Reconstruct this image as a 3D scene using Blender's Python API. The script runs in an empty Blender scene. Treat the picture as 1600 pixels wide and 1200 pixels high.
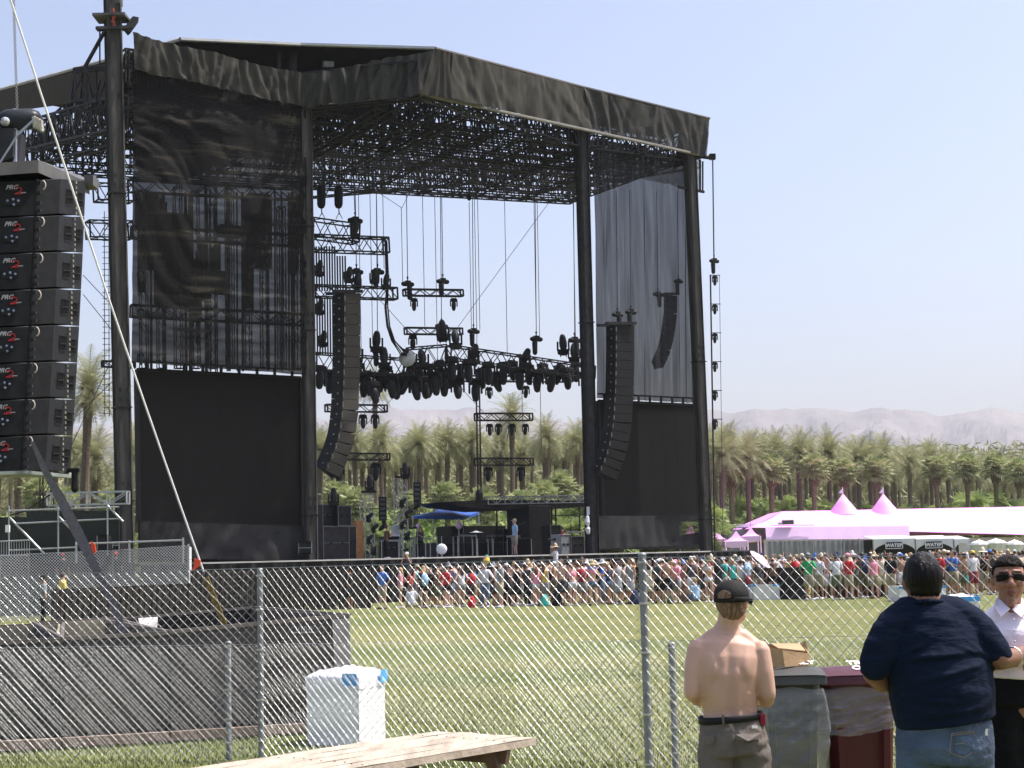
import bpy, math, random
from mathutils import Vector, Matrix, noise
R_=random.Random(7); PI=math.pi
sc=bpy.context.scene; col=sc.collection
# ---------------------------------------------------------------- camera
F=2500.0; CZ=1.92; roll=math.radians(1.4)
pit=math.atan(274/F*math.cos(roll))
fw=Vector((0,math.cos(pit),math.sin(pit))); r0=Vector((1,0,0)); u0=Vector((0,-math.sin(pit),math.cos(pit)))
RR=r0*math.cos(roll)-u0*math.sin(roll); UU=u0*math.cos(roll)+r0*math.sin(roll)
C0=Vector((0,0,CZ))
cam=bpy.data.cameras.new('camera'); cam.lens=F/1600*36; cam.sensor_width=36; cam.clip_start=.1; cam.clip_end=20000
co=bpy.data.objects.new('camera',cam); col.objects.link(co)
co.matrix_world=Matrix(((RR.x,UU.x,-fw.x,0),(RR.y,UU.y,-fw.y,0),(RR.z,UU.z,-fw.z,CZ),(0,0,0,1)))
sc.camera=co
# ---------------------------------------------------------------- light
sun_d=Vector((.47,.10,.88)).normalized()
w=bpy.data.worlds.new('World'); sc.world=w; w.use_nodes=True
nt=w.node_tree; sky=nt.nodes.new('ShaderNodeTexSky'); sky.sky_type='NISHITA'; sky.sun_disc=False
sky.sun_elevation=math.asin(sun_d.z); sky.sun_rotation=math.atan2(sun_d.x,sun_d.y)
sky.air_density=1.0; sky.dust_density=4.0; sky.ozone_density=1.2; sky.altitude=50
bg=nt.nodes['Background']; bg.inputs[1].default_value=.15; hs=nt.nodes.new('ShaderNodeHueSaturation'); hs.inputs['Saturation'].default_value=.95; hs.inputs['Value'].default_value=1.12; nt.links.new(sky.outputs[0],hs.inputs['Color']); mxs=nt.nodes.new('ShaderNodeMix'); mxs.data_type='RGBA'; mxs.blend_type='MULTIPLY'; mxs.inputs[0].default_value=1; mxs.inputs[7].default_value=(1.03,.985,1.02,1); nt.links.new(hs.outputs[0],mxs.inputs[6]); nt.links.new(mxs.outputs[2],bg.inputs[0])
sl=bpy.data.lights.new('sun','SUN'); sl.energy=4.4; sl.angle=math.radians(.5); sl.color=(1,.96,.9)
so=bpy.data.objects.new('sun',sl); col.objects.link(so); so.rotation_euler=sun_d.to_track_quat('Z','Y').to_euler()
vs=sc.view_settings; vs.view_transform='Standard'; vs.look='None'; vs.exposure=.5; vs.gamma=1
# ---------------------------------------------------------------- pixel helpers (points of the photo at a real distance)
def ray(px,py): return fw+RR*((px-800)/F)-UU*((py-600)/F)
def at(px,py,Y):
    r=ray(px,py); return C0+r*(Y/r.y)
def gz(px,py,z=0.0):
    r=ray(px,py); return C0+r*((z-CZ)/r.z)
def hor(px): return 874-.02444*(px-800)
def ground(px,Y): p=at(px,hor(px),Y); return Vector((p.x,p.y,0))
SO=Vector((-17.28,72,0)); SE=Vector((.8545,.5196,0)); SN=Vector((-.5196,.8545,0))
def S(px,py,wd=0.0):
    r=ray(px,py); q=SO+SN*wd; return C0+r*((q-C0).dot(SN)/r.dot(SN))
def US(u,wd,z): p=SO+SE*u+SN*wd; return Vector((p.x,p.y,z))
def us(px,wd=0): return (S(px,hor(px),wd)-SO).dot(SE)
# ---------------------------------------------------------------- materials
MATS={}
def mat(name,c,rough=.75,var=.18,scale=6.0,bump=0.0,bscale=None,metal=0.0,spec=.4,stretch=None,trans=0.0,transl=0.0,c2=None,tv=.12):
    if name in MATS: return MATS[name]
    if max(c)<.09 and spec==.4: spec=.12
    m=bpy.data.materials.new(name); m.use_nodes=True; t=m.node_tree; n=t.nodes; L=t.links
    b=n['Principled BSDF']; b.inputs['Roughness'].default_value=rough; b.inputs['Metallic'].default_value=metal
    b.inputs['Specular IOR Level'].default_value=spec
    tc=n.new('ShaderNodeTexCoord'); mp=n.new('ShaderNodeMapping'); L.new(tc.outputs['Object'],mp.inputs[0])
    if stretch: mp.inputs['Scale'].default_value=stretch
    no=n.new('ShaderNodeTexNoise'); no.inputs['Scale'].default_value=scale; no.inputs['Detail'].default_value=5; L.new(mp.outputs[0],no.inputs['Vector'])
    cr=n.new('ShaderNodeValToRGB'); cr.color_ramp.elements[0].position=.3; cr.color_ramp.elements[1].position=.7
    a=[max(0,x*(1-var)) for x in c]; d=[min(1,x*(1+var)) for x in (c2 or c)]
    cr.color_ramp.elements[0].color=(*a,1); cr.color_ramp.elements[1].color=(*d,1)
    L.new(no.outputs[0],cr.inputs[0]); L.new(cr.outputs[0],b.inputs['Base Color'])
    if bump:
        nb=n.new('ShaderNodeTexNoise'); nb.inputs['Scale'].default_value=bscale or scale*4; nb.inputs['Detail'].default_value=4; L.new(mp.outputs[0],nb.inputs['Vector'])
        bp=n.new('ShaderNodeBump'); bp.inputs['Strength'].default_value=bump; bp.inputs['Distance'].default_value=.05; L.new(nb.outputs[0],bp.inputs['Height']); L.new(bp.outputs[0],b.inputs['Normal'])
    out=n['Material Output']; sh=b.outputs[0]
    if transl:
        tr=n.new('ShaderNodeBsdfTranslucent'); L.new(cr.outputs[0],tr.inputs[0]); mx=n.new('ShaderNodeMixShader'); mx.inputs[0].default_value=transl
        L.new(sh,mx.inputs[1]); L.new(tr.outputs[0],mx.inputs[2]); sh=mx.outputs[0]
    if trans:
        tp=n.new('ShaderNodeBsdfTransparent'); mx=n.new('ShaderNodeMixShader'); 
        mr=n.new('ShaderNodeMapRange'); mr.inputs[1].default_value=.3; mr.inputs[2].default_value=.7; mr.inputs[3].default_value=max(0,trans-tv); mr.inputs[4].default_value=min(1,trans+tv)
        L.new(no.outputs[0],mr.inputs[0]); L.new(mr.outputs[0],mx.inputs[0]); L.new(sh,mx.inputs[1]); L.new(tp.outputs[0],mx.inputs[2]); sh=mx.outputs[0]
    if trans or transl: L.new(sh,out.inputs[0])
    MATS[name]=m; return m
BLK=mat('black_steel',(.028,.028,.03),.55,.35,3)
BLK2=mat('black_paint',(.018,.018,.019),.5,.3,5)
TOWER=mat('tower_steel',(.06,.056,.052),.55,.45,1.2,.1,9,stretch=(3,3,.5))
ALU=mat('aluminium',(.42,.43,.44),.4,.15,8,metal=.6)
GALV=mat('galvanised_wire',(.52,.53,.54),.27,.1,30,metal=.75,spec=.8)
POST=mat('galvanised_post',(.24,.255,.265),.45,.2,14,.1,40,metal=.5)
CLOTH=mat('black_mesh_cloth',(.046,.044,.037),.85,.35,.9,.2,6,stretch=(3,3,.7))
SCRIMD=mat('dark_scrim',(.010,.010,.009),.75,.5,1.0,.4,1.3,stretch=(.35,.35,3.2),trans=.07,c2=(.052,.045,.031),tv=.05)  # second colour paints sun-lit creases into the cloth as sparse brown streaks
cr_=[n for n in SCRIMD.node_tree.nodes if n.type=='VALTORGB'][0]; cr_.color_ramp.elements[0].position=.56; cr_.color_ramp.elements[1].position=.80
SCRIML=mat('light_scrim',(.022,.023,.026),.85,.25,2.2,.2,3,stretch=(1.6,1.6,.10),trans=.13,tv=.05)
GAUZE=mat('gauze_scrim',(.035,.035,.035),.85,.4,1.5,trans=.12)
SCREEN=mat('video_screen_face',(.008,.0065,.0055),.7,.12,40,spec=.2)
CONC=mat('grey_tower_paint',(.12,.115,.11),.6,.4,1.5,.1,8)
SPK=mat('speaker_paint',(.017,.018,.0195),.6,.3,8,.05,60)
GRILL=mat('speaker_grille',(.062,.057,.05),.75,.12,2,.15,90)
WHITE=mat('white_card',(.8,.79,.8),.6,.04,4)
PINK=mat('tent_vinyl',(.95,.66,.95),.5,.02,1.2,.05,2); PINKR=mat('tent_roof_vinyl',(.93,.37,.93),.6,.015,1.2)  # pink base colour stands in for clipped sunlight; roof copy toned for stronger sun
PALEV=mat('pale_vinyl',(.72,.72,.72),.5,.08,2,.1,3)
BLUE=mat('blue_vinyl',(.05,.35,.75),.5,.08,4)
BCAN=mat('blue_canopy_cloth',(.015,.085,.36),.6,.12,2)
RED=mat('red_paint',(.6,.03,.03),.5,.1,5); ORNG=mat('orange_flag',(.85,.1,.04),.6,.1,8)
LENS=mat('lens_glass',(.03,.06,.06),.08,.2,5,spec=1)
WIRE=mat('steel_rope',(.06,.06,.065),.5,.1,5)
# ---------------------------------------------------------------- mesh builder
class MB:
    def __init__(s): s.v=[]; s.f=[]; s.mi=[]; s.m=0
    def add(s,vs_,fs):
        o=len(s.v); s.v+= [Vector(v) for v in vs_]; s.f+=[tuple(i+o for i in f) for f in fs]; s.mi+=[s.m]*len(fs)
    def box(s,c,d,rot=None):
        x,y,z=[k/2 for k in d]; vs_=[Vector((a*x,b*y,e*z)) for e in(-1,1) for b in(-1,1) for a in(-1,1)]
        if rot is not None: vs_=[rot@v for v in vs_]
        s.add([Vector(c)+v for v in vs_],[(0,2,3,1),(4,5,7,6),(0,1,5,4),(2,6,7,3),(0,4,6,2),(1,3,7,5)])
    def beam(s,p,q,r,n=4,r2=None,cap=False):
        p=Vector(p);q=Vector(q);a=(q-p)
        if a.length<1e-6: return
        a.normalize(); x=a.orthogonal().normalized(); 
        if abs(a.z)<.99: x=a.cross(Vector((0,0,1))).normalized()
        y=a.cross(x); r2=r if r2 is None else r2
        vs_=[p+(x*math.cos(2*PI*(k+.5)/n)+y*math.sin(2*PI*(k+.5)/n))*r for k in range(n)]+[q+(x*math.cos(2*PI*(k+.5)/n)+y*math.sin(2*PI*(k+.5)/n))*r2 for k in range(n)]
        fs=[(k,(k+1)%n,n+(k+1)%n,n+k) for k in range(n)]
        if cap: fs+=[tuple(range(n-1,-1,-1)),tuple(range(n,2*n))]
        s.add(vs_,fs)
    def path(s,pts,r,n=5):
        for a,b in zip(pts,pts[1:]): s.beam(a,b,r,n)
    def chain(s,pts,rad,n=12,side=Vector((1,0,0)),cap=True,ck=1.0):
        P=[Vector(p) for p in pts]; Rr=[(q,q) if not isinstance(q,(tuple,list)) else q for q in rad]
        if cap:
            t0=(P[0]-P[1]).normalized(); t1=(P[-1]-P[-2]).normalized(); ra,rb=Rr[0]; rc,rd=Rr[-1]; k0=min(ra,rb)*ck; k1=min(rc,rd)*ck
            P=[P[0]+t0*k0,P[0]+t0*k0*.7]+P+[P[-1]+t1*k1*.7,P[-1]+t1*k1]; Rr=[(ra*.05,rb*.05),(ra*.7,rb*.7)]+Rr+[(rc*.7,rd*.7),(rc*.05,rd*.05)]
        rings=[]
        for i,p in enumerate(P):
            t=(P[min(i+1,len(P)-1)]-P[max(i-1,0)]).normalized()
            x=side-t*side.dot(t)
            if x.length<.15: x=Vector((0,1,0))-t*t.y
            x.normalize(); y=t.cross(x); a,b=Rr[i]
            rings.append([p+x*math.cos(2*PI*k/n)*a+y*math.sin(2*PI*k/n)*b for k in range(n)])
        vs_=[v for r in rings for v in r]; fs=[]
        for i in range(len(rings)-1):
            for k in range(n): fs.append((i*n+k,i*n+(k+1)%n,(i+1)*n+(k+1)%n,(i+1)*n+k))
        fs+=[tuple(range(n-1,-1,-1)),tuple((len(rings)-1)*n+k for k in range(n))]
        s.add(vs_,fs)
    def ball(s,c,r,n=12,m=8,rot=None):
        r=(r,r,r) if not isinstance(r,(tuple,list)) else r; vs_=[]
        for i in range(m+1):
            th=PI*i/m
            for k in range(n):
                v=Vector((r[0]*math.sin(th)*math.cos(2*PI*k/n),r[1]*math.sin(th)*math.sin(2*PI*k/n),r[2]*math.cos(th)))
                vs_.append(Vector(c)+(rot@v if rot is not None else v))
        s.add(vs_,[(i*n+k,(i+1)*n+k,(i+1)*n+(k+1)%n,i*n+(k+1)%n) for i in range(m) for k in range(n)])
    def grid(s,fn,nu,nv):
        vs_=[fn(i/nu,j/nv) for j in range(nv+1) for i in range(nu+1)]
        s.add(vs_,[(j*(nu+1)+i,j*(nu+1)+i+1,(j+1)*(nu+1)+i+1,(j+1)*(nu+1)+i) for j in range(nv) for i in range(nu)])
    def prism(s,poly,d):
        d=Vector(d); n=len(poly); p=[Vector(v) for v in poly]
        s.add(p+[v+d for v in p],[tuple(range(n-1,-1,-1)),tuple(range(n,2*n))]+[(k,(k+1)%n,n+(k+1)%n,n+k) for k in range(n)])
    def truss(s,p,q,h,wd,bay,r,rd=None,up=Vector((0,0,1)),posts=False):
        p=Vector(p);q=Vector(q);a=(q-p);L=a.length;a.normalize(); sd=a.cross(up).normalized(); u=sd.cross(a).normalized(); rd=rd or r*.55
        cs=[(x,z) for x in(-wd/2,wd/2) for z in (0,h)]
        for x,z in cs: s.beam(p+sd*x+u*z,q+sd*x+u*z,r)
        n=max(1,round(L/bay))
        for i in range(n):
            A=p+a*(L*i/n);B=p+a*(L*(i+1)/n)
            for x in (-wd/2,wd/2):
                z0,z1=(0,h) if i%2 else (h,0)
                s.beam(A+sd*x+u*z0,B+sd*x+u*z1,rd)
                if posts: s.beam(A+sd*x,A+sd*x+u*h,rd)
            for z in (0,h):
                x0=wd/2*(1 if i%2 else -1); s.beam(A+sd*x0+u*z,B-sd*x0+u*z,rd)
        for P in (p,q):
            s.beam(P-sd*wd/2,P+sd*wd/2,r); s.beam(P-sd*wd/2+u*h,P+sd*wd/2+u*h,r)
            for x in(-wd/2,wd/2): s.beam(P+sd*x,P+sd*x+u*h,r)
    def build(s,name,m,parent=None,origin=None,smooth=False,bevel=0):
        if not s.v: return None
        o0=Vector(origin) if origin is not None else Vector((0,0,0))
        if parent is not None: o0=WL.get(parent.name,Vector((0,0,0)))
        me=bpy.data.meshes.new(name); me.from_pydata([v-o0 for v in s.v],[],s.f)
        ms=m if isinstance(m,(list,tuple)) else [m]
        for k in ms: me.materials.append(k)
        if len(ms)>1:
            me.polygons.foreach_set('material_index',s.mi)
        if smooth: me.polygons.foreach_set('use_smooth',[True]*len(me.polygons))
        me.update(); o=bpy.data.objects.new(name,me); col.objects.link(o)
        if parent is not None: o.parent=parent; WL[o.name]=o0
        elif origin is not None: o.location=o0; WL[o.name]=o0
        if bevel:
            b=o.modifiers.new('bevel','BEVEL'); b.width=bevel; b.segments=2; b.limit_method='ANGLE'
        return o
WL={}
LABELS=set()
def tag(o,label,cat,group=None):
    if label in LABELS: print('DUPLABEL',label)
    LABELS.add(label); o['label']=label; o['category']=cat
    if group: o['group']=group
    return o
def thing(name,loc,label,cat,group=None):
    o=bpy.data.objects.new(name,None); col.objects.link(o); o.location=loc; o.empty_display_size=.3; WL[o.name]=Vector(loc)
    if label: tag(o,label,cat,group)
    return o
def struct(o,k='structure'): o['kind']=k; return o
def remesh(mb,voxel,sm=4,dec=None):
    me=bpy.data.meshes.new('t'); me.from_pydata(mb.v,[],mb.f); o=bpy.data.objects.new('t',me); col.objects.link(o)
    a=o.modifiers.new('r','REMESH'); a.mode='VOXEL'; a.voxel_size=voxel
    if sm: b=o.modifiers.new('s','SMOOTH'); b.iterations=sm; b.factor=.5
    dg=bpy.context.evaluated_depsgraph_get(); dg.update(); r=bpy.data.meshes.new_from_object(o.evaluated_get(dg))
    out=MB(); out.v=[v.co.copy() for v in r.vertices]; out.f=[tuple(p.vertices) for p in r.polygons]; out.mi=[0]*len(out.f)
    bpy.data.objects.remove(o); bpy.data.meshes.remove(me); bpy.data.meshes.remove(r); return out
def textmb(mb,s,size,org,rt,up,bold=0,shear=0,thick=.002):
    cu=bpy.data.curves.new('t','FONT'); cu.body=s; cu.size=size; cu.offset=bold; cu.shear=shear; cu.align_x='CENTER'; cu.align_y='CENTER'
    o=bpy.data.objects.new('t',cu); col.objects.link(o); dg=bpy.context.evaluated_depsgraph_get(); me=bpy.data.meshes.new_from_object(o.evaluated_get(dg))
    nn=Vector(rt).cross(Vector(up))
    mb.add([Vector(org)+Vector(rt)*v.co.x+Vector(up)*v.co.y+nn*thick for v in me.vertices],[tuple(p.vertices) for p in me.polygons])
    bpy.data.objects.remove(o); bpy.data.meshes.remove(me)
def copytree(o,parent=None):
    c=o.copy(); col.objects.link(c); c.parent=parent
    for ch in list(o.children): copytree(ch,c)
    return c
ORD=['first','second','third','fourth','fifth','sixth','seventh','eighth','ninth','tenth','eleventh','twelfth','thirteenth','fourteenth','fifteenth','sixteenth','seventeenth','eighteenth','nineteenth','twentieth']
TENS=['','','twenty','thirty','forty','fifty','sixty','seventy','eighty','ninety']
def ordn(i):
    if i<20: return ORD[i]
    t,u=divmod(i+1,10)
    if u==0: return TENS[t][:-1]+'ieth'
    return TENS[t]+'-'+ORD[u-1]
def lerp(a,b,t): return a+(b-a)*t
def fbm(x,y,z=0,o=4):
    s=0;a=1
    for k in range(o): s+=a*noise.noise(Vector((x,y,z+k*7.3))); x*=2;y*=2;a*=.5
    return s
# ================================================================= SETTING
def grassmat():
    m=bpy.data.materials.new('grass_ground'); m.use_nodes=True; n=m.node_tree.nodes; L=m.node_tree.links; b=n['Principled BSDF']; b.inputs['Roughness'].default_value=.9; b.inputs['Specular IOR Level'].default_value=.15
    tc=n.new('ShaderNodeTexCoord')
    def nz(sc_,det,st=(1,1,1)):
        mp=n.new('ShaderNodeMapping'); mp.inputs['Scale'].default_value=st; L.new(tc.outputs['Object'],mp.inputs[0]); t=n.new('ShaderNodeTexNoise'); t.inputs['Scale'].default_value=sc_; t.inputs['Detail'].default_value=det; L.new(mp.outputs[0],t.inputs[0]); return t
    a=nz(.16,5,(.35,1,1)); c=nz(3,6); d=nz(40,4)
    cr=n.new('ShaderNodeValToRGB'); e=cr.color_ramp.elements; e[0].position=.38; e[0].color=(.115,.14,.045,1); e[1].position=.6; e[1].color=(.185,.185,.072,1); L.new(a.outputs[0],cr.inputs[0])
    mx=n.new('ShaderNodeMix'); mx.data_type='RGBA'; mx.blend_type='OVERLAY'; mx.inputs[0].default_value=.75; L.new(cr.outputs[0],mx.inputs[6]); L.new(c.outputs[0],mx.inputs[7])
    mx2=n.new('ShaderNodeMix'); mx2.data_type='RGBA'; mx2.blend_type='OVERLAY'; mx2.inputs[0].default_value=.6; L.new(mx.outputs[2],mx2.inputs[6]); L.new(d.outputs[0],mx2.inputs[7]); L.new(mx2.outputs[2],b.inputs[0])
    bp=n.new('ShaderNodeBump'); bp.inputs['Distance'].default_value=.03; bp.inputs['Strength'].default_value=.8; L.new(d.outputs[0],bp.inputs['Height']); L.new(bp.outputs[0],b.inputs['Normal']); return m
g=MB(); g.add([(-6000,-40,0),(6000,-40,0),(6000,9000,0),(-6000,9000,0)],[(0,1,2,3)]); struct(g.build('ground',grassmat()))
# grass blades near the fence
g=MB()
for i in range(52000):
    Y=14+16*R_.random()**1.7; X=(R_.random()*.72-.36)*Y
    a=R_.random()*PI; h=.025+.04*R_.random(); dx=math.cos(a)*.005; dy=math.sin(a)*.005; lx=R_.uniform(-.02,.02); ly=R_.uniform(-.02,.02)
    g.add([(X-dx,Y-dy,0),(X+dx,Y+dy,0),(X+lx,Y+ly,h)],[(0,1,2)])
struct(g.build('grass',mat('grass_blades',(.105,.135,.04),.9,.35,.8,transl=.3,spec=.05)),'stuff')
# mountains
def mountain(name,Y,prof,m,seed,depth=1500):
    g=MB(); N=420; M=60; prof=sorted(prof)
    def ph(px):
        for (a,b),(c,d) in zip(prof,prof[1:]):
            if a<=px<=c: return lerp(b,d,(px-a)/(c-a))
        return prof[0][1] if px<prof[0][0] else prof[-1][1]
    def fn(s,t):
        px=lerp(-300,1900,s); top=at(px,ph(px),Y).z; x=at(px,800,Y).x
        zz=fbm(px*.012,seed,0,5)
        prof_t=1-abs(1-2*min(t*.62,1))  # rise to ridge at t~.8
        k=min(1,t/.8); h=top*(k**1.15)*(1 if t<=.8 else 1-(t-.8)*1.5)
        y=Y-depth*(1-t/.8)
        rg=abs(fbm(x*.0028,y*.0022,seed,7)); h+= (rg-.35)*top*.30*math.sin(min(1,k)*PI*.93)+zz*top*.03*k
        return Vector((x*(y/Y if y>0 else 1),y,max(h,-2)))
    g.grid(fn,N,M); o=g.build(name,m,smooth=False); struct(o)
MT=mat('mountain_rock',(.14,.125,.13),.95,.25,.004,.6,.02,c2=(.20,.175,.165))
mountain('mountains',5200,[(-300,668),(0,668),(170,664),(300,655),(560,652),(610,643),(660,637),(720,641),(780,645),(900,652),(1060,650),(1110,641),(1140,647),(1200,640),(1290,638),(1340,643),(1390,635),(1450,638),(1480,645),(1520,645),(1560,634),(1600,639),(1700,650),(1900,660)],MT,3.3)
# ================================================================= STAGE
stg=thing('concert_stage',US(16,0,0),'big black outdoor festival stage with steel towers and open truss roof','stage')
TW=[(196,190,24),(486,479,17),(922,909,17),(1098,1087,17)]
def towerline(xb,yb,xt,yt,wpx,ztop,name):
    b=S(xb,yb,0); t=S(xt,yt,0); b.z=0; d=(t-S(xb,yb,0)); 
    return b
def tower(xb,xt,yt,wd,ztop,m,holes):
    A=S(xb,862,0); B=S(xt,yt,0); k=(B-A)/(B.z-A.z); b=A+k*(0-A.z); t=A+k*(ztop-A.z)
    g=MB(); r=wd/2
    sd=SE; up=(t-b).normalized(); nn=SN
    def ring(p,ra): 
        out=[]
        for cx,cy in((-1,-1),(1,-1),(1,1),(-1,1)):
            for ox,oy in ((.72,1),(1,.72)) if cx*cy>0 else ((1,.72),(.72,1)):
                out.append(p+sd*(cx*ox*ra)+nn*(cy*oy*ra))
        return out
    v=ring(b,r)+ring(t,r); n=8
    g.add(v,[(i,(i+1)%n,n+(i+1)%n,n+i) for i in range(n)]+[tuple(range(n,2*n))])
    o=g.build('tower',m,stg)
    for z in holes:
        h=MB(); p=b+k*z
        for sx in(-.25,.25):
            for dz in (0,.42): hh=MB(); hh.box(p+sd*(sx*wd)-nn*(r+.004)+Vector((0,0,dz)),(.10,.012,.2),Matrix.Rotation(math.atan2(SE.y,SE.x),3,'Z')); hh.build('access_slot',BLK2,o)
        h.box(p-Vector((0,0,.35)),(wd*1.06,wd*1.06,.05),Matrix.Rotation(math.atan2(SE.y,SE.x),3,'Z'))
        h.build('tower_collar',BLK2,o)
    return b,t
tower(196,178,100,.70,28.9,TOWER,[5.3,9.5,19.3]); tower(486,477,190,.56,25.5,TOWER,[4.6,13.5,18.6]); tower(926,909,230,.62,26,BLK,[4.4,14.8]); tower(1104,1078,250,.62,25.9,TOWER,[4.2,13])
# rear towers
for px in (70,330):
    g=MB(); p=S(px,860,19); g.truss(Vector((p.x,p.y,0)),Vector((p.x,p.y,25)),.6,.6,1.2,.04,up=Vector((0,1,0))); g.build('rear_tower',BLK,stg)
ZL,ZT=24.15,26.0
def wr(u): return 18.5-u*.2
U2=us(482); U3=us(917); U4=us(1098); UE=us(1112)
UAP=us(672,-4.5)
for k,fr in enumerate((.03,.13,.24,.36,.48,.6,.72,.84,.93,1)):
    g=MB(); us_=[0,U2*.5,U2,(U2+U3)/2,U3,U4]
    for a,b in zip(us_,us_[1:]):
        g.truss(US(a,wr(a)*fr,ZL),US(b,wr(b)*fr,ZL),1.75,.55,.95,.055,.034,posts=True)
    g.build('roof_truss',BLK,stg)
for k in range(11):
    u=U4*k/10; g=MB(); g.truss(US(u,0,ZL+.1),US(u,wr(u),ZL+.1),1.6,.5,1.1,.05,.03,posts=(k%2==0)); g.build('roof_truss',BLK,stg)
for a_,b_ in (((484,309,21),(742,286,17)),((742,286,17),(826,301,15)),((826,301,15),(906,291,13.5)),((906,291,13.5),(1092,262,12))):
    A_,B_=S(*a_),S(*b_); g=MB(); g.truss(A_,B_,1.5,.5,1.0,.06,.035,posts=True); g.build('roof_truss',BLK,stg)
# protruding front V trusses
for a,b,c,d in ((U2,0,UAP,-4.4),(UAP,-4.4,U3,0),(UAP,-4.4,UAP,8),(U2+3.2,-1.9,U2+3.2,6),(UAP+3.5,-2.5,UAP+3.5,6),(U2+6,-3.4,U2+6,6)):
    g=MB(); g.truss(US(a,b,ZL-.1),US(c,d,ZL-.1),1.8,.5,1,.06,.035,posts=True); g.build('roof_truss',BLK,stg)
g=MB(); 
for a,b in (((480,168,0),(662,148,-4.6)),((662,148,-4.6),(1112,246,0))):
    g.beam(S(*a),S(*b),.09,6)
g.build('eave_rail',mat('rail_grey',(.2,.19,.17),.6,.2,3),stg)
# roof cover (membrane): deep over the left, shallow over the right
def roofz(u,wd): return ZT+.9+.012*max(0,wd)
rc=MB(); tl=[]
FRP=[S(282,61,1.2),S(470,69,1.0),S(680,75,-3.4),S(912,136,.4),S(1109,185,.3)]
BKP=[S(-12,143,22),US(US and (FRP[1]-SO).dot(SE),20,FRP[1].z+.4),FRP[2]+SN*9+Vector((0,0,.2)),FRP[3]+SN*5,FRP[4]+SN*4.5]
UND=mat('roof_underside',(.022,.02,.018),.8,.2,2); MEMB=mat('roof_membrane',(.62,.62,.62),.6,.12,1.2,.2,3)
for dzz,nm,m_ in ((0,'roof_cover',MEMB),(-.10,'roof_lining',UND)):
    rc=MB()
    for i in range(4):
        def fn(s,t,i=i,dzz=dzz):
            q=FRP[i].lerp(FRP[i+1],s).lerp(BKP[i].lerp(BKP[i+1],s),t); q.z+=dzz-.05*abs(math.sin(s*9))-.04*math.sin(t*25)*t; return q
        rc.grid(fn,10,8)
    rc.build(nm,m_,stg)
g=MB(); 
for a_,b_ in list(zip(FRP[:3],FRP[1:3]))+[(FRP[0],BKP[0])]: g.beam(a_,b_,.10,5)
g.build('roof_edge_tube',MEMB,stg)
g=MB(); g.beam(FRP[2],FRP[3],.07,5); g.beam(FRP[3],FRP[4],.07,5); g.build('roof_edge_tube',mat('edge_brown',(.16,.14,.12),.7,.2,4),stg)
# dark drape closing the inside under the cover
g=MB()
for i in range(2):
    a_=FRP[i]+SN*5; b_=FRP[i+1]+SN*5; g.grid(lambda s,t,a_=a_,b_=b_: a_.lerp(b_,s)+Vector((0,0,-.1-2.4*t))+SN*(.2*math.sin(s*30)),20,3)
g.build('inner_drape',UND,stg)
for px_ in (436,458,505): g=MB(); g.beam(S(px_,78,2),S(px_,112,2),.12 if px_!=458 else .2); g.build('roof_strut',TOWER,stg)
g=MB(); g.prism([S(507,95,1),S(522,96,1),S(522,104,1),S(508,104,1)],SN*.2); g.build('small_floodlight',mat('pale_rack2',(.4,.4,.38),.5),stg)
# side gable panel on the left and its trusses
g=MB(); a=S(190,92,0); b=S(-60,157,24); c=S(-60,185,24); d=S(190,150,0); g.prism([a,b,c,d],SE*.05); g.build('side_panel',mat('brown_panel',(.05,.04,.03),.8,.15,3),stg)
g=MB(); g.truss(S(190,200,0),S(-40,255,23),1.5,.5,1.1,.07,.045,posts=True); g.truss(S(185,225,3),S(-40,285,25),1.2,.5,1,.06,.04); g.truss(S(205,152,.6),S(118,160,5),1.6,.5,1,.07,.05); g.build('side_truss',BLK,stg)
g=MB(); g.beam(S(115,112,2),S(208,104,-.6),.1); g.beam(S(115,170,2),S(208,168,-.6),.09)
for x in (118,135,150,165): g.beam(S(x,111,1),S(x,170,1),.05)
g.beam(S(120,112,1),S(145,168,1),.05); g.beam(S(150,168,1),S(170,112,1),.05); g.beam(S(133,104,1),S(163,50,.2),.09); g.beam(S(156,100,1),S(156,45,.2),.05)
g.beam(S(150,44,-.5),S(208,42,-.5),.1); g.beam(S(152,47,.5),S(204,46,.5),.08); g.beam(S(120,170,1.5),S(150,205,1),.06)
g.build('tower_bracket',BLK,stg)
g=MB(); 
for z0,z1,wd in ((27.9,28.7,.55),): g.box(US(us(178),0,28.3),(wd,wd,.9))
g.box(US(us(177),0,28.85),(1.0,1.0,.08)); g.box(US(us(172),0,27.2),(1.5,1.2,.12)); g.box(US(us(170),0.,29.3),(.35,.4,.7)); g.box(US(us(184),0.,29.3),(.35,.4,.7)); g.build('tower_head',CONC,stg)
g=MB()
for i in range(4):
    p=S(177+(i%2),13+i*7,-.5); g.beam(p,p+Vector((0,0,-.14)),.05,6); g.box(p+Vector((0,0,-.2)),(.16,.08,.09))
g.build('chain_hook',mat('rusty_red',(.4,.07,.03),.6,.2,8),stg)
g=MB(); 
g.prism([S(196,42,-.3),S(208,25,-.3),S(217,27,-.3),S(216,35,-.3),S(204,52,-.3)],SN*.4); g.build('end_bracket',BLK,stg)
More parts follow.
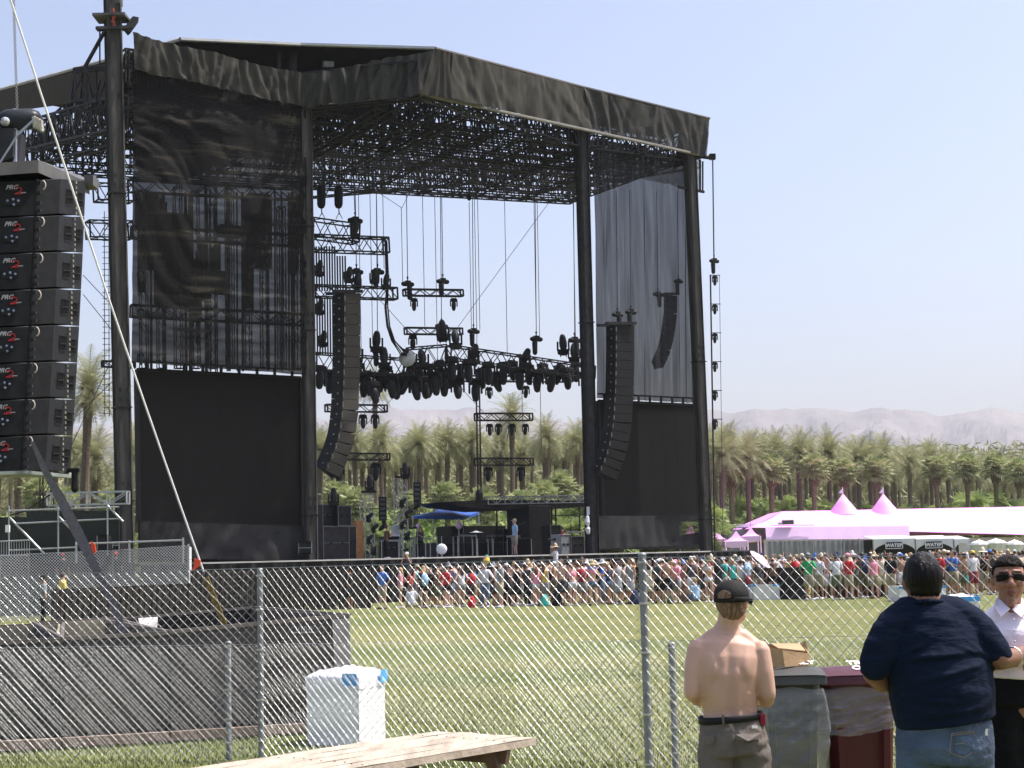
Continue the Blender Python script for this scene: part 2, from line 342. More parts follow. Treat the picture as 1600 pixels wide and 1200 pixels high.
# deck
dz=2.12; g=MB(); P=[US(us(205),-1.2,dz),US(us(1172,-1.2),-1.2,dz),US(us(1172,-1.2),16,dz),US(us(205),22,dz)]
g.prism([p-Vector((0,0,.12)) for p in P],(0,0,.12)); g.build('stage_deck',mat('deck_wood',(.10,.10,.105),.6,.3,1.5),stg)
g=MB(); g.beam(US(us(300),-1.35,dz-.03),US(us(1110,-1.35),-1.35,dz-.03),.045); g.build('deck_edge',mat('deck_edge_strip',(.55,.53,.5),.5,.15,2),stg)
g=MB()
def fn(s,t):
    a=P[0]-SN*.15; b=P[1]-SN*.15; p=a.lerp(b,s); p=p-SN*(.06*math.sin(s*180)+.03*math.sin(s*431)); p.z=lerp(dz-.07,.02,t); return p
g.grid(fn,600,2)
g.add([P[1]-Vector((0,0,.1)),P[2]-Vector((0,0,.1)),Vector((P[2].x,P[2].y,.01)),Vector((P[1].x,P[1].y,.01))],[(0,1,2,3)])
g.build('deck_skirt',mat('skirt_cloth',(.02,.02,.02),.85,.25,2),stg)
g=MB()
for i in range(12):
    for j in range(4): p=US(2+i*2.8,2+j*4.5,0); g.beam(p,p+Vector((0,0,2)),.05)
g.build('deck_legs',ALU,stg)
# valance cloth: one piece per bay
def swag(name,m,label,cat,TL,TR,BL,BR,amp,ns,nu=90,nv=22,seed=0,cas=0,group='dark mesh cloths hung on the stage',wind=0):
    g=MB(); nrm=(TR-TL).cross(BL-TL).normalized()
    if nrm.dot(C0-TL)<0: nrm=-nrm
    def fn(s,t):
        p=TL.lerp(TR,s).lerp(BL.lerp(BR,s),t)
        # gathers radiating from attachment points along the top
        q=s*ns; f=q%1; k0=math.floor(q)
        # folds fan out of the tie points at the top
        fan=math.sin((f-.5)*(26+10*noise.noise(Vector((k0,seed,0))))/(.35+1.1*t)+seed)
        a=fan*math.exp(-((f-.5)/(.08+.45*t))**2)*(.4+.5*t)
        b=fbm(s*ns*5+t*(1.5*math.sin(q*3+seed)),t*.8,seed+4,3)*1.0+.5*math.sin(q*19+2*fbm(q,t*2,seed))*(.3+.7*t)*.5
        sagp=math.sin((s*ns*.5%1)*PI)
        if wind:
            a=0; r_=t*26+3.5*math.sin(s*3.0+t*5)+5*abs(s-.35); b=math.sin(PI*s)*(.9*math.sin(PI*t)*.6)+.45*fbm(s*2.2,r_*.32,seed,4)*(1.2-t*.5)+.22*abs(noise.noise(Vector((s*3.5,r_*.8,seed))))*2
        p=p+nrm*(amp*(a*.55+b*.9)); p.z+=-.10*sagp*(1-t)*cas*4+cas*(.5*fbm(s*6,9,seed)*t); return p
    g.grid(fn,nu,nv); o=g.build(name,m,origin=TL,smooth=True); tag(o,label,cat,group); return o
swag('valance_cloth',CLOTH,'dark gathered mesh cloth along the roof edge above the left wing','cloth',S(207,50,-.5),S(475,115,-.5),S(212,108,-.5),S(475,168,-.5),.22,4.2,seed=1,cas=.25)
swag('valance_cloth',CLOTH,'swagged dark mesh cloth on the roof edge left of the front corner','cloth',S(475,115,-.5),S(678,76,-4.9),S(475,168,-.5),S(660,148,-4.9),.26,3.2,seed=2,cas=.25)
swag('valance_cloth',CLOTH,'narrow dark mesh cloth wrapping the front corner of the roof','cloth',S(678,76,-4.9),S(706,82,-4.95),S(660,148,-4.9),S(706,153,-4.95),.1,1,16,10,seed=3,cas=.1)
swag('valance_cloth',CLOTH,'long sloping dark mesh cloth right of the roof corner, above the opening','cloth',S(706,82,-4.95),S(912,137,-.6),S(706,153,-4.95),S(925,206,-.5),.16,2.4,seed=4,cas=.12)
swag('valance_cloth',mat('thin_valance',(.062,.06,.055),.85,.35,.9,.25,2.5,trans=.14),'dark mesh cloth on the roof edge above the right wing','cloth',S(912,137,-.6),S(1108,186,-.5),S(925,206,-.5),S(1103,245,-.5),.16,2.6,seed=5,cas=.12)
a=S(1108,186,-.5); b=S(1103,245,-.5)
swag('valance_cloth',CLOTH,'short dark cloth return at the right end of the roof','cloth',a,a+SN*3+SE*.1,b,b+SN*3,.12,1,12,8,seed=6)
swag('valance_cloth',mat('pale_valance',(.10,.10,.095),.85,.3,1.2,.2,2,trans=.3),'pale see-through cloth band behind the right roof edge','cloth',S(927,226,5),S(1096,246,5),S(927,262,5),S(1093,300,5),.18,3,seed=7,cas=.2)
# wing scrims
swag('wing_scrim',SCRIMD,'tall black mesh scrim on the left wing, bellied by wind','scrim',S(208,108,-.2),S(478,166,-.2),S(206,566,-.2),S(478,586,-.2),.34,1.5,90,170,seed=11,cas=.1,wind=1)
swag('wing_scrim',SCRIML,'tall greyish see-through scrim with upright folds on the right wing','scrim',S(926,214,.4),S(1086,250,.4),S(932,622,.4),S(1090,630,.4),.2,5,90,30,seed=12)
swag('wing_scrim',GAUZE,'thin gauze skirt below the left video screen','scrim',S(218,815,.4),S(478,822,.4),S(216,872,.2),S(478,876,.2),.15,2,40,8,seed=13)
swag('wing_scrim',mat('gauze_thin',(.04,.04,.04),.85,.4,1.5,trans=.34),'thin gauze skirt with pale tent behind, below the right screen','scrim',S(936,806,.6),S(1104,806,.6),S(930,858,.3),S(1106,850,.3),.15,3,40,8,seed=14)
# structure behind the left scrim
g=MB()
for i in range(10):
    x=225+i*27; g.truss(S(x,300+R_.uniform(-10,30),7),S(x+2,575,7),.35,.35,.8,.03,up=SN)
for y in (300,372,495): g.truss(S(205,y,5+R_.random()*3),S(482,y+14,6+R_.random()*3),.6,.4,.8,.05,.03)
for i in range(26):
    x=R_.uniform(212,470); g.beam(S(x,300,9),S(x+1,580,9),.05)
g.build('wing_scaffold',BLK,stg)
g=MB()
for (x0,y0,x1,y1) in ((245,330,300,480),(255,395,285,470),(330,420,360,460),(390,300,425,420),(345,350,400,372),(215,300,245,360)):
    g.prism([S(x0,y0,8),S(x1,y0+5,8),S(x1,y1,8),S(x0,y1-4,8)],SN*.5)
g.build('hung_drape',BLK2,stg)
g=MB(); g.grid(lambda s_,t: S(lerp(212,478,s_),lerp(112,262+20*math.sin(s_*7),t),11)+SN*(.2*math.sin(s_*40)),50,4); g.build('hung_drape',BLK2,stg)
rr_=random.Random(12)
for i in range(15):
    x=rr_.uniform(212,455); w_=rr_.uniform(7,24); ya=rr_.uniform(290,430); yb=ya+rr_.uniform(50,150); g=MB(); g.grid(lambda s_,t: S(x+w_*s_,lerp(ya,min(yb,570),t)+3*math.sin(s_*5+i),10)+SN*(.1*math.sin(s_*9)),6,4); g.build('hung_drape',BLK2,stg)
g=MB(); g.grid(lambda s_,t: S(lerp(216,480,s_),lerp(812,878,t),3),10,2); g.build('backing_drape',BLK2,stg)
g=MB(); g.grid(lambda s_,t: S(lerp(935,1062,s_),lerp(806+6*math.sin(s_*4),846,t),6),10,2); g.grid(lambda s_,t: S(lerp(935,1100,s_),lerp(800,815,t),6),10,2); g.grid(lambda s_,t: S(lerp(935,1105,s_),lerp(838-14*max(0,s_-.7)*2,858,t),6),10,2); g.build('backing_drape',BLK2,stg)
# video screens
def vscreen(label,a,b,c,d,wd,th=.5):
    t=thing('video_screen',S((a[0]+b[0])/2,c[1],wd),label,'video screen','video screens on the stage wings')
    P=[S(*a,wd),S(*b,wd),S(*c,wd),S(*d,wd)]
    g=MB(); g.prism(P,SN*th); g.build('screen_panel',SCREEN,t,bevel=0)
    g=MB()
    for k in range(4):
        g.beam(P[k],P[(k+1)%4],.09)
    nx=8
    for i in range(1,nx):
        p=P[0].lerp(P[1],i/nx); q=P[3].lerp(P[2],i/nx); g.beam(p+SN*.0,q+SN*.0,.006)
    for i in range(1,8):
        p=P[0].lerp(P[3],i/8); q=P[1].lerp(P[2],i/8); g.beam(p+SN*.0,q+SN*.0,.006)
    g.build('screen_frame',BLK2,t)
    g=MB()
    for i in range(9):
        p=P[0].lerp(P[1],(i+.5)/9); g.box(p+Vector((0,0,.2)),(.12,.2,.4)); 
    g.beam(P[0]+Vector((0,0,.38)),P[1]+Vector((0,0,.38)),.06); g.build('hanging_bar',BLK,t)
vscreen('big dark video screen on the left wing of the stage, under the black scrim',(214,577),(470,590),(472,822),(218,815),.9)
vscreen('big dark video screen on the right wing, partly behind the speaker column',(935,626),(1093,633),(1099,806),(942,806),1.6)
# outer pieces by the right wing
g=MB(); g.beam(S(1090,245,0),S(1117,248,-.5),.09); g.box(S(1113,245,-.4),(.35,.35,.3)); g.beam(S(1094,250,0),S(1094,300,0),.06); g.beam(S(1098,252,0),S(1098,298,0),.05); g.beam(S(1060,292,0),S(1100,300,0),.09); g.build('end_boom',BLK,stg)
# ================================================================= HUNG TRUSSES
def htruss(x0,y0,x1,y1,wd,hpx,label,wd1=None,mt=BLK,name='lighting_truss',bay=.55):
    wd1=wd if wd1 is None else wd1; p=S(x0,y0+hpx,wd); q=S(x1,y1+hpx,wd1); h=(S(x0,y0,wd)-p).length
    g=MB(); g.truss(p,q,h,h*.9,bay,.05,.028); o=g.build(name,mt,origin=p); tag(o,label,'truss','lighting trusses hung over the stage'); return o
htruss(484,342,556,352,6,28,'cable-draped truss topmost beside the second steel tower')
htruss(486,368,604,372,6,24,'truss with a cable bundle dropping off its right end')
htruss(490,446,618,450,5,18,'truss carrying upturned spotlights above the left speaker column')
htruss(632,452,722,453,8,10,'short truss with two downlights and two hoists high in mid air')
htruss(634,512,721,513,10,10,'short truss just above the round white lamp')
htruss(490,552,650,562,9,26,'left half of the curved main lighting truss')
htruss(640,545,700,540,9,30,'middle bend of the main lighting truss',8)
htruss(700,540,925,572,8,20,'right half of the main lighting truss, packed with spotlights')
htruss(600,586,890,588,12,9,'thin rear truss just below the main lighting truss')
htruss(510,632,603,633,10,11,'short low truss with two lamps behind the left speaker column')
htruss(536,708,607,709,10,10,'lowest short truss behind the foot of left speaker column')
htruss(744,646,830,646,10,11,'short truss with four lamps in a row in front of palms')
htruss(744,716,831,716,10,11,'short truss with two lamps below the four-lamp truss')
htruss(138,346,205,347,12,26,'truss seen in the gap left of the big left tower')
htruss(160,564,210,566,10,9,'small truss end left of the big left tower at mid height')
htruss(150,288,205,290,14,26,'small black truss frame left of the big tower, near the top speaker box')
# moving lights
def make_light():
    t=thing('stage_light',(0,0,0),None,None)
    g=MB(); g.box((0,0,-.12),(.52,.32,.18)); g.box((0,0,-.02),(.36,.1,.1)); g.beam((-.14,0,0),(-.14,0,.1),.03); g.beam((.14,0,0),(.14,0,.1),.03); g.build('lamp_base',BLK2,t,bevel=.02)
    g=MB()
    for s in (-1,1): g.box((s*.27,0,-.42),(.07,.14,.46))
    g.box((0,0,-.24),(.6,.16,.07)); yk=g.build('yoke',BLK2,t,bevel=.015)
    g=MB(); g.chain([(0,0,-.30),(0,0,-.42),(0,0,-.62),(0,0,-.86)],[.15,.185,.19,.15],12); h=g.build('lamp_head',mat('lamp_body',(.035,.036,.04),.4,.2,6),yk,smooth=True)
    return t
L0=make_light(); L0_used=[False]
lc=[0]
def light(px,py,wd,size,tilt=0,yaw=0,label=None,up=False):
    """px,py = middle of the lamp"""
    if not L0_used[0]: t=L0; L0_used[0]=True
    else: t=copytree(L0)
    c=S(px,py,wd); s=size; 
    t.rotation_mode='XYZ'; 
    if up: t.rotation_euler=(PI,0,yaw); t.location=c-Vector((0,0,.45*s))
    else: t.rotation_euler=(0,0,yaw); t.location=c+Vector((0,0,.45*s))
    t.scale=(s,s,s); yk=[k for k in t.children if k.name.startswith('yoke')][0]
    hd=[k for k in yk.children][0]; hd.location=Vector((0,0,-.42)); 
    M=Matrix.Rotation(tilt,4,'X'); hd.matrix_local=Matrix.Translation((0,0,-.45))@M@Matrix.Translation((0,0,.45))
    lc[0]+=1; tag(t,label,'stage light','black moving stage lights')
    return t
main_l=[(500,588,.3),(516,596,-.2),(530,604,.4),(574,596,.1),(584,612,-.3),(603,588,.2),(612,604,.6),(633,598,.5),(649,606,.4),(664,604,-.2),(680,598,.2),(694,600,0),(706,574,.0),(715,606,-.5),(732,578,0),(743,608,0),(763,582,0),(786,582,.1),(812,590,.1),(839,594,0),(862,594,.35),(887,590,.0),(914,596,.2)]
for i,(x,y,t) in enumerate(main_l): light(x,y,9+(.8 if i%2 else -.4),1.35 if 600<x else 1.3,t,R_.uniform(-.5,.9),f'black lamp hanging under the main lighting truss, {ordn(i)} from its left end')
for i,(x,y,t) in enumerate([(560,582,.3),(568,604,.6),(592,598,-.6),(622,606,.2),(640,580,-.4),(656,584,.3),(672,584,.5),(671,606,-.5),(688,578,.2),(700,590,.7),(720,584,-.2),(751,590,.3),(775,596,.5),(800,578,-.3),(826,584,.2),(848,582,.5),(874,584,-.4),(900,580,.3)]): light(x,y,10.2,1.25,t,R_.uniform(-1,1),f'black lamp in the rear row of the main lighting truss, {ordn(i)} from left')
for i,(x,y,t) in enumerate([(557,552,.3),(588,535,.5),(600,560,-.3),(660,560,-.7),(692,518,.35),(712,530,-.6),(740,555,.4),(880,540,.25),(897,552,-.4),(820,560,.7)]):
    light(x,y,8.6,1.25,t,R_.uniform(-.4,.8),f'upturned lamp standing on the main lighting truss, {ordn(i)} from its left end',True)
for x,l in ((647,'left'),(709,'right')): light(x,475,8,.72,.1,.3,f'{l} of two lamps under the short highest truss')
light(764,614,12,.75,-.5,.3,'small lamp under the thin rear truss, nearer the hanging ladder'); light(822,612,12,.75,.4,.3,'small tilted lamp under the right end of thin rear truss'); light(645,534,10,.85,.2,.2,'lamp below the short truss right above the round white lamp')
for x,l in ((567,'left'),(586,'right')): light(x,658,10,.8,-.2,.3,f'{l} of two lamps under the low truss behind the speaker column')
for x,l in ((529,'left'),(587,'right')): light(x,736,10,1.0,.15,.3,f'{l} lamp under the lowest truss behind the left speaker column')
for i,x in enumerate((765,779,800,821)): light(x,671,10,.7,(-.2,.5,0,.7)[i],.2,f'{ordn(i)} lamp from the left under the four-lamp truss')
for x,l in ((763,'left'),(814,'right')): light(x,740,10,.85,.2,.3,f'{l} of two lamps on the truss below the four-lamp truss')
for i,(x,y) in enumerate([(585,432),(603,440),(557,440),(545,430),(555,360),(499,420),(500,480),(505,530)]): light(x,y,5,.9,.6,.4,f'lamp on the trusses beside the second tower, {ordn(i)} in height order',True)
for i,y in enumerate((438,483,528,573,618,663)): light(1117,y,-.2,.55,.15,.2,f'small lamp on the vertical string right of the stage, {ordn(i)} from the top')
# light string ladder
t=thing('lamp_ladder',S(1113,860,-.2),'thin wire ladder hanging right of the stage carrying six small lamps','ladder')
g=MB(); g.beam(S(1110,430,-.2),S(1117,862,-.2),.045); g.build('side_rope',BLK,t); g=MB(); g.beam(S(1124,430,-.2),S(1130,862,-.2),.015); g.build('side_rope',WIRE,t)
for y in (430,475,520,565,610,655,700,745): 
    g=MB(); g.beam(S(1109+(y-430)*.016,y,-.2),S(1125+(y-430)*.016,y,-.2),.03); g.build('rung',BLK,t)
g=MB(); g.beam(S(1113,250,-.3),S(1115,405,-.3),.018); g.build('lift_wire',WIRE,t)
# hoists
def make_hoist():
    t=thing('chain_hoist',(0,0,0),None,None)
    g=MB(); g.chain([(-.30,0,0),(.30,0,0)],[.15,.15],12,side=Vector((0,1,0))); g.box((0,0,.05),(.3,.3,.32)); g.build('motor_body',BLK2,t)
    g=MB(); g.chain([(-.12,0,-.2),(-.12,0,-.85)],[.17,.15],10); g.build('chain_bag',BLK,t)
    g=MB(); g.beam((0,0,.15),(0,0,.4),.04,6); g.ball((0,0,.42),.07,8,6); g.build('hook',BLK,t)
    return t
H0=make_hoist(); hu=[0]
def hoist(px,py,wd,s,flip,label,toy=298):
    t=H0 if not hu[0] else copytree(H0); hu[0]=1
    t.location=S(px,py,wd); t.scale=(s*(-1 if False else 1),s,s); t.rotation_euler=(0,0,(PI if flip else 0)+.54); tag(t,label,'chain hoist','chain hoists above the stage')
    g=MB(); g.beam(S(px,py-4,wd),S(px-2,toy,wd),.022); o=g.build('hoist_chain',WIRE,origin=S(px,py,wd)); tag(o,'chain above the '+label.replace('right of the stage','').replace(' beside the second tower',' by second tower')[:90],'chain','hoist chains')
hoist(555,345,6,1.0,0,'hoist on the topmost truss beside the second tower')
hoist(637,444,8,.9,1,'left hoist on the short highest truss'); hoist(692,440,8,.9,0,'right hoist on the short highest truss')
hoist(690,510,10,.95,0,'hoist above the truss over the round white lamp'); hoist(740,518,9,.9,0,'hoist just right of the big green-lensed lamp'); hoist(838,530,8,.95,0,'lone hoist above the middle right of the main truss')
hoist(898,532,8,1,1,'hoist near the right tower on the main truss'); hoist(590,425,5,.9,0,'hoist above the truss end by the cable bundle'); hoist(557,425,5,.9,1,'hoist directly above the left speaker column'); hoist(590,548,9,.9,0,'hoist on the left part of the main truss')
hoist(965,492,-.6,.8,1,'left hoist atop the right speaker column'); hoist(986,488,-.6,.8,0,'right hoist atop the right speaker column'); hoist(1028,460,12,.85,1,'left hoist of the far column behind the right scrim'); hoist(1060,440,12,.8,0,'right hoist of the far column behind the right scrim'); hoist(1116,408,-.3,.75,0,'hoist on top of the lamp string right of the stage',250)
for i,x in enumerate((502,529)):
    t=thing('chain_bag',S(x,300,5),('left' if i==0 else 'right')+' black chain bag hanging from the roof beside the second tower','chain bag')
    g=MB(); g.chain([S(x,296,5),S(x,320,5)],[.24,.22],10); g.build('bag',BLK2,t); g=MB(); g.beam(S(x,320,5),S(x+1,335,5),.03); g.beam(S(x+1,332,5),S(x-4,342,5),.02); g.beam(S(x+1,332,5),S(x+6,342,5),.02); g.build('sling',WIRE,t)
# loose wires (each its own)
wl=[(560,300,575,'first'),(578,300,540,''),(598,300,420,''),(627,324,440,''),(660,300,510,''),(679,300,560,''),(733,315,560,''),(741,300,560,''),(746,300,515,''),(788,295,558,''),(834,298,520,''),(895,290,540,''),(839,298,528,''),(815,580,660,''),(844,600,700,'')]
for i,(x,a,b,_) in enumerate(wl):
    g=MB(); g.beam(S(x,a,9),S(x+(b-a)*.018,b,9),.018); o=g.build('steel_wire',WIRE,origin=S(x,b,9)); tag(o,f'thin upright steel wire in the stage opening, {ordn(i)} from the left','wire','thin wires in the stage opening')
for i,(a,b,c,d,lb) in enumerate(((866,305,706,524,'long slanting steel wire crossing the stage opening to the right roof edge'),(590,300,628,325,'short slanting wire forming the left arm of a bridle'),(640,300,628,325,'short slanting wire forming the right arm of a bridle'),(590,465,640,520,'slanting wire left of the short truss'),(636,600,500,735,'slanting wire running down behind the left speaker column'),(715,600,765,655,'slanting wire running down to the four-lamp truss'))):
    g=MB(); g.beam(S(a,b,9),S(c,d,9),.017); tag(g.build('steel_wire',WIRE,origin=S(a,b,9)),lb,'wire','thin wires in the stage opening')
g=MB(); g.ball(S(733,308,9),(.14,.14,.22)); tag(g.build('pulley_ball',BLK2,origin=S(733,308,9)),'small black pulley ball on the wire in the middle of the opening','pulley')
# round white lamp
t=thing('round_lamp',S(636,562,8),'round whitish dish lamp hanging at the left of the main truss','lamp'); c=S(636,560,8)
g=MB(); g.ball(c,(.46,.2,.46),20,12); g.build('dish',mat('pale_plastic',(.5,.5,.52),.3,.25,3),t,smooth=True); g=MB(); g.box(c+Vector((0,.1,.5)),(.15,.15,.25)); g.build('bracket',BLK,t)
# cable bundle
for i in range(7):
    pts=[]; o_=R_.uniform(-3,3)
    K=[(560,372),(598,371),(603,378),(605,430),(608,480),(611,510),(618,532),(632,545),(645,548)]
    pts=[S(x+o_*(.3+j*.12)+(-3*i if 3<j<8 else 0)*.5,y+(i*1.6 if j>6 else 0),6+j*.25) for j,(x,y) in enumerate(K)]
    g=MB(); g.path(pts,.035,5); tag(g.build('power_cable',BLK2,origin=pts[0]),f'black cable in the bundle sagging right of the left column, {ordn(i)} strand','cable','cable bundle by the left column')
# pipe mast bars left of the column (seen as vertical stripes)
t=thing('hanging_pipes',S(515,560,7),'rack of thin upright black pipes hanging between tower and left speaker column','pipe rack')
for i in range(13):
    x=490+i*4.1; g=MB(); g.beam(S(x,385 if i<9 else 400,7+i%3),S(x+1,455,7+i%3),.045); g.beam(S(x+1,465,7+i%3),S(x+2,555,7+i%3),.045); g.build('pipe',BLK,t)
# vertical double pole of the small trusses
g=MB(); g.beam(S(744,600,10),S(747,785,10),.045); g.beam(S(749,600,10),S(752,785,10),.045)
for y in range(605,785,15): g.beam(S(745,y,10),S(750,y,10),.02)
g.chain([S(749,770,10),S(749,787,10)],[.22,.25],8); tag(g.build('truss_pole',BLK,origin=S(748,785,10)),'double upright pole carrying the two short trusses before the palms','pole')
# ================================================================= LINE ARRAYS
def array(label,pts,wpx,sidepx,wd,m_face,n=15,facedir=1,thick=1.1):
    """pts: centre-line pixels top->bottom of the front face left edge; face spans to the right wpx; dark side spans left sidepx"""
    t=thing('speaker_array',S(pts[0][0],pts[0][1],wd),label,'speaker column','hanging speaker columns')
    # resample
    L=[0]
    for a,b in zip(pts,pts[1:]): L.append(L[-1]+math.dist(a,b))
    def sm(d):
        for i in range(len(pts)-1):
            if d<=L[i+1]+1e-6: k=(d-L[i])/(L[i+1]-L[i]); return (lerp(pts[i][0],pts[i+1][0],k),lerp(pts[i][1],pts[i+1][1],k))
        return pts[-1]
    for i in range(n):
        a=sm(L[-1]*i/n); b=sm(L[-1]*(i+1)/n); dx,dy=b[0]-a[0],b[1]-a[1]; l=math.hypot(dx,dy); nx,ny=dy/l,-dx/l  # normal to right
        g=.6; a2=(a[0]+dx*.01,a[1]+dy*.01); b2=(b[0]-dx*.03,b[1]-dy*.03)
        def q(p,off,w2): return S(p[0]+nx*off,p[1]+ny*off,w2)
        f0,f1,f2,f3=q(a2,0,wd),q(a2,wpx,wd+.25),q(b2,wpx,wd+.25),q(b2,0,wd)
        s0,s3=q(a2,-sidepx,wd+thick),q(b2,-sidepx,wd+thick)
        bk=[p+SN*(thick*.9) for p in (f1,f2)]
        gmb=MB(); gmb.add([f0,f1,f2,f3,s0,s3,bk[0],bk[1]],[(0,3,5,4),(0,4,6,1),(3,2,7,5),(1,6,7,2),(4,5,7,6)])
        c=gmb.build('cabinet',SPK,t)
        gm=MB(); gm.add([f0-SN*.01,f1-SN*.01,f2-SN*.01,f3-SN*.01],[(0,1,2,3)]); gm.build('grille',m_face,c)
        gm=MB(); p=f0.lerp(f3,.5)-SN*.06; gm.box(p,(.05,.05,(f0-f3).length*.5)); p=f0.lerp(s0,.5).lerp(f3.lerp(s3,.5),.5)-SN*.1; gm.box(p,(.10,.05,.08)); gm.build('rigging_link',mat('worn_steel',(.3,.28,.22),.4,.3,9,metal=.6),c)
    g=MB(); p=S(pts[0][0]-sidepx,pts[0][1]-3,wd); q_=S(pts[0][0]+wpx+3,pts[0][1]-3,wd); g.beam(p,q_,.1); g.beam(p+SN*.8,q_+SN*.8,.1); g.build('top_frame',BLK,t)
    return t
array('tall curved speaker column right of the second tower, brownish front',[(538,458),(538,520),(537,580),(535,640),(530,680),(520,710),(508,735)],25,18,1.6,GRILL,17)
array('black speaker column hanging in front of the right video screen',[(962,508),(962,560),(961,610),(958,660),(952,695),(944,720),(936,738)],29,15,-.8,mat('speaker_dark',(.012,.012,.013),.6,.2,5),17)
array('small far speaker column seen through the right scrim',[(1040,462),(1040,490),(1036,520),(1030,545),(1020,567)],18,3,13,mat('speaker_dark',(.012,.012,.013)),12)
# ================================================================= NEAR PA STACK
near=thing('speaker_stack',at(60,760,20),'close-up black speaker stack of eight tilted boxes hanging at the left edge','speaker stack')
xs_top=95; PT=None
rows=8; y0=278; yh=57.2
wtxt=mat('white_print',(.42,.42,.42),.5,.03,5)
for i in range(rows):
    cx0=95-2.1*i-.12*i*i; cx1=95-2.1*(i+1)-.12*(i+1)**2; ya=y0+yh*i+1.2; yb=y0+yh*(i+1)-1.2
    def V(px,py,Y): return at(px,py,Y)
    D=20.0
    def ringp(cx,y): # plan polygon at height y: far left, vertical rail corner, corner, right back
        k=(cx-95)
        return [V(-110+k,y+9,19.2),V(60+k,y+2,19.75),V(cx,y,20.0),V(134+k,y+4,21.0),V(134+k,y+2,22.3),V(-110+k,y+5,21.8)]
    a=ringp(cx0,ya); b=ringp(cx1,yb)
    g=MB(); n=6; g.add(a+b,[tuple(range(n)),tuple(range(2*n-1,n-1,-1))]+[(k,n+k,n+(k+1)%n,(k+1)%n) for k in range(n)])
    cab=g.build('cabinet',SPK,near,bevel=.008)
    # handle recesses on the right side face
    def fp(A,B,A2,B2,s,t,o): # bilinear on face with outward offset
        p=A.lerp(B,s).lerp(A2.lerp(B2,s),t); nn=(B-A).cross(A2-A).normalized()
        if nn.dot(C0-p)<0: nn=-nn
        return p+nn*o
    for s0,s1,tt in ((.24,.46,.30),(.66,.86,.36)):
        for t0,t1 in ((tt,tt+.2),(tt+.24,tt+.38)):
            g=MB(); g.add([fp(a[2],a[3],b[2],b[3],s,t,.006) for s,t in ((s0,t0),(s1,t0),(s1,t1),(s0,t1))],[(0,1,2,3)])
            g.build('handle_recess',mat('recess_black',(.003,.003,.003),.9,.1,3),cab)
    for s0,s1,tt in ((.22,.48,.28),(.64,.88,.34)):
        g=MB(); q=[fp(a[2],a[3],b[2],b[3],s,t,.012) for s,t in ((s0,tt),(s1,tt),(s1,tt+.42),(s0,tt+.42))]
        for k in range(4): g.beam(q[k],q[(k+1)%4],.006)
        g.beam(fp(a[2],a[3],b[2],b[3],s0,tt+.22,.012),fp(a[2],a[3],b[2],b[3],s1,tt+.22,.012),.009)
        g.build('handle',SPK,cab)
    # logo on the rear face
    k=cx0-95; o=V(16+k,ya+14,19.45); rt=(a[1]-a[0]).normalized(); up=(a[1]-b[1]).normalized(); nn=rt.cross(up)
    if nn.dot(C0-o)<0: nn=-nn
    def onface(px,py): 
        r=ray(px,py); return C0+r*((a[1]-C0).dot(nn)/r.dot(nn))+nn*.012
    g=MB(); textmb(g,'PRG',.078,onface(18+k,ya+14),rt,up,bold=.002,shear=.3,thick=0)
    g.box(onface(36+k,ya+22),(.07,.004,.012)); g.build('logo_lettering',wtxt,cab)
    g=MB(); c=onface(28+k,ya+19); 
    pts=[c+rt*(.042*math.cos(t_)-.0)+up*(.032*math.sin(t_)+.01) for t_ in [PI*.9-PI*1.1*j/8 for j in range(9)]]+[c+rt*-.04+up*-.042,c+rt*.055+up*-.04]
    for A_,B_ in zip(pts,pts[1:]): g.beam(A_,B_,.009)
    g.build('red_logo_mark',mat('logo_red',(.42,.015,.015),.5,.05,4),cab)
    # connector panel
    g=MB(); p=onface(20+k,ya+35); rm=Matrix((rt,nn,up)).transposed(); g.box(p,(.2,.012,.1),rm); pn=g.build('connector_panel',BLK2,cab)
    g=MB()
    for j,(dx,dy) in enumerate(((-9,0),(0,-2),(8,0),(1,6))): g.ball(onface(20+k+dx,ya+35+dy)+nn*.01,.017,8,6)
    g.build('connector',mat('steel_blue',(.35,.42,.6),.3,.2,9,metal=.7),cab)
    # round side handle near rail
    g=MB(); c=V(67+k,ya+10,19.72); 
    for j in range(8):
        t0=-PI/2+PI*j/8; t1=-PI/2+PI*(j+1)/8; g.beam(c+Vector((.034*math.cos(t0),0,.055*math.sin(t0))),c+Vector((.034*math.cos(t1),0,.055*math.sin(t1))),.008,5)
    g.build('shackle',mat('copper_white',(.7,.6,.52),.4,.1,9,metal=.3),cab)
    g=MB(); c=V(61+k,(ya+yb)/2,19.66); g.beam(V(58+k,ya+1,19.68),V(58+(cx1-95),yb,19.68),.022); 
    for dy in (6,22,38,50): g.box(V(61+k,ya+dy,19.66),(.05,.05,.035))
    g.build('rear_rail',BLK,cab)
    # jointed chain on the right face
    g=MB(); 
    for j in range(7): p=V(119+k-.2*j*0+ (0),ya+4+j*8,20.55); g.beam(p,p+Vector((.004,0,-.035)),.011,5)
    g.build('side_link_chain',mat('worn_yellow',(.38,.36,.28),.5,.4,14),cab)
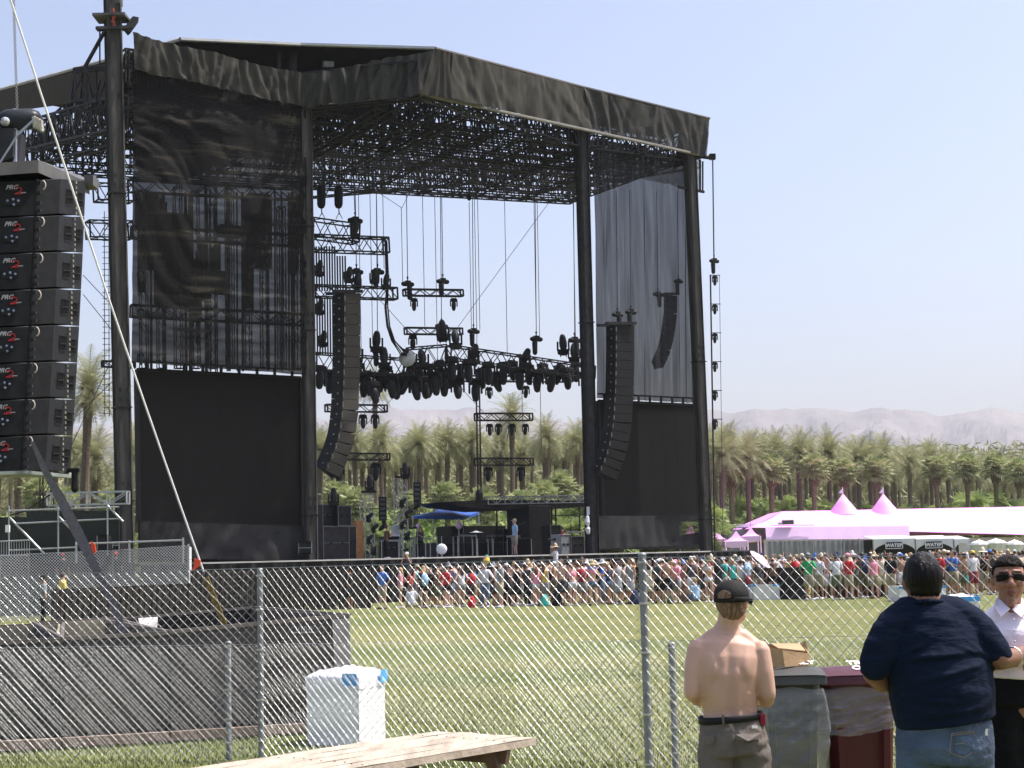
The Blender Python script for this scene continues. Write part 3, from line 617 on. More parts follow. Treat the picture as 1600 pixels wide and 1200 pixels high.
# bumper, belly plate
g=MB(); g.prism([at(-110,262,19.0),at(60,250,19.6),at(140,286,21.3),at(140,280,22.6),at(-110,255,21.8)],(0,0,-.16)); g.box(at(143,285,21.2),(.12,.3,.14)); g.build('top_frame',mat('frame_steel',(.09,.085,.08),.5,.25,3),near)
g=MB(); g.prism([at(-130,742,18.9),at(42,735,19.7),at(72,738,20.0),at(112,742,21),at(112,738,22.3),at(-130,740,21.8)],(0,0,-.04)); g.build('belly_plate',mat('plate_pale',(.2,.23,.2),.5,.15,3),near)
g=MB(); g.chain([at(117,737,20.5),at(117,764,20.5)],[.045,.05],8); g.box(at(115,735,20.5),(.16,.08,.05)); g.build('laser_unit',BLK2,near)
# hoist over the stack
t=thing('chain_hoist',at(40,190,20),'big dusty black chain hoist over the near speaker stack','chain hoist')
g=MB(); g.chain([at(12,188,20),at(50,186,20.1)],[.14,.135],14,side=Vector((0,1,0))); g.build('motor_body',mat('hoist_black',(.03,.035,.04),.35,.2,4),t,smooth=True)
g=MB()
for i in range(4): g.beam(at(53+i*3.5,182+i*2,19.9),at(55+i*3.5,200+i*2,19.9),.028,8)
g.build('connector_plug',mat('plug_cream',(.45,.42,.33),.5,.3,22),t)
g=MB(); g.prism([at(-20,200,19.8),at(22,200,19.9),at(20,245,19.9),at(-20,262,19.8)],(0,.5,0)); g.build('chain_bag',BLK,t)
g=MB(); g.beam(at(23,170,20),at(23,262,20),.03,6); g.beam(at(-5,262,19.8),at(28,210,19.8),.014); g.beam(at(28,210,19.8),at(52,188,19.8),.018); g.ball(at(8,190,19.8),.06,8,6)
g.build('rigging',ALU,t)
g=MB(); y=-30; i=0
P0=at(20,-40,20); P1=at(27,178,20); n=70
for i in range(n):
    p=P0.lerp(P1,i/n); q=P0.lerp(P1,(i+1.15)/n); d=Vector((.013,0,0)) if i%2 else Vector((0,.013,0)); g.beam(p+d,q+d,.005); g.beam(p-d,q-d,.005)
tag(g.build('hoist_chain',mat('chain_steel',(.2,.19,.17),.4,.2,9,metal=.6),origin=P1),'long link chain running up from the near hoist past the frame top','chain')
# guy ropes
def rope(pts,r,m,label,name='guy_rope',cat='rope'):
    g=MB(); g.path(pts,r,6); return tag(g.build(name,m,origin=pts[-1],smooth=True),label,cat)
A=at(10,-20,18.8); B=at(318,893,20.6)
rope([A.lerp(B,k/20)+Vector((0,0,-.25*math.sin(PI*k/20)*.4)) for k in range(21)],.0145,mat('white_rope',(.85,.84,.8),.6,.08,60),'long white rope slanting down across the big left tower')
g=MB(); a=at(321,902,20.6); b=at(350,975,20.9); d=Vector((.036,0,.01)); g.add([a-d,a+d,b+d,b-d],[(0,1,2,3)]); g.prism([a-d,a+d,b+d,b-d],(0,.012,0)); tag(g.build('yellow_strap',mat('yellow_strap',(.5,.38,.1),.7,.2,12),origin=b),'yellow ratchet strap at the lower end of the white rope','strap')
g=MB(); g.prism([at(303,872,20.5),at(314,876,20.5),at(312,884,20.5),at(299,893,20.5),at(303,883,20.5)],(0,.02,0)); tag(g.build('orange_ribbon',ORNG,origin=at(310,880,20.5)),'orange ribbon tied on the white rope','ribbon')
g=MB(); g.prism([at(142,846,20.1),at(148,850,20.1),at(150,862,20.1),at(146,866,20.1),at(142,862,20.1)],(0,.02,0)); tag(g.build('orange_ribbon',ORNG,origin=at(146,860,20.1)),'orange ribbon tied on the wide dark strap','ribbon')
g=MB(); pp=[(50,690,19.7,.02),(70,735,19.8,.045),(92,775,19.9,.065),(120,830,20,.075),(150,890,20.1,.055),(175,940,20.2,.05),(196,1000,20.3,.045)]
pr=None
for (x,y,Y,hw) in pp:
    p=at(x,y,Y); cur=(p-Vector((hw,0,0)),p+Vector((hw,0,.0)))
    if pr: g.add([pr[0],pr[1],cur[1],cur[0]],[(0,1,2,3)]); g.add([pr[0]+Vector((0,.02,0)),pr[1]+Vector((0,.02,0)),cur[1]+Vector((0,.02,0)),cur[0]+Vector((0,.02,0))],[(3,2,1,0)])
    pr=cur
tag(g.build('webbing_strap',mat('grey_webbing',(.17,.16,.18),.7,.2,20),origin=at(196,1000,20.3)),'wide dark grey webbing strap running down from the speaker stack','strap')
# wire ladder left of tower
t=thing('wire_ladder',S(168,640,6),'thin wire ladder hanging just left of the big left tower','ladder')
for x in (163,170):
    g=MB(); g.beam(S(x,330,6),S(x+.6,650,6),.02); g.build('side_rope',WIRE,t)
g=MB()
for y in range(340,650,9): g.beam(S(160,y,6),S(172,y,6),.02)
g.build('rungs',WIRE,t)
for i,(a,b,c,d) in enumerate(((130,430,182,485),(130,460,182,525),(120,650,182,590),(110,700,182,545))):
    rope([S(a,b,5),S(c,d,5)],.018,WIRE,f'thin slanting wire left of the big tower, {ordn(i)} from the top','steel_wire','wire')
# lamps behind left scrim edge
for i,y in enumerate((305,430,490,560)): light(220,y,-.5,.55,.3,.1,f'small lamp hanging before the left edge of the black scrim, {ordn(i)} from the top')
# ================================================================= PALMS
TRUNK=mat('palm_bark',(.15,.115,.085),.9,.35,5,.6,14,stretch=(1,1,3)); FROND=mat('date_frond',(.24,.26,.12),.6,.35,.8,transl=.35,c2=(.33,.325,.18)); FANF=mat('fan_frond',(.20,.27,.10),.6,.35,1.2,transl=.3,c2=(.36,.38,.19)); DEADF=mat('dead_frond',(.27,.21,.13),.9,.3,3); BOOT=mat('palm_boots',(.18,.165,.09),.9,.4,10,.6,20)
REDT=mat('fan_trunk',(.15,.14,.07),.9,.3,4,.5,16,stretch=(1,1,3))
def frond(mb,o,az,el,L,n,ll,droop,rr,wdt=.05):
    d=Vector((math.cos(az)*math.cos(el),math.sin(az)*math.cos(el),math.sin(el))); p=Vector(o); sd=Vector((-math.sin(az),math.cos(az),0)); pts=[p.copy()]
    for i in range(n):
        d=(d+Vector((0,0,-droop*(i/n+.25)/n*2.2))).normalized(); p=p+d*(L/n); pts.append(p.copy())
        t=(i+1)/n; k=ll*math.sin(PI*min(1,.12+.86*t))**.6
        upv=d.cross(sd).normalized()
        if upv.z<0: upv=-upv
        for s in(-1,1):
            lf=(sd*s*.75+d*.55+upv*.25*rr.uniform(-.4,1)).normalized()*k*rr.uniform(.8,1.15); b=p+d*0
            w_=d*wdt; e=b+lf+Vector((0,0,-.16*k)); mb.add([b-w_,b+w_,e],[(0,1,2)])
    for a,b in zip(pts,pts[1:]): mb.add([a-sd*.03,a+sd*.03,b+sd*.02,b-sd*.02],[(0,1,2,3)])
def make_date(seed,h=13):
    rr=random.Random(seed); t=thing('date_palm',(0,0,0),None,None); lean=rr.uniform(-.5,.5)
    g=MB(); P=[Vector((lean*(z/h)**1.6,0,z)) for z in [h*k/9 for k in range(10)]]; rad=[.42]+[.30+rr.uniform(-.02,.02)]*7+[.36,.42]
    g.chain(P,rad,9); g.build('trunk',TRUNK,t,smooth=False); top=P[-1]
    g=MB(); 
    for k in range(46): a=rr.uniform(0,2*PI); z=rr.uniform(-1.6,.15); r_=.36; c=top+Vector((math.cos(a)*r_,math.sin(a)*r_,z)); g.beam(c,c+Vector((math.cos(a)*.3,math.sin(a)*.3,.22)),.07,4,.02)
    g.build('trunk_boots',TRUNK,t)
    g=MB()
    for k in range(78):
        a=k*2.399+rr.uniform(-.2,.2); u=(k+.5)/78; el=math.radians(lerp(84,-36,u**.9))
        frond(g,top+Vector((0,0,.1)),a,el,rr.uniform(3.1,3.9),24,rr.uniform(.75,1.15),rr.uniform(.8,1.15)*lerp(1,.75,u),rr,.032)
    g.build('crown',FROND,t)
    g=MB()
    for k in range(12): frond(g,top-Vector((0,0,.3)),rr.uniform(0,2*PI),math.radians(rr.uniform(-55,-30)),rr.uniform(2,3),9,.4,.6,rr,.05)
    g.build('dead_fronds',DEADF,t); return t
def fanleaf(mb,o,az,el,L,R0,rr):
    d=Vector((math.cos(az)*math.cos(el),math.sin(az)*math.cos(el),math.sin(el))); sd=Vector((-math.sin(az),math.cos(az),0)); o=Vector(o); c=o+d*L-Vector((0,0,.12*L)); mb.add([o-sd*.03,o+sd*.03,c+sd*.02,c-sd*.02],[(0,1,2,3)])
    u=d.cross(sd)
    for k in range(13):
        a=lerp(-2.0,2.0,k/12)+rr.uniform(-.06,.06); e=(d*math.cos(a)+sd*math.sin(a)); q=c+e*R0*rr.uniform(.8,1.1)+Vector((0,0,-.28*R0*rr.uniform(.3,1.2))); s=e.cross(u).normalized()*R0*.085
        m_=c+e*R0*.6+Vector((0,0,-.03)); mb.add([c,m_-s,q,m_+s],[(0,1,2,3)])
def make_fan(seed,h=9,n=44):
    rr=random.Random(seed); t=thing('fan_palm',(0,0,0),None,None)
    g=MB(); P=[Vector((.1*math.sin(z*.4),0,z)) for z in [h*k/8 for k in range(9)]]; g.chain(P,[.36]+[.27]*6+[.34,.4],10); g.build('trunk',REDT,t); top=P[-1]
    g=MB()
    for k in range(90): a=k*2.4; z=-2.0*k/90; r_=.30+.12*math.sin(PI*k/90); c=top+Vector((math.cos(a)*r_,math.sin(a)*r_,z)); g.beam(c,c+Vector((math.cos(a)*.22,math.sin(a)*.22,.16)),.11,4,.05,True)
    g.build('trunk_boots',BOOT,t)
    g=MB()
    for k in range(n):
        u=(k+.5)/n; fanleaf(g,top,k*2.399,math.radians(lerp(80,-45,u**.9)),rr.uniform(.9,1.4),rr.uniform(.75,1.0),rr)
    g.build('crown',FANF,t); return t
def make_bush(seed,kind):
    rr=random.Random(seed); t=thing('shrub',(0,0,0),None,None)
    g=MB()
    for k in range(7): a=rr.uniform(0,2*PI); g.beam((0,0,0),(math.cos(a)*.8,math.sin(a)*.8,rr.uniform(1.2,2.2)),.06,5,.02)
    g.build('stems',TRUNK,t); g=MB()
    if kind==0:
        for b in range(16):
            c=Vector((rr.gauss(0,1.3),rr.gauss(0,.8),rr.uniform(.6,3.2)))
            for k in range(12): fanleaf(g,c,rr.uniform(0,2*PI),rr.uniform(-.2,1.3),rr.uniform(.3,.7),rr.uniform(.4,.75),rr)
        g.build('leaves',mat('shrub_fan',(.14,.22,.06),.55,.4,1.2,transl=.35,c2=(.30,.36,.13)),t)
    else:
        for k in range(2200):
            th=rr.uniform(0,2*PI); cc=rr.choice([(0,0,1.4),(1.1,0,1.1),(-1.1,.2,1.2),(.4,0,2.3),(-.5,0,2.2)]); v=Vector((rr.gauss(0,1),rr.gauss(0,1),rr.gauss(0,1))).normalized()*rr.uniform(.55,1.0)*1.05; c=Vector(cc)+v
            if c.z<0: c.z=.1
            a=Vector((rr.gauss(0,1),rr.gauss(0,1),rr.gauss(0,1))).normalized()*.16; b=Vector((rr.gauss(0,1),rr.gauss(0,1),rr.gauss(0,1))).normalized()*.08; g.add([c-a,c+b,c+a,c-b],[(0,1,2,3)])
        g.build('leaves',mat('shrub_leaf',(.10,.19,.04),.6,.45,.9,transl=.3,c2=(.22,.32,.08)),t)
    return t
DP=[make_date(k) for k in (1,2,3,4)]; FP=[make_fan(k) for k in (5,6,7)]; BP=[make_bush(8,0),make_bush(9,0),make_bush(10,1)]
used=set()
def place(P,px,Y,s,label,cat,group,zs=None,rz=None):
    t=P if P.name not in used else copytree(P); used.add(P.name)
    t.location=ground(px,Y); t.scale=(s,s,zs or s)
    if cat=='palm' and zs:
        H0_=9 if label.startswith('stubby') else 13; h_=zs*H0_; s=s*(.68 if px<1100 else .80) if H0_==13 else s; t.scale=(s,s,s)
        for c in t.children:
            if c.name.startswith('trunk') and 'boots' not in c.name: c.scale=(1,1,h_/s/H0_)
            else: c.location=(0,0,h_/s-H0_)
    t.rotation_euler=(0,0,R_.uniform(0,6.28) if rz is None else rz); tag(t,label,cat,group); return t
def palmY(px): return 140 if px<900 else lerp(140,152,(px-900)/300) if px<1200 else lerp(152,212,(px-1200)/400)
def region(px): return 'left of the first tower' if px<175 else 'between the left towers' if px<480 else 'seen through the stage' if px<920 else 'behind the right wing' if px<1105 else 'behind the pink tents'
cnt={}
def lab(kind,px,row):
    r=region(px); k=(kind,r,row); cnt[k]=cnt.get(k,0)+1
    return f'{kind} {row} {r}, {ordn(cnt[k]-1)} from left'
# height for a crown centre at pixel y
def hfor(px,py,Y): return at(px,py,Y).z
# nearest, picked out palms
pick=[(128,608,104,'date'),(144,715,118,'date'),(30,720,122,'date'),(214,715,112,'date'),(588,600,150,'date'),(802,650,128,'date'),(862,682,136,'date'),(905,690,140,'date'),(600,690,134,'date'),(655,692,138,'date'),(700,690,141,'date'),(560,690,138,'date'),(745,688,141,'date'),(500,700,140,'date'),
(1130,702,140,'date'),(1172,705,142,'date'),(1252,698,148,'date'),(1300,697,152,'date'),(1366,708,160,'date'),(1393,700,165,'date'),(1425,712,175,'date'),(1460,705,182,'date'),(1488,718,180,'date'),(1225,700,152,'date'),(1345,706,158,'date'),(1530,728,195,'date'),(1575,735,200,'date'),(1598,736,196,'date')]
for i,(px,py,Y,k) in enumerate(sorted(pick)):
    py+=(12 if px>1100 else 4); h=hfor(px,py,Y); s=(1.25 if Y<125 else 1.0); place(DP[i%4],px,Y,s,lab('tall date palm',px,'in front row'),'palm','date palms',zs=h/13)
fans=[(1147,735,142,'fan'),(1210,732,143,0),(1277,730,143,0),(1324,735,145,0),(1374,733,146,0),(1468,730,150,0),(1517,728,152,0),(1562,728,154,0),(1598,735,150,0),(60,770,112,0),(108,790,108,0),(700,775,120,0),(755,790,112,0),(852,775,118,0),(880,760,124,0),(530,775,118,0),(560,790,112,0),(645,790,116,0),(925,780,118,0),(178,790,108,0),(820,790,108,0)]
for i,(px,py,Y,k) in enumerate(sorted(fans)):
    h=max(2.2,hfor(px,py,Y)); s=.85 if px>1100 else .8; place(FP[i%3],px,Y,s,lab('stubby fan palm',px,'before the date palms'),'palm','fan palms',zs=h/9)
for row,(dy,step,ph) in enumerate(((16,25,9),(34,28,22),(60,30,5))):
    px=-40+ph; i=0
    while px<1660:
        Y=palmY(px)+dy; y=(lerp(706,752,max(0,(px-1200)/400)) if px>1200 else 702)-(6 if row==2 else 0)
        y+=R_.uniform(-9,16); h=hfor(px,y,Y)
        if not(150<px<200): place(DP[R_.randrange(4)],px+R_.uniform(-9,9),Y+R_.uniform(-4,4),R_.uniform(.85,1.05),lab('date palm',px,('in second row','in third row','in rearmost row')[row]),'palm','date palms',zs=h/13)
        px+=(step if px<1100 else step*1.35)+R_.uniform(-8,8)
for row,(Y0,step,hh) in enumerate(((104,46,1.05),(118,38,1.35),(135,34,1.5))):
    px=-40
    while px<1660:
        k=R_.choice([0,0,1,2]) if row<2 else R_.choice([0,1,1]); 
        s=hh*R_.uniform(.85,1.2)*(1.12 if px>1100 else 1)
        Y=Y0+R_.uniform(-3,3)+(42-row*7 if px>1090 else 0)
        place(BP[k],px+R_.uniform(-8,8),Y,s,lab('green undergrowth shrub' if k==2 else 'fan-leaved green shrub',px,('nearest','in middle belt','in rear belt')[row]),'shrub','undergrowth shrubs'); px+=step*R_.uniform(.8,1.2)
# dense low mass behind
rr=random.Random(3); g=MB()
for k in range(80000):
    px=rr.uniform(-60,1660); Y=palmY(px)+rr.uniform(62,85); p=ground(px,Y); p.z=rr.uniform(0,15.5)*rr.random()**.15*Y/210
    a=Vector((rr.gauss(0,1),rr.gauss(0,.5),rr.gauss(0,1))).normalized()*rr.uniform(.6,1.3); b=Vector((rr.gauss(0,1),rr.gauss(0,1),rr.gauss(0,1))).normalized()*.22; g.add([p-a,p+b,p+a,p-b],[(0,1,2,3)])
struct(g.build('far_grove',FROND),'stuff')
# ================================================================= TENTS
TY=126
def hiptent(label,xs,ys_r,ye,Y,dep,m,name='event_tent'):
    pass
t=thing('event_tent',ground(1400,TY),'very long pink-white marquee with two pointed peaks behind the crowd','tent')
zr=at(1400,797,TY+6).z; ze=at(1400,843,TY).z; g=MB()
RL=at(1222,799,TY+6); RR2=at(1680,790,TY+6); EL=at(1172,826,TY); ER=at(1700,838,TY-1)
def fn(s,t_):
    top=RL.lerp(RR2,s); bot=EL.lerp(ER,s) if True else None; bot.z=lerp(at(1172,824,TY).z,at(1700,838,TY).z,s); p=top.lerp(bot,t_); p.z-=.10*math.sin(PI*t_); return p
g.grid(fn,60,8)
RLb=RL+Vector((0,7,0)); 
g.add([RL,RLb,EL+Vector((0,14,0)),EL],[(0,1,2,3)]); g.add([RL,RR2,RR2+Vector((0,8,-2.2)),RL+Vector((0,8,-2.2))],[(0,1,2,3)])
g.build('roof',PINKR,t,smooth=True)
g=MB()
a=at(1196,824,TY-1.5); b=at(1420,822,TY-1.5); c=at(1420,842,TY-1.5); d=at(1196,843,TY-1.5)
g.grid(lambda s,t_: a.lerp(b,s).lerp(d.lerp(c,s),t_)+Vector((0,-.35*t_+.008*math.sin(s*50),0)),40,3); g.build('awning',PINK,t,smooth=True)
g=MB(); A_=at(1195,843,TY); g.prism([Vector((A_.x,TY+.5,0)),Vector((at(1700,800,TY).x,TY+.5,0)),Vector((at(1700,800,TY).x,TY+.5,2.6)),Vector((A_.x,TY+.5,3.0))],(0,.05,0)); g.build('side_wall',PALEV,t)
for x,y in ((1317,771),(1380,771)):
    g=MB(); ap=at(x,y,TY+6); n=16; base=[Vector((ap.x+1.4*math.cos(2*PI*k/n),ap.y+1.4*math.sin(2*PI*k/n),at(x,804,TY+5).z)) for k in range(n)]
    ring=[ap.lerp(b_,.5)+Vector((0,0,-.03)) for b_ in base]
    g.add([ap]+ring+base,[(0,1+k,1+(k+1)%n) for k in range(n)]+[(1+k,1+n+k,1+n+(k+1)%n,1+(k+1)%n) for k in range(n)]); pk=g.build('peak',PINKR,t,smooth=True)
    g=MB(); g.beam(ap,ap+Vector((0,0,.5)),.03); g.prism([ap+Vector((0,0,.45)),ap+Vector((-.35,0,.05)),ap+Vector((0,0,.0))],(0,.02,0)); g.build('flag',PALEV,pk)
def peaktent(label,x0,x1,xp,yp,ye,yb,Y,name='peaked_tent'):
    A=at(x0,ye,Y);B=at(x1,ye,Y);w_=(B-A).length; ap=at(xp,yp,Y+w_/2); t=thing(name,Vector((ap.x,ap.y,0)),label,'tent','small peaked pink tents')
    h=ap.x; ze_=A.z; co_=[Vector((A.x,Y,ze_)),Vector((B.x,Y,ze_)),Vector((B.x,Y+w_,ze_)),Vector((A.x,Y+w_,ze_))]
    g=MB()
    for k in range(4):
        p,q=co_[k],co_[(k+1)%4]
        def fn(s,t_,p=p,q=q): 
            v=ap.lerp(p.lerp(q,s),t_); v.z-=(ap.z-ze_)*.22*math.sin(PI*t_); return v
        g.grid(fn,8,6)
    g.build('roof',PINKR,t,smooth=True); g=MB()
    for k in range(4):
        p,q=co_[k],co_[(k+1)%4]; g.grid(lambda s,t_,p=p,q=q: Vector((lerp(p.x,q.x,s),lerp(p.y,q.y,s),ze_-(.35+.12*abs(math.sin(s*PI)))*t_)),8,1)
        g.beam((p.x,p.y,0),(p.x,p.y,ze_),.05)
    g.build('valance',PINK,t); g=MB(); g.beam(ap,ap+Vector((0,0,.35)),.03); g.build('finial',ALU,t)
peaktent('small pink tent half hidden by the right edge of the stage',1096,1134,1114,814,843,850,118)
peaktent('low pink tent between the stage and a parked trailer',1133,1168,1150,829,846,850,112)
peaktent('tiny pink peaked tent in front of the white trailer',1160,1188,1173,823,838,850,124)
peaktent('pink tent glimpsed below the near speaker stack at far left',-30,14,-12,832,860,864,88)
t_=peaktent('grey-white tent seen through the gauze below the right video screen',1062,1096,1078,812,846,852,104)
# trailer behind
t=thing('white_trailer',ground(1170,130),'white trailer with grey roof beside the long pink marquee','trailer'); g=MB(); c=at(1166,834,131); g.box((c.x,c.y,c.z/2+.35),(3.2,3,c.z)); g.build('body',mat('trailer_grey',(.36,.38,.4),.5,.15,2),t); g=MB(); c=at(1168,822,131); g.box(c,(4.6,3.3,.25)); g.build('roof',WHITE,t)
g=MB(); c=at(1176,839,129.3); g.box(c,(1.4,.04,.5)); sgn=g.build('sign',WHITE,t); g=MB(); 
for k in range(3): g.box(c+Vector((.15+.22*k,-.04,.03)),(.13,.02,.22))
g.build('sign_print',RED,sgn); g=MB(); g.box(at(1179,846,128.8),(1.9,.05,.25)); g.build('sign_strip',mat('yellow_sign',(.7,.55,.08),.6),t)
t=thing('roof_unit',at(1232,816,TY-1),'dark green air unit standing on the marquee edge','air unit'); g=MB(); c=at(1231,816,TY-1.6); g.box(c,(.85,.6,.34)); g.build('case',mat('unit_green',(.10,.13,.10),.6,.2,6),t,bevel=.03); g=MB(); g.box(at(1219,818,TY-1.6),(.3,.4,.18)); g.beam(at(1205,821,TY-1.7),at(1272,820.5,TY-1.7),.035); g.build('rail',PALEV,t)
# mesh fence with windscreen
t=thing('screened_fence',ground(1280,118),'grey screened fence panels standing under the marquee edge','fence')
for i in range(7):
    x0=1198+i*24; g=MB(); a=at(x0,846-i*.3,118);b=at(x0+23.6,846-i*.3,118); a.z=b.z=max(a.z,2.7)
    g.grid(lambda s,t_: Vector((lerp(a.x,b.x,s),118+.05*math.sin(s*17+i),lerp(a.z,0,t_))),10,4); g.build('windscreen',mat('windscreen',(.24,.26,.27),.8,.2,2,trans=.15) if i!=5 else mat('windscreen_dark',(.15,.16,.16),.8,.2,2,trans=.1),t); g=MB(); g.beam((a.x,117.9,0),(a.x,117.9,2.8),.045,6); g.build('post',ALU,t)
# WATER booths
for j,(x0,x1,xs,sg) in enumerate(((1364,1430,1397,1),(1430,1490,1459,1),(1490,1516,1503,0))):
    Y=110; t=thing('water_booth',ground((x0+x1)/2,Y),('left white booth with arched front and a WATER sign','right white booth with arched front and a WATER sign','narrow white arched booth right of the two WATER booths')[j],'booth','white arched booths')
    a=at(x0,842,Y);b=at(x1,842,Y);z1=a.z-.05; g=MB(); n=14; zb=at(x0,862,Y).z
    for k in range(n):
        s0,s1=k/n,(k+1)/n; A0,A1=[Vector((lerp(a.x,b.x,s),Y,z1)) for s in(s0,s1)]; zz=[zb+(z1-.24-zb)*math.sin(PI*s)**.6 for s in (s0,s1)]
        g.add([A0,A1,Vector((A1.x,Y,zz[1])),Vector((A0.x,Y,zz[0]))],[(0,1,2,3)])
    g.build('arched_front',PALEV,t); g=MB(); g.prism([Vector((a.x,Y,z1)),Vector((b.x,Y,z1)),Vector((b.x,Y+3,z1+.25)),Vector((a.x,Y+3,z1+.25))],(0,0,.03)); g.build('roof',PALEV,t)
    g=MB(); g.box(((a.x+b.x)/2,Y+3,z1/2),((b.x-a.x),.05,z1)); g.build('back_wall',mat('booth_dark',(.05,.05,.055),.8,.2,3),t); g=MB()
    for x in(a.x,b.x): g.beam((x,Y,0),(x,Y,z1),.05,6)
    g.build('post',ALU,t)
    if sg:
        c=at(xs,852 if j==0 else 851,Y-.15); g=MB(); g.box(c,(1.22,.04,.44)); s_=g.build('sign_board',mat('sign_ink',(.05,.045,.06),.5,.1,5),t); g=MB(); textmb(g,'WATER',.33,c+Vector((0,-.03,-.01)),Vector((1,0,0)),Vector((0,0,1)),bold=.012); 
        for sx in(-.57,.57): g.box(c+Vector((sx,-.03,0)),(.05,.01,.46))
        g.box(c+Vector((0,-.03,-.22)),(1.15,.01,.04)); g.build('lettering',WHITE,s_)
for j,(x,y,w_) in enumerate(((1530,848,30),(1556,846,34),(1585,848,30))):
    Y=108; t=thing('market_umbrella',ground(x,Y),f'flat pale sunshade over the crowd at the right edge, {ordn(j)} from the left','sunshade','pale sunshades'); c=at(x,y,Y); g=MB(); g.chain([c+Vector((0,0,-.12)),c+Vector((0,0,.02)),c+Vector((0,0,.2))],[w_/F*Y*.5,w_/F*Y*.42,.05],10); g.build('canopy',PALEV,t); g=MB(); g.beam((c.x,Y,0),c,.035,6); g.build('pole',ALU,t)
# ================================================================= LEFT BACKSTAGE
t=thing('scaffold',S(60,860,3),'silver pipe scaffold with diagonal braces left of the stage','scaffold')
def pipe(mb,a,b,Y=66,r=.035): mb.beam(at(*a,Y),at(*b,Y),r,6)
for nm,pts in (('upright',((14,790),(14,868))),('upright',((91,788),(91,868))),('upright',((168,786),(168,868))),('ledger',((14,798),(186,792))),('ledger',((25,818),(190,810))),('ledger',((14,860),(120,855))),('brace',((14,808),(70,866))),('brace',((92,808),(120,836))),('brace',((168,790),(192,815)))):
    g=MB(); pipe(g,*pts,r=.045 if nm=='brace' else .032); g.build(nm,ALU,t)
g=MB(); g.box(at(12,826,65.8),(.17,.1,.3)); g.build('notice_box',WHITE,t)
g=MB(); g.truss(at(76,790,68),at(200,787,68),.52,.5,.75,.04,.03,posts=True); tag(g.build('platform_truss',ALU,origin=at(76,790,68)),'silver box truss lying on the left scaffold top','truss')
g=MB(); g.path([at(14,806,67),at(40,798,67),at(60,785,67),at(78,773,67)],.035); tag(g.build('power_cable',BLK2,origin=at(40,798,67)),'black cable drooping onto the left end of the scaffold','cable')
g=MB(); 
def bw(x0,x1,y0,Y): 
    a=at(x0,y0,Y);b=at(x1,y0,Y); g.prism([a,b,Vector((b.x,b.y,0)),Vector((a.x,a.y,0))],(0,.1,0))
bw(-30,186,808,71); bw(42,186,798,70.5); tag(g.build('backstage_wall',mat('dark_mesh_wall',(.03,.036,.032),.85,.4,.5,trans=.04),origin=ground(80,71)),'dark green-black mesh wall behind the left scaffold','wall')
t=thing('crowd_barrier',ground(30,64),'pale steel crowd barrier on the left platform','barrier')
g=MB(); a=(0,846);b=(46,844); pipe(g,a,b,64,.03); pipe(g,(0,868),(46,868),64,.03); g.build('frame',ALU,t); g=MB()
for k in range(12): pipe(g,(2+k*4,846),(2+k*4,868),64,.012)
g.build('bars',ALU,t)
t=thing('guard_rail',ground(200,62),'steel pipe guard rail along the top of the left platform','railing')
g=MB(); pipe(g,(119,850),(286,844),62,.035); g.build('top_rail',ALU,t)
for x,y in((119,849),(202,847),(286,843)): g=MB(); pipe(g,(x,y-3),(x,880),62,.04); g.build('post',ALU,t)
for x,y,w_,h_,l in ((163,848,16,22,'black road case with chrome edges on the platform beside the left tower'),(184,852,10,12,'small grey road case by the foot of the left tower'),(478,856,20,18,'small open equipment rack at the stage edge by the second tower'),(20,0,0,0,'')):
    if not w_: continue
    Y=66 if x<300 else 76; t=thing('road_case',at(x,y+h_/2,Y),l,'case'); s_=Y/F; c=at(x,y,Y); g=MB(); g.box(c,(w_*s_,.6,h_*s_)); g.build('case_body',BLK2,t); g=MB()
    for sx in(-.5,.5):
        for sz in (-.5,.5): g.beam(c+Vector((sx*w_*s_,-.31,-.5*h_*s_)),c+Vector((sx*w_*s_,-.31,.5*h_*s_)),.025); g.beam(c+Vector((-.5*w_*s_,-.31,sz*h_*s_)),c+Vector((.5*w_*s_,-.31,sz*h_*s_)),.025)
    g.beam(c+Vector((-.5*w_*s_,-.31,0)),c+Vector((.5*w_*s_,-.31,0)),.02); g.build('edge_trim',ALU,t)
# stage-front barrier walls
def bwall(label,x0,x1,yt0,yt1,Y0,Y1,m,panels,th=.12):
    t=thing('black_barrier',ground((x0+x1)/2,(Y0+Y1)/2),label,'barrier')
    for i in range(panels):
        k0=i/panels;k1=(i+1)/panels-.006; a=at(lerp(x0,x1,k0),lerp(yt0,yt1,k0),lerp(Y0,Y1,k0)); b=at(lerp(x0,x1,k1),lerp(yt0,yt1,k1),lerp(Y0,Y1,k1)); g=MB(); n=12
        g.grid(lambda s,t_: a.lerp(b,s)*1.0-Vector((0,0,1))*(t_*a.lerp(b,s).z)+Vector((0,.03*math.sin(s*20+i*2+t_*3),0)),n,3); 
        g.prism([a+Vector((0,.05,0)),b+Vector((0,.05,0)),Vector((b.x,b.y+.05,0)),Vector((a.x,a.y+.05,0))],(0,th,0)); g.build('panel',m,t)
DKW=mat('dark_brown_cloth',(.045,.040,.037),.85,.35,.7,.3,4,stretch=(1,1,2.5))
bwall('long dark cloth-covered barrier behind the fence, below the deck front',296,580,892,890,66,69,DKW,11)
bwall('lower dark cloth-covered barrier in front of the wire-mesh platform',80,302,921,911,55,58,DKW,7)
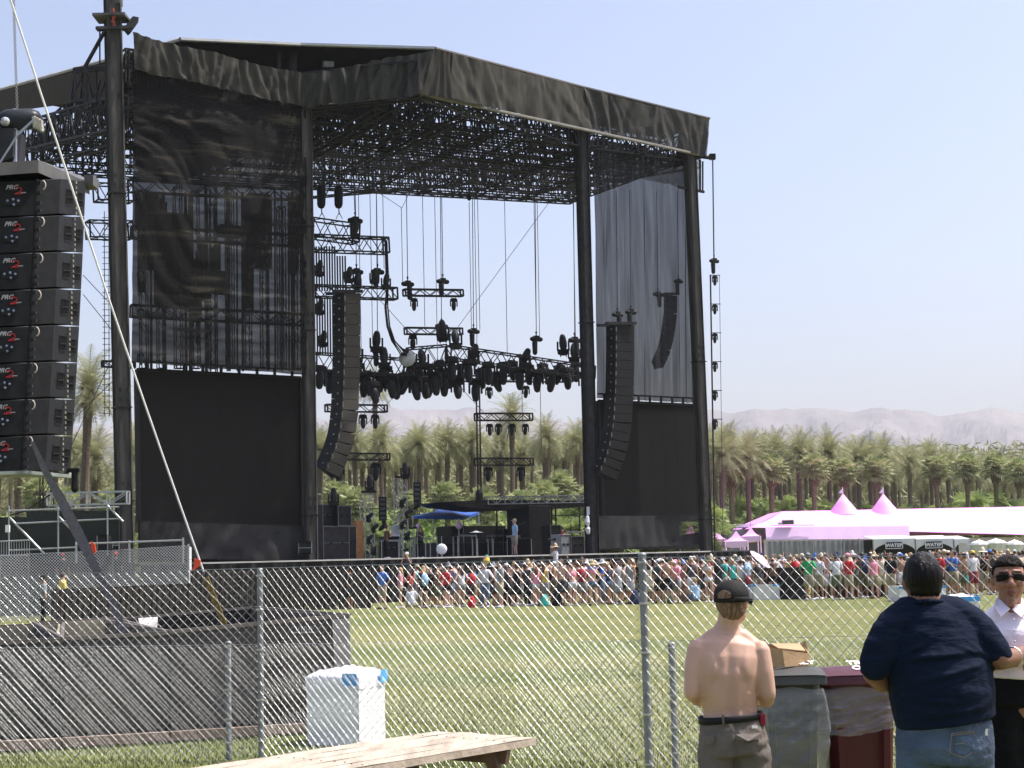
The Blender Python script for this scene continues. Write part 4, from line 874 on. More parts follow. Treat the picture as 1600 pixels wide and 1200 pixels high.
# ================================================================= CHAIN LINK
def chainlink(pts,cell,r,knot=True,zb=.04,nk=6):
    """pts: list of (x,y,ztop) along the fence"""
    g=MB(); 
    for (A,za),(B,zb_) in zip(pts,pts[1:]):
        A=Vector((A[0],A[1],0));B=Vector((B[0],B[1],0)); L=(B-A).length; e=(B-A)/L; nn=Vector((-e.y,e.x,0)); h=cell/2; N=int(L/h)
        for i in range(N):
            zt=lerp(za,zb_,i/N); M=int((zt-zb)/h); 
            for j in range(M):
                z1=zt-j*h; z0=z1-h; s0=i*h; s1=(i+1)*h
                if (i+j)%2==0: p=A+e*s0;q=A+e*s1; o=.0035
                else: p=A+e*s1; q=A+e*s0; o=-.0035
                p=Vector((p.x,p.y,z1))+nn*o; q=Vector((q.x,q.y,z0))+nn*o
                d=(q-p).normalized(); x=nn; y=d.cross(nn)
                v=[p+x*r,p+y*r,p-x*r,p-y*r,q+x*r,q+y*r,q-x*r,q-y*r]
                g.add(v,[(0,1,5,4),(1,2,6,5),(2,3,7,6),(3,0,4,7)])
                if knot and (i+j)%2==0:
                    c=p; a=r*2.2; l=r*6.5
                    g.add([c-d*l,c+x*a,c+y*a,c-x*a,c-y*a,c+d*l],[(0,1,2),(0,2,3),(0,3,4),(0,4,1),(5,2,1),(5,3,2),(5,4,3),(5,1,4)])
    return g
def fence(label,P,cell,r,postpx,rail,post_r,zt,group=None):
    t=thing('chain_link_fence',Vector((P[0][0][0],P[0][0][1],0)),label,'fence',group)
    chainlink(P,cell,r).build('wire_mesh',GALV if r<.005 else mat('dull_wire',(.45,.46,.48),.6,.1,5,metal=.2),t,smooth=True)
    if rail:
        g=MB()
        for a,b in zip(P,P[1:]): g.beam((a[0][0],a[0][1],a[1]+.01),(b[0][0],b[0][1],b[1]+.01),rail,6)
        g.build('top_wire',POST,t)
    for (p,rad,z) in postpx:
        g=MB(); g.beam((p.x,p.y+rad+.01,0),(p.x,p.y+rad+.01,z),rad,12); g.ball((p.x,p.y+rad+.01,z),(rad*1.15,rad*1.15,rad*.7),12,6); o=g.build('post',POST,t,smooth=True); g=MB()
        for k in (.15,.35,.6,.8,.97): g.beam((p.x,p.y+rad+.01,z*k-.01),(p.x,p.y+rad+.01,z*k+.01),rad*1.25,10); g.beam((p.x-rad*1.2,p.y-.005,z*k),(p.x+rad*1.2,p.y-.005,z*k),.006,5)
        g.build('tie_band',GALV,o)
    return t
def tl_at(px):  # tall fence line: depth for pixel column
    Y=15.3
    for _ in range(30):
        X=(at(px,hor(px),Y)).x; Y=15.3-(.72 if X>-2.42 else .13)*(X+2.42)
    return at(px,hor(px),Y)
tp=[tl_at(-140),tl_at(-20),tl_at(405),tl_at(1004),tl_at(1400),tl_at(1720)]
H=1.88
fence('tall chain-link fence with bright diagonal wires across the foreground',[((p.x,p.y),z) for p,z in zip(tp,(1.86,1.87,1.885,1.9,1.865,1.84))],.088,.0018,[(tl_at(405),.028,1.88),(tl_at(1004),.031,1.93)],.0028,.03,1.9)
lowY=[(-140,16.8),(0,16.7),(355,16.2),(800,15.5),(1045,14.5),(1400,13.4),(1700,12.8)]
lp=[(at(a,hor(a),Y),Y,a) for a,Y in lowY]
fence('low chain-link fence right behind the tall one',[((p.x,p.y),at(a,(1017,1014,1009,1003,1003,994,990)[i],Y).z) for i,(p,Y,a) in enumerate(lp)],.075,.0016,[(lp[2][0],.028,at(355,1008,16.2).z+.02),(lp[4][0],.03,1.13)],.0025,.03,1.1)
fp2=[(ground(-60,60),2.5),(ground(0,60.5),2.5),(ground(44,61),2.55),(ground(176,62),2.62),(ground(294,63),2.75)]
t=fence('distant chain-link wall screening the left platform, reading as grey mesh',[((p.x,p.y),z) for p,z in fp2],.115,.009,[(fp2[1][0],.03,2.5),(fp2[2][0],.03,2.55),(fp2[3][0],.03,2.6),(fp2[4][0],.04,2.8)],.012,.03,2.5)
g=MB(); e=fp2[4][0]; e2=ground(299,69)
chainlink([((e.x,e.y),2.75),((e2.x,e2.y),2.75)],.115,.009).build('return_mesh',MATS['dull_wire'],t)
# ================================================================= OPEN CONTAINERS (left foreground)
DKC=mat('dark_brown_steel',(.062,.056,.054),.7,.3,.8,.15,6,c2=(.085,.075,.07),spec=.15); TAN=mat('tan_inner_steel',(.30,.27,.19),.8,.2,2)
def container(label,x0,x1,Y0,Y1,z0,z1,dep,inner,xs2=None):
    A=ground(x0,Y0);B=ground(x1,Y1); e=(B-A); L=e.length; e.normalize(); nn=Vector((-e.y,e.x,0)); 
    t=thing('open_container',(A+B)/2,label,'container','dark open-topped containers')
    up=Vector((0,0,1)); k=.07
    def wall(P,Q,za,zb_,nm,m,th):
        g=MB(); g.prism([P+up*.1,Q+up*.1,Q+up*zb_,P+up*za],th); return g.build(nm,m,t)
    wall(A,B,z0,z1,'front_wall',DKC,nn*k); Cc=A+nn*dep; Dd=B+nn*dep
    wall(Cc,Dd,z0,z1,'back_wall',inner,-nn*k)
    wall(A+nn*(k+.002),Cc-nn*(k+.002),z0,z0,'end_wall',DKC,e*k); wall(B+nn*(k+.002),Dd-nn*(k+.002),z1,z1,'end_wall',inner if inner==TAN else DKC,-e*k)
    g=MB(); g.prism([A+up*.12,B+up*.12,Dd+up*.12,Cc+up*.12],(0,0,.04)); g.build('floor_plate',DKC,t)
    for i in range(int(L/1.25)+1):
        g=MB(); p=A+e*(i*1.25+.05)-nn*.015
        g.box(p+up*(z0/2),(.05,.03,z0-.12),Matrix.Rotation(math.atan2(e.y,e.x),3,'Z')); g.build('wall_rib',DKC,t)
    g=MB(); 
    for P,Q,za,zb_ in ((A,B,z0,z1),(Cc,Dd,z0,z1),(A,Cc,z0,z0),(B,Dd,z1,z1)): g.beam(P+up*(za+.01),Q+up*(zb_+.01),.03)
    g.build('rim',mat('worn_rim',(.13,.11,.095),.6,.3,5),t)
    g=MB(); g.beam(A-nn*.1+up*.08,B-nn*.1+up*.08,.07); g.build('skid_rail',mat('rusty_skid',(.2,.14,.11),.8,.25,6),t)
    return t,A,B,e,nn
container('leftmost dark open container with tan inside behind the fence',-130,97,17.2,17.6,1.14,1.16,5.5,TAN)
container('middle dark open container with tan inside, left of the hooks',98,262,17.61,17.99,1.17,1.19,6,TAN)
t,A,B,e,nn=container('right dark open container with black inside and a row of hooks, by the white box',263,545,18.0,18.8,1.2,1.31,4.8,BLK2)
g=MB(); g.prism([at(216,966,21.5),at(246,964,21.8),at(244,990,21.8),at(222,990,21.5)],(0,.03,0)); tag(g.build('white_board',PALEV,origin=at(230,980,21.6)),'pale board leaning inside the middle open container','board')
g=MB()
for i in range(7):
    p=at(437+i*8,984,18.55); 
    for k in range(8): a=k*PI/4; b=(k+1)*PI/4; g.beam(p+Vector((.018*math.cos(a),0,.04*math.sin(a))),p+Vector((.018*math.cos(b),0,.04*math.sin(b))),.005)
g.beam(at(434,989,18.55),at(492,988,18.55),.006); g.build('hook_row',ALU,t)
g=MB(); g.prism([at(519,968,18.5),at(546,966,18.6),at(548,1040,18.6),at(523,1050,18.5)],(0,.05,0)); g.build('corner_post',mat('grey_post_paint',(.17,.165,.16),.6,.2,5),t)
# ================================================================= RECYCLING BOXES
def bagbox(label,x0,x1,yt,yb,Y,bag=True,corner=None,tape=((.78,1.0),),seed=0,group='white cardboard bins'):
    k=Y/F; a=at(x0,yt,Y);b=at(x1,yt,Y); w_=(b.x-a.x); zt=a.z; cx=(a.x+b.x)/2; s=w_*.72
    t=thing('cardboard_bin',(cx,Y+s*.5,0),label,'bin',group); rot=Matrix.Rotation(-.38 if corner else 0,3,'Z')
    hw=w_/2/(math.cos(.38)+math.sin(.38)) if corner else w_/2
    g=MB(); c=Vector((cx,Y+hw,0)); P=[c+rot@Vector(v) for v in ((-hw,-hw,0),(hw,-hw,0),(hw,hw,0),(-hw,hw,0))]
    zt2=zt-.06
    for i in range(4):
        p,q=P[i],P[(i+1)%4]; n_=(q-p).cross(Vector((0,0,1))).normalized()
        g.prism([p,q,q+Vector((0,0,zt2)),p+Vector((0,0,zt2))],-n_*.012)
    g.build('carton',WHITE,t)
    g=MB()
    for i in (0,1):
        p,q=P[i],P[(i+1)%4]; n_=(q-p).cross(Vector((0,0,1))).normalized()*(.035 if bag else .006)
        for u0,u1 in tape: 
            g.add([p.lerp(q,u)+n_+Vector((0,0,z)) for u,z in ((u0,zt2-.09),(u1,zt2-.09),(u1,zt2+.04 if bag else zt2+.004),(u0,zt2+.04 if bag else zt2+.004))],[(0,1,2,3)])
    g.build('blue_tape',BLUE,t)
    if bag:
        g=MB(); 
        def fn(u,v):
            i=int(u*4)%4; f=u*4-int(u*4) if u<1 else 0; i=i if u<1 else 0
            p=P[i].lerp(P[(i+1)%4],f); out=(p-c); out.z=0
            if v<.45: z=zt2-.13+v*.30+.02*fbm(u*14,v*4,seed); r_=1.02+.03*fbm(u*20,v*6,seed)
            else: k2=(v-.45)/.55; z=zt2+.005+(.065*math.sin(k2*PI*.75))*(1+.9*fbm(u*5,v*3,seed+2)); r_=1.02*(1-k2)
            return c+out*r_+Vector((0,0,z))
        g.grid(fn,64,14); g.build('bin_bag',mat('white_bag',(.82,.80,.86),.4,.06,6,.3,12),t,smooth=True)
    return t
bagbox('white bagged cardboard bin with a blue corner just behind the fence',476,595,1050,1148,17.3,True,True,((.72,1.0),),1)
bagbox('white cardboard bin with blue edges by the crowd, left of the touching pair',1152,1176,912,941,67.5,False,None,((0,.98),),2)
bagbox('white cardboard bin with two blue corners, right of the touching pair',1176,1218,911,941,67,False,None,((0,.16),(.74,1)),3)
bagbox('white cardboard bin with blue band partly behind the dark-haired man',1404,1478,914,950,60,False,None,((0,1),),4)
bagbox('white bagged bin with a blue band between the two men at right',1468,1530,932,975,44,True,None,((0,1),),5)
# ================================================================= STAGE PROPS
t=thing('blue_canopy',S(695,870,13),'blue pop-up canopy on the stage deck','canopy'); ap=S(697,790,14); co_=[S(645,806,12),S(724,808,12),S(748,800,16),S(676,800,17)]
g=MB()
for k in range(4):
    p,q=co_[k],co_[(k+1)%4]; g.grid(lambda s,t_,p=p,q=q: ap.lerp(p.lerp(q,s),t_)-Vector((0,0,.12*math.sin(PI*t_))),6,5); g.add([p,q,q-Vector((0,0,.16)),p-Vector((0,0,.16))],[(0,1,2,3)])
g.build('roof',BCAN,t); 
for k in range(4): g=MB(); g.beam((co_[k].x,co_[k].y,dz),co_[k],.03); g.build('leg',ALU,t)
def onstage(px,py,wd): p=S(px,py,wd); return p
def sbox(px0,px1,py0,wd,dep,m,name,label,cat,trim=True,group=None,py1=None):
    a=S(px0,py0,wd);b=S(px1,py0,wd); zb=dz if py1 is None else S(px0,py1,wd).z
    t=thing(name,((a.x+b.x)/2,(a.y+b.y)/2,zb),label,cat,group); g=MB(); g.prism([Vector((a.x,a.y,zb)),Vector((b.x,b.y,zb)),Vector((b.x,b.y,a.z)),a],SN*dep); o=g.build('case_body',m,t,bevel=.02)
    if trim:
        g=MB(); z=a.z
        n=max(1,round((a.z-zb)/.7))
        for k in range(n+1): zz=lerp(zb+.03,z-.03,k/n); g.beam(Vector((a.x,a.y,zz))-SN*.012,Vector((b.x,b.y,zz))-SN*.012,.016)
        for p in (a,b): g.beam(Vector((p.x,p.y,zb))-SN*.012,Vector((p.x,p.y,z))-SN*.012,.018)
        g.build('edge_trim',mat('dull_trim',(.16,.165,.17),.5,.2,5,metal=.4),t)
        g=MB(); mid=a.lerp(b,.5)
        for sx in (-.22,.22): c=mid+SE*(sx*(b-a).length)-SN*.02; g.box(Vector((c.x,c.y,(z+zb)/2)),(.16,.03,.11))
        g.build('handle',BLK2,t)
    return t
sbox(505,545,822,3,1.5,BLK,'bass_speaker','black subwoofer stack at the left end of the open stage','speaker')
sbox(528,548,790,4,1.2,SPK,'monitor_speaker','dark grey side-fill speaker standing on the left subwoofer stack','speaker',py1=822)
sbox(504,526,788,4.5,1.2,BLK,'monitor_speaker','black side-fill speaker beside the second tower foot','speaker',py1=822)
sbox(545,556,822,4,1.2,SPK,'amp_rack','grey amplifier rack right of the left subwoofer stack','rack')
sbox(556,568,813,6,1,mat('orange_case',(.35,.16,.05),.6,.3,4),'instrument_case','upright orange-brown case behind the amplifier rack','case',False)
sbox(826,860,790,9,2.5,BLK2,'black_set_block','tall black block under the raised truss platform','set block',False)
sbox(860,876,820,7,1,SPK,'amp_rack','grey amplifier rack right of the tall black block','rack')
sbox(876,890,835,5,1,mat('pale_rack',(.30,.31,.32),.5,.2,6),'amp_rack','pale grey rack to the right of the camera woman','rack')
sbox(892,912,838,7,1,BLK,'amp_rack','low black rack left of the third tower','rack')
sbox(605,625,838,8,1,BLK2,'keyboard_riser','low black riser carrying a pale open laptop','riser')
sbox(684,790,848,12,3,BLK,'drum_riser','wide low black riser in the middle of the stage','riser')
sbox(706,790,822,14,2,BLK2,'covered_gear','long mound of gear under black cloth at mid stage','covered gear',False)
sbox(786,806,826,12,1,BLK2,'amp_rack','low black rack behind the standing crew man','rack')
sbox(807,825,836,10,1.2,mat('pale_desk',(.35,.36,.38),.5,.15,5),'mixing_desk','pale mixing desk behind the standing crew man','desk',False,py1=840)
t=thing('laptop',S(617,838,8),'pale open laptop standing on a low riser','laptop'); g=MB(); g.prism([S(612,820,8),S(623,821,8),S(623,836,8),S(612,835,8)],SN*.04); g.build('screen',mat('pale_grey_pl',(.42,.45,.5),.5,.1,4),t); g=MB(); g.prism([S(608,838,7.6),S(625,838,7.6),S(625,836,8),S(610,836,8)],(0,0,.04)); g.build('keyboard',mat('pale_grey_pl',(.42,.45,.5)),t)
# tables / stands
for i,(x0,x1,y,wd) in enumerate(((596,630,846,5),(628,652,826,9),(648,672,842,9),(690,715,838,10),(716,745,838,10),(746,770,842,9),(768,792,838,12),(800,830,842,9),(884,912,832,9))):
    t=thing('equipment_stand',S((x0+x1)/2,870,wd),f'metal stand with gear on the stage deck, {ordn(i)} from the left','stand','gear stands on the deck'); a=S(x0,y,wd);b=S(x1,y,wd)
    g=MB(); g.prism([a,b,b+SN*.6,a+SN*.6],(0,0,.09)); g.build('top',BLK2 if i%2 else mat('grey_top',(.2,.22,.24),.5,.2,6),t); 
    for p in (a,b,a+SN*.55,b+SN*.55): g=MB(); g.beam((p.x,p.y,dz),p,.025); g.build('leg',ALU,t)
    g=MB(); g.beam(a.lerp(b,.3)+Vector((0,0,.05)),a.lerp(b,.3)+Vector((0,0,.8)),.02); g.beam(a.lerp(b,.3)+Vector((0,0,.8)),a.lerp(b,.7)+Vector((0,0,.95)),.018); g.ball(a.lerp(b,.7)+Vector((0,0,.95)),.05,6,5); g.build('microphone_arm',BLK,t)
t=thing('cymbal',S(744,845,8),'flat pale disc on a stand at mid stage','disc'); c=S(744,836,8); g=MB(); g.chain([c+Vector((0,0,.14)),c+Vector((0,0,.18)),c+Vector((0,0,.24))],[(.42,.42),.2,.03],12,cap=False); g.build('disc',mat('disc_pale',(.5,.52,.55),.4,.1,4),t); g=MB(); g.beam((c.x,c.y,dz),c,.02); g.build('stand',ALU,t)
for i,(px,py,s,lb) in enumerate(((690,858,.27,'white round standing fan at the stage front'),(653,822,.13,'small white balloon-like lamp on the stage back'),(717,816,.12,'small pink-white cone on the covered gear'))):
    t=thing('white_fan' if i==0 else 'white_globe' if i==1 else 'white_cone',S(px,py,-.5 if i==0 else 12),lb,'fan' if i==0 else 'lamp' if i==1 else 'cone'); c=S(px,py,-.5 if i==0 else 12)
    g=MB()
    if i<2: g.ball(c,(s,s*.4,s),14,8)
    else: g.chain([c+Vector((0,0,-.2)),c+Vector((0,0,.2))],[.22,.03],10)
    g.build('disc',PINK if i else WHITE,t,smooth=True); g=MB(); g.beam((c.x,c.y,dz),c-Vector((0,0,s)),.035); g.build('stand',ALU,t)
t=thing('hung_cloth',S(918,800,-1),'white cloths knotted on the front of the third tower','cloth'); g=MB(); g.box(S(919,798,-.8),(.16,.05,.42)); g.chain([S(918,808,-.9),S(917,816,-.9),S(919,823,-.9),S(918,826,-.9),S(919,832,-.9)],[.09,.15,.05,.14,.1],8); g.build('knotted_cloth',mat('cloth_white',(.6,.6,.66),.8,.1,8),t)
# raised truss platform
t=thing('truss_platform',S(850,780,10),'raised platform edged with grey truss above the stage, black underneath','platform')
g=MB(); g.truss(S(760,788,9.5),S(914,785,9.5),.42,.4,.55,.035,.026,posts=True); g.build('edge_truss',mat('truss_grey',(.2,.22,.23),.5,.15,5,metal=.4),t); g=MB()
g.prism([S(698,784,9.6),S(762,781,9.6),S(916,782,9.6),S(916,792,9.6),S(770,797,9.6),S(712,790,9.6)],SN*3.5); g.build('platform_body',BLK2,t)
for x in (776,868,905): g=MB(); p=S(x,792,12); g.beam((p.x,p.y,dz),p,.05); g.build('leg',BLK,t)
g=MB(); g.beam(S(862,792,9.5),S(862,862,9.5),.05); g.beam(S(862,806,9.5),S(914,804,9.5),.04); g.build('side_frame',BLK,t)
# truss lamp towers
for j,(x0,x1,y0,lb) in enumerate(((570,586,770,'left upright light tower of pale truss'),(622,640,747,'right and taller upright light tower of pale truss'))):
    g=MB(); p=S((x0+x1)/2,860,8); h=S((x0+x1)/2,y0,8).z-dz; t=thing('light_tower',(p.x,p.y,dz),lb+' on the stage','light tower','truss light towers on the deck'); g.truss((p.x,p.y,dz),(p.x,p.y,dz+h),.55,.55,.6,.028,.018,up=SN); g.build('truss_column',ALU,t)
    g=MB(); g.box((p.x,p.y,dz+h+.05),(.8,.7,.1)); g.build('top_plate',BLK2,t)
    g=MB(); q=S(x1+12,y0+25,8); g.box(q,(.42,.2,1.3)); g.beam(q,Vector((p.x,p.y,q.z)),.04); pn=g.build('led_panel',BLK2,t); g=MB()
    for k in range(5): g.box(q+Vector((0,-.12,-.5+.25*k)),(.3,.02,.14))
    g.build('led_strip',mat('led_glass',(.07,.08,.09),.2,.2,8),pn)
    for k in range(4):
        light(x0+6+(k%2)*8,y0+38+k*17,7.6,.62,.9,1.2+k*.4,f'lamp clamped to the {"left" if j==0 else "right taller"} light tower, {ordn(k)} from the top',True); 
    light(x1+14,y0+(42 if j else 52),7.6,.66,.9,1.5,f'lamp sticking out right of the {"left" if j==0 else "right taller"} light tower')
light(577,756,8,.85,.1,.4,'lamp on top of the left light tower',True); light(633,736,8,.9,-.1,.4,'lamp on top of the right taller light tower',True); light(521,778,4.5,.95,.1,.4,'lamp on top of the black side-fill speaker by the second tower',True)
# ================================================================= PICNIC TABLE
t=thing('picnic_table',(-.75,10,0),'weathered grey-tan wooden picnic table at the bottom of the view','table')
WD=mat('weathered_wood',(.38,.32,.25),.85,.14,2.0,.2,9,stretch=(5,1.1,3),c2=(.47,.40,.32))
ax=Vector((.62,.785,0)).normalized(); sx=Vector((ax.y,-ax.x,0)); P0=Vector((.10,10.72,.75)) # near-right tip
for k in range(5):
    wd_=.178; a=P0-sx*(k*wd_); far=[0,.04,.02,.05,.01][k]; st=a+ax*(.0+far); en=a-ax*2.25
    w2=sx*(-(wd_-.007)); g=MB(); N=10
    top=[]; 
    def fn(s,tt): p=st.lerp(en,s)+w2*tt; p.z=.75+.004*fbm(s*5+k,tt*2,k)+(.0); return p
    g.grid(fn,N,2); g.prism([st-Vector((0,0,.046)),en-Vector((0,0,.046)),en+w2-Vector((0,0,.046)),st+w2-Vector((0,0,.046))],(0,0,.042)); 
    o=g.build('tabletop_plank',WD,t)
    g=MB()
    for s_ in (.28,1.6):
        for tt in (.25,.75): c=st-ax*s_+w2*tt; g.beam(c+Vector((0,0,.003)),c+Vector((0,0,.006)),.006,8,cap=True)
    g.build('nail',mat('rusty_nail',(.12,.08,.06),.7,.2,9),o)
DW=mat('dark_wood',(.15,.10,.07),.8,.3,4,.3,12)
for s_ in (.30,1.72):
    c=P0-ax*s_-sx*.445; g=MB(); g.prism([c+sx*.42+Vector((0,0,-.14)),c+sx*.44+Vector((0,0,-.052)),c-sx*.44+Vector((0,0,-.052)),c-sx*.42+Vector((0,0,-.14))],ax*.04); g.build('cross_batten',DW,t)
    for sg in(-1,1):
        g=MB(); a=c+sx*(.30*sg)+Vector((0,0,-.06)); b=c+sx*(.62*sg); b=Vector((b.x,b.y,0)); g.prism([a-sx*.045,a+sx*.045,b+sx*.045,b-sx*.045],-ax*.04); g.build('leg',DW,t)
    g=MB(); g.prism([c+sx*.75+Vector((0,0,-.40)),c+sx*.75+Vector((0,0,-.31)),c-sx*.75+Vector((0,0,-.31)),c-sx*.75+Vector((0,0,-.40))],ax*.085); g.build('bench_bearer',DW,t)
for sg in(-1,1):
    a=P0-sx*.445+sx*(.68*sg)-Vector((0,0,.30)); g=MB(); g.prism([a-sx*.12+ax*.0,a+sx*.12,a+sx*.12-ax*2.25,a-sx*.12-ax*2.25],(0,0,.042)); g.build('bench_plank',WD,t)
# ================================================================= CROWD
def V3(*a): return Vector(a)
def skinm(name,c): return mat(name,c,.55,.08,9,transl=0,spec=.35)
SK=[skinm('skin_light',(.55,.33,.25)),skinm('skin_tan',(.40,.22,.14)),skinm('skin_brown',(.22,.11,.065)),skinm('skin_pink',(.60,.32,.26))]
def clothm(n,c): return mat('cloth_'+n,c,.85,.12,7,.25,18)
CC={'black':(.02,.02,.022),'white':(.78,.76,.80),'grey':(.25,.26,.28),'dark grey':(.07,.07,.08),'red':(.55,.03,.04),'blue':(.06,.18,.55),'light blue':(.35,.55,.75),'navy':(.02,.03,.09),'pink':(.8,.28,.4),'yellow':(.75,.55,.12),'green':(.03,.35,.12),'lime':(.4,.65,.08),'teal':(.05,.5,.45),'brown':(.16,.09,.06),'khaki':(.36,.31,.22),'olive':(.11,.12,.07),'tan':(.5,.4,.25),'orange':(.75,.25,.06),'denim':(.10,.15,.24),'cream':(.65,.58,.45),'purple':(.2,.08,.35),'maroon':(.25,.03,.05)}
CM={k:clothm(k.replace(' ','_'),v) for k,v in CC.items()}
HC={'dark':(.018,.014,.012),'brown':(.07,.04,.025),'blonde':(.42,.28,.13),'auburn':(.16,.06,.03),'grey':(.3,.29,.28)}
HM={k:mat('hair_'+k,v,.5,.3,30,.3,60,spec=.5) for k,v in HC.items()}
def body_geo(pose,fem,vox=.022):
    g=MB(); ch=lambda p,r,n=8,side=V3(1,0,0): g.chain(p,r,n,side)
    sit=pose=='sit'; hz=.18 if sit else .92; up=hz-.92; k=.92 if fem else 1
    def z(v): return v+up
    if sit:
        for s in(-1,1): ch([V3(s*.09,0,.17),V3(s*.14,.42,.34),V3(s*.12,.62,.05)],[.095,.06,.042]); ch([V3(s*.12,.60,.04),V3(s*.13,.78,.03)],[.04,.03],6)
    else:
        st=.11 if pose!='step' else .10
        for s in(-1,1):
            dy=(.16*s if pose=='step' else 0)
            ch([V3(s*.09,0,.93),V3(s*(st),.01+dy*.5,.5),V3(s*(st+.01),-.02+dy,.08)],[.088,.06,.036]); ch([V3(s*(st+.01),-.04+dy,.045),V3(s*(st+.03),.15+dy,.03)],[.042,.032],6)
    lean=V3(0,.06 if pose in('fwd','sit') else 0,0)
    ch([V3(0,0,z(.90)),V3(0,0,z(1.0)),V3(0,0,z(1.1))+lean*.3,V3(0,0,z(1.28))+lean*.7,V3(0,0,z(1.42))+lean,V3(0,0,z(1.47))+lean],[(.16,.10),(.155*(1.05 if fem else 1),.105),(.132*k,.09),(.165*k,.112),(.16*k,.09),(.09,.07)],12)
    ch([V3(0,0,z(1.42))+lean,V3(0,.01,z(1.54))+lean],[.06,.052])
    H=V3(0,.015,z(1.625))+lean; g.ball(H,(.076,.095,.112),10,8); g.ball(H+V3(0,.05,-.06),(.052,.05,.055),8,6); g.ball(H+V3(0,.105,-.015),(.013,.018,.02),6,4)
    for s in(-1,1): g.ball(H+V3(s*.078,0,-.01),(.012,.02,.03),6,4)
    hands=[]
    for s in(-1,1):
        sh=V3(s*.175*k,0,z(1.40))+lean
        if pose=='armsup' or (pose=='oneup' and s>0): el=sh+V3(s*.10,.16,.10); ha=el+V3(-s*.10,.06,.26)
        elif pose=='hips': el=sh+V3(s*.16,-.06,-.26); ha=el+V3(-s*.13,.08,-.16)
        elif pose in('fwd','sit','camera'): el=sh+V3(s*.05,.08,-.26); ha=el+V3(-s*.12,.22,.10 if pose=='fwd' else .0)
        else: el=sh+V3(s*.07,-.02,-.28); ha=el+V3(s*.01,.07,-.25)
        if pose=='camera': el=sh+V3(s*.06,.16,-.18); ha=V3(s*.05,.22,z(1.60))
        ch([sh,el,ha],[.052*k,.040,.028],8); d=(ha-el).normalized(); ch([ha,ha+d*.07,ha+d*.13],[(.026,.034),(.02,.036),(.012,.026)],6); hands.append(ha)
        if pose!='x': 
            pass
    return g,lean,up,k,hands
def shirt_geo(pose,fem,kind):
    g=MB(); _,lean,up,k,_h=body_geo(pose,fem); z=lambda v:v+up; e=.014
    top=1.455 if kind!='crop' else 1.42; bot=.92 if kind not in('crop','bikini') else 1.24
    if kind=='bikini': g.chain([V3(0,0,z(1.26))+lean*.7,V3(0,0,z(1.34))+lean*.8],[(.17*k,.125),(.168*k,.12)],14); return g
    L=[(.92,.168,.118),(1.0,.166,.122),(1.1,.15*k,.11),(1.28,.18*k,.13),(1.40,.172*k,.108),(top,.11,.085)]
    L=[l for l in L if l[0]>=bot-.001]
    if kind=='dress': L=[(.50,.23,.19),(.75,.20,.16)]+L
    g.chain([V3(0,0,z(a))+lean*max(0,min(1,(a-1)/.42)) for a,b,c in L],[(b,c) for a,b,c in L],14,ck=.12)
    if kind=='tee':
        for s in(-1,1):
            sh=V3(s*.165*k,0,z(1.40))+lean
            _=0
            if pose=='armsup' or (pose=='oneup' and s>0): el=sh+V3(s*.10,.16,.10)
            elif pose=='hips': el=sh+V3(s*.16,-.06,-.26)
            elif pose in('fwd','sit'): el=sh+V3(s*.05,.08,-.26)
            elif pose=='camera': el=sh+V3(s*.06,.16,-.18)
            else: el=sh+V3(s*.07,-.02,-.28)
            g.chain([sh,sh.lerp(el,.75)],[.066,.062],9)
    return g
def pants_geo(pose,fem,kind):
    g=MB(); sit=pose=='sit'; up=-.74 if sit else 0
    g.chain([V3(0,0,.86+up),V3(0,0,.98+up)],[(.175,.125),(.163,.118)],14,ck=.3)
    for s in(-1,1):
        if sit: P=[V3(s*.09,0,.17),V3(s*.14,.42,.34),V3(s*.12,.60,.10)]; rd=[.105,.075,.055]; 
        else:
            dy=(.16*s if pose=='step' else 0); P=[V3(s*.09,0,.92),V3(s*.115,.01+dy*.5,.5),V3(s*.12,-.015+dy,.09)]; rd=[.10,.078,.055]
        if kind=='shorts': P=[P[0],P[0].lerp(P[1],.98)]; rd=[rd[0],.092]
        elif kind=='hot': P=[P[0],P[0].lerp(P[1],.42)]; rd=[rd[0],.095]
        elif kind=='brief': P=[P[0],P[0].lerp(P[1],.12)]; rd=[rd[0],.095]
        g.chain(P,rd,9,ck=.2)
    return g
def hair_geo(pose,kind):
    g=MB(); sit=pose=='sit'; up=-.74 if sit else 0; lean=V3(0,.06 if pose in('fwd','sit') else 0,0); H=V3(0,.0,1.64+up)+lean
    if kind=='short': g.ball(H+V3(0,-.008,.01),(.085,.098,.105),12,8)
    elif kind=='long': g.ball(H+V3(0,-.012,.012),(.09,.10,.108),12,8); g.chain([H+V3(0,-.05,0),H+V3(0,-.09,-.14),H+V3(0,-.10,-.27),H+V3(0,-.1,-.34)],[(.09,.06),(.10,.05),(.085,.035),(.04,.02)],9)
    elif kind=='bun': g.ball(H+V3(0,-.01,.01),(.086,.098,.105),12,8); g.ball(H+V3(0,-.09,.08),.045,8,6)
    elif kind=='cap': g.ball(H+V3(0,.0,.04),(.093,.108,.085),12,8); g.chain([H+V3(0,.08,.035),H+V3(0,.19,.02)],[(.08,.012),(.05,.008)],10)
    elif kind=='hat':
        g.chain([H+V3(0,0,.03),H+V3(0,0,.075),H+V3(0,0,.13),H+V3(0,0,.165)],[(.10,.11),(.09,.10),(.082,.092),(.05,.06)],14)
        n=18; vs_=[]; 
        for rr_,zz in ((.09,.04),(.15,.03),(.21,.005)): vs_+=[H+V3(math.cos(2*PI*k/n)*rr_,math.sin(2*PI*k/n)*rr_*1.08,zz+.012*math.sin(4*PI*k/n)) for k in range(n)]
        g.add(vs_,[(r*n+k,r*n+(k+1)%n,(r+1)*n+(k+1)%n,(r+1)*n+k) for r in range(2) for k in range(n)])
    return g
MESH={}
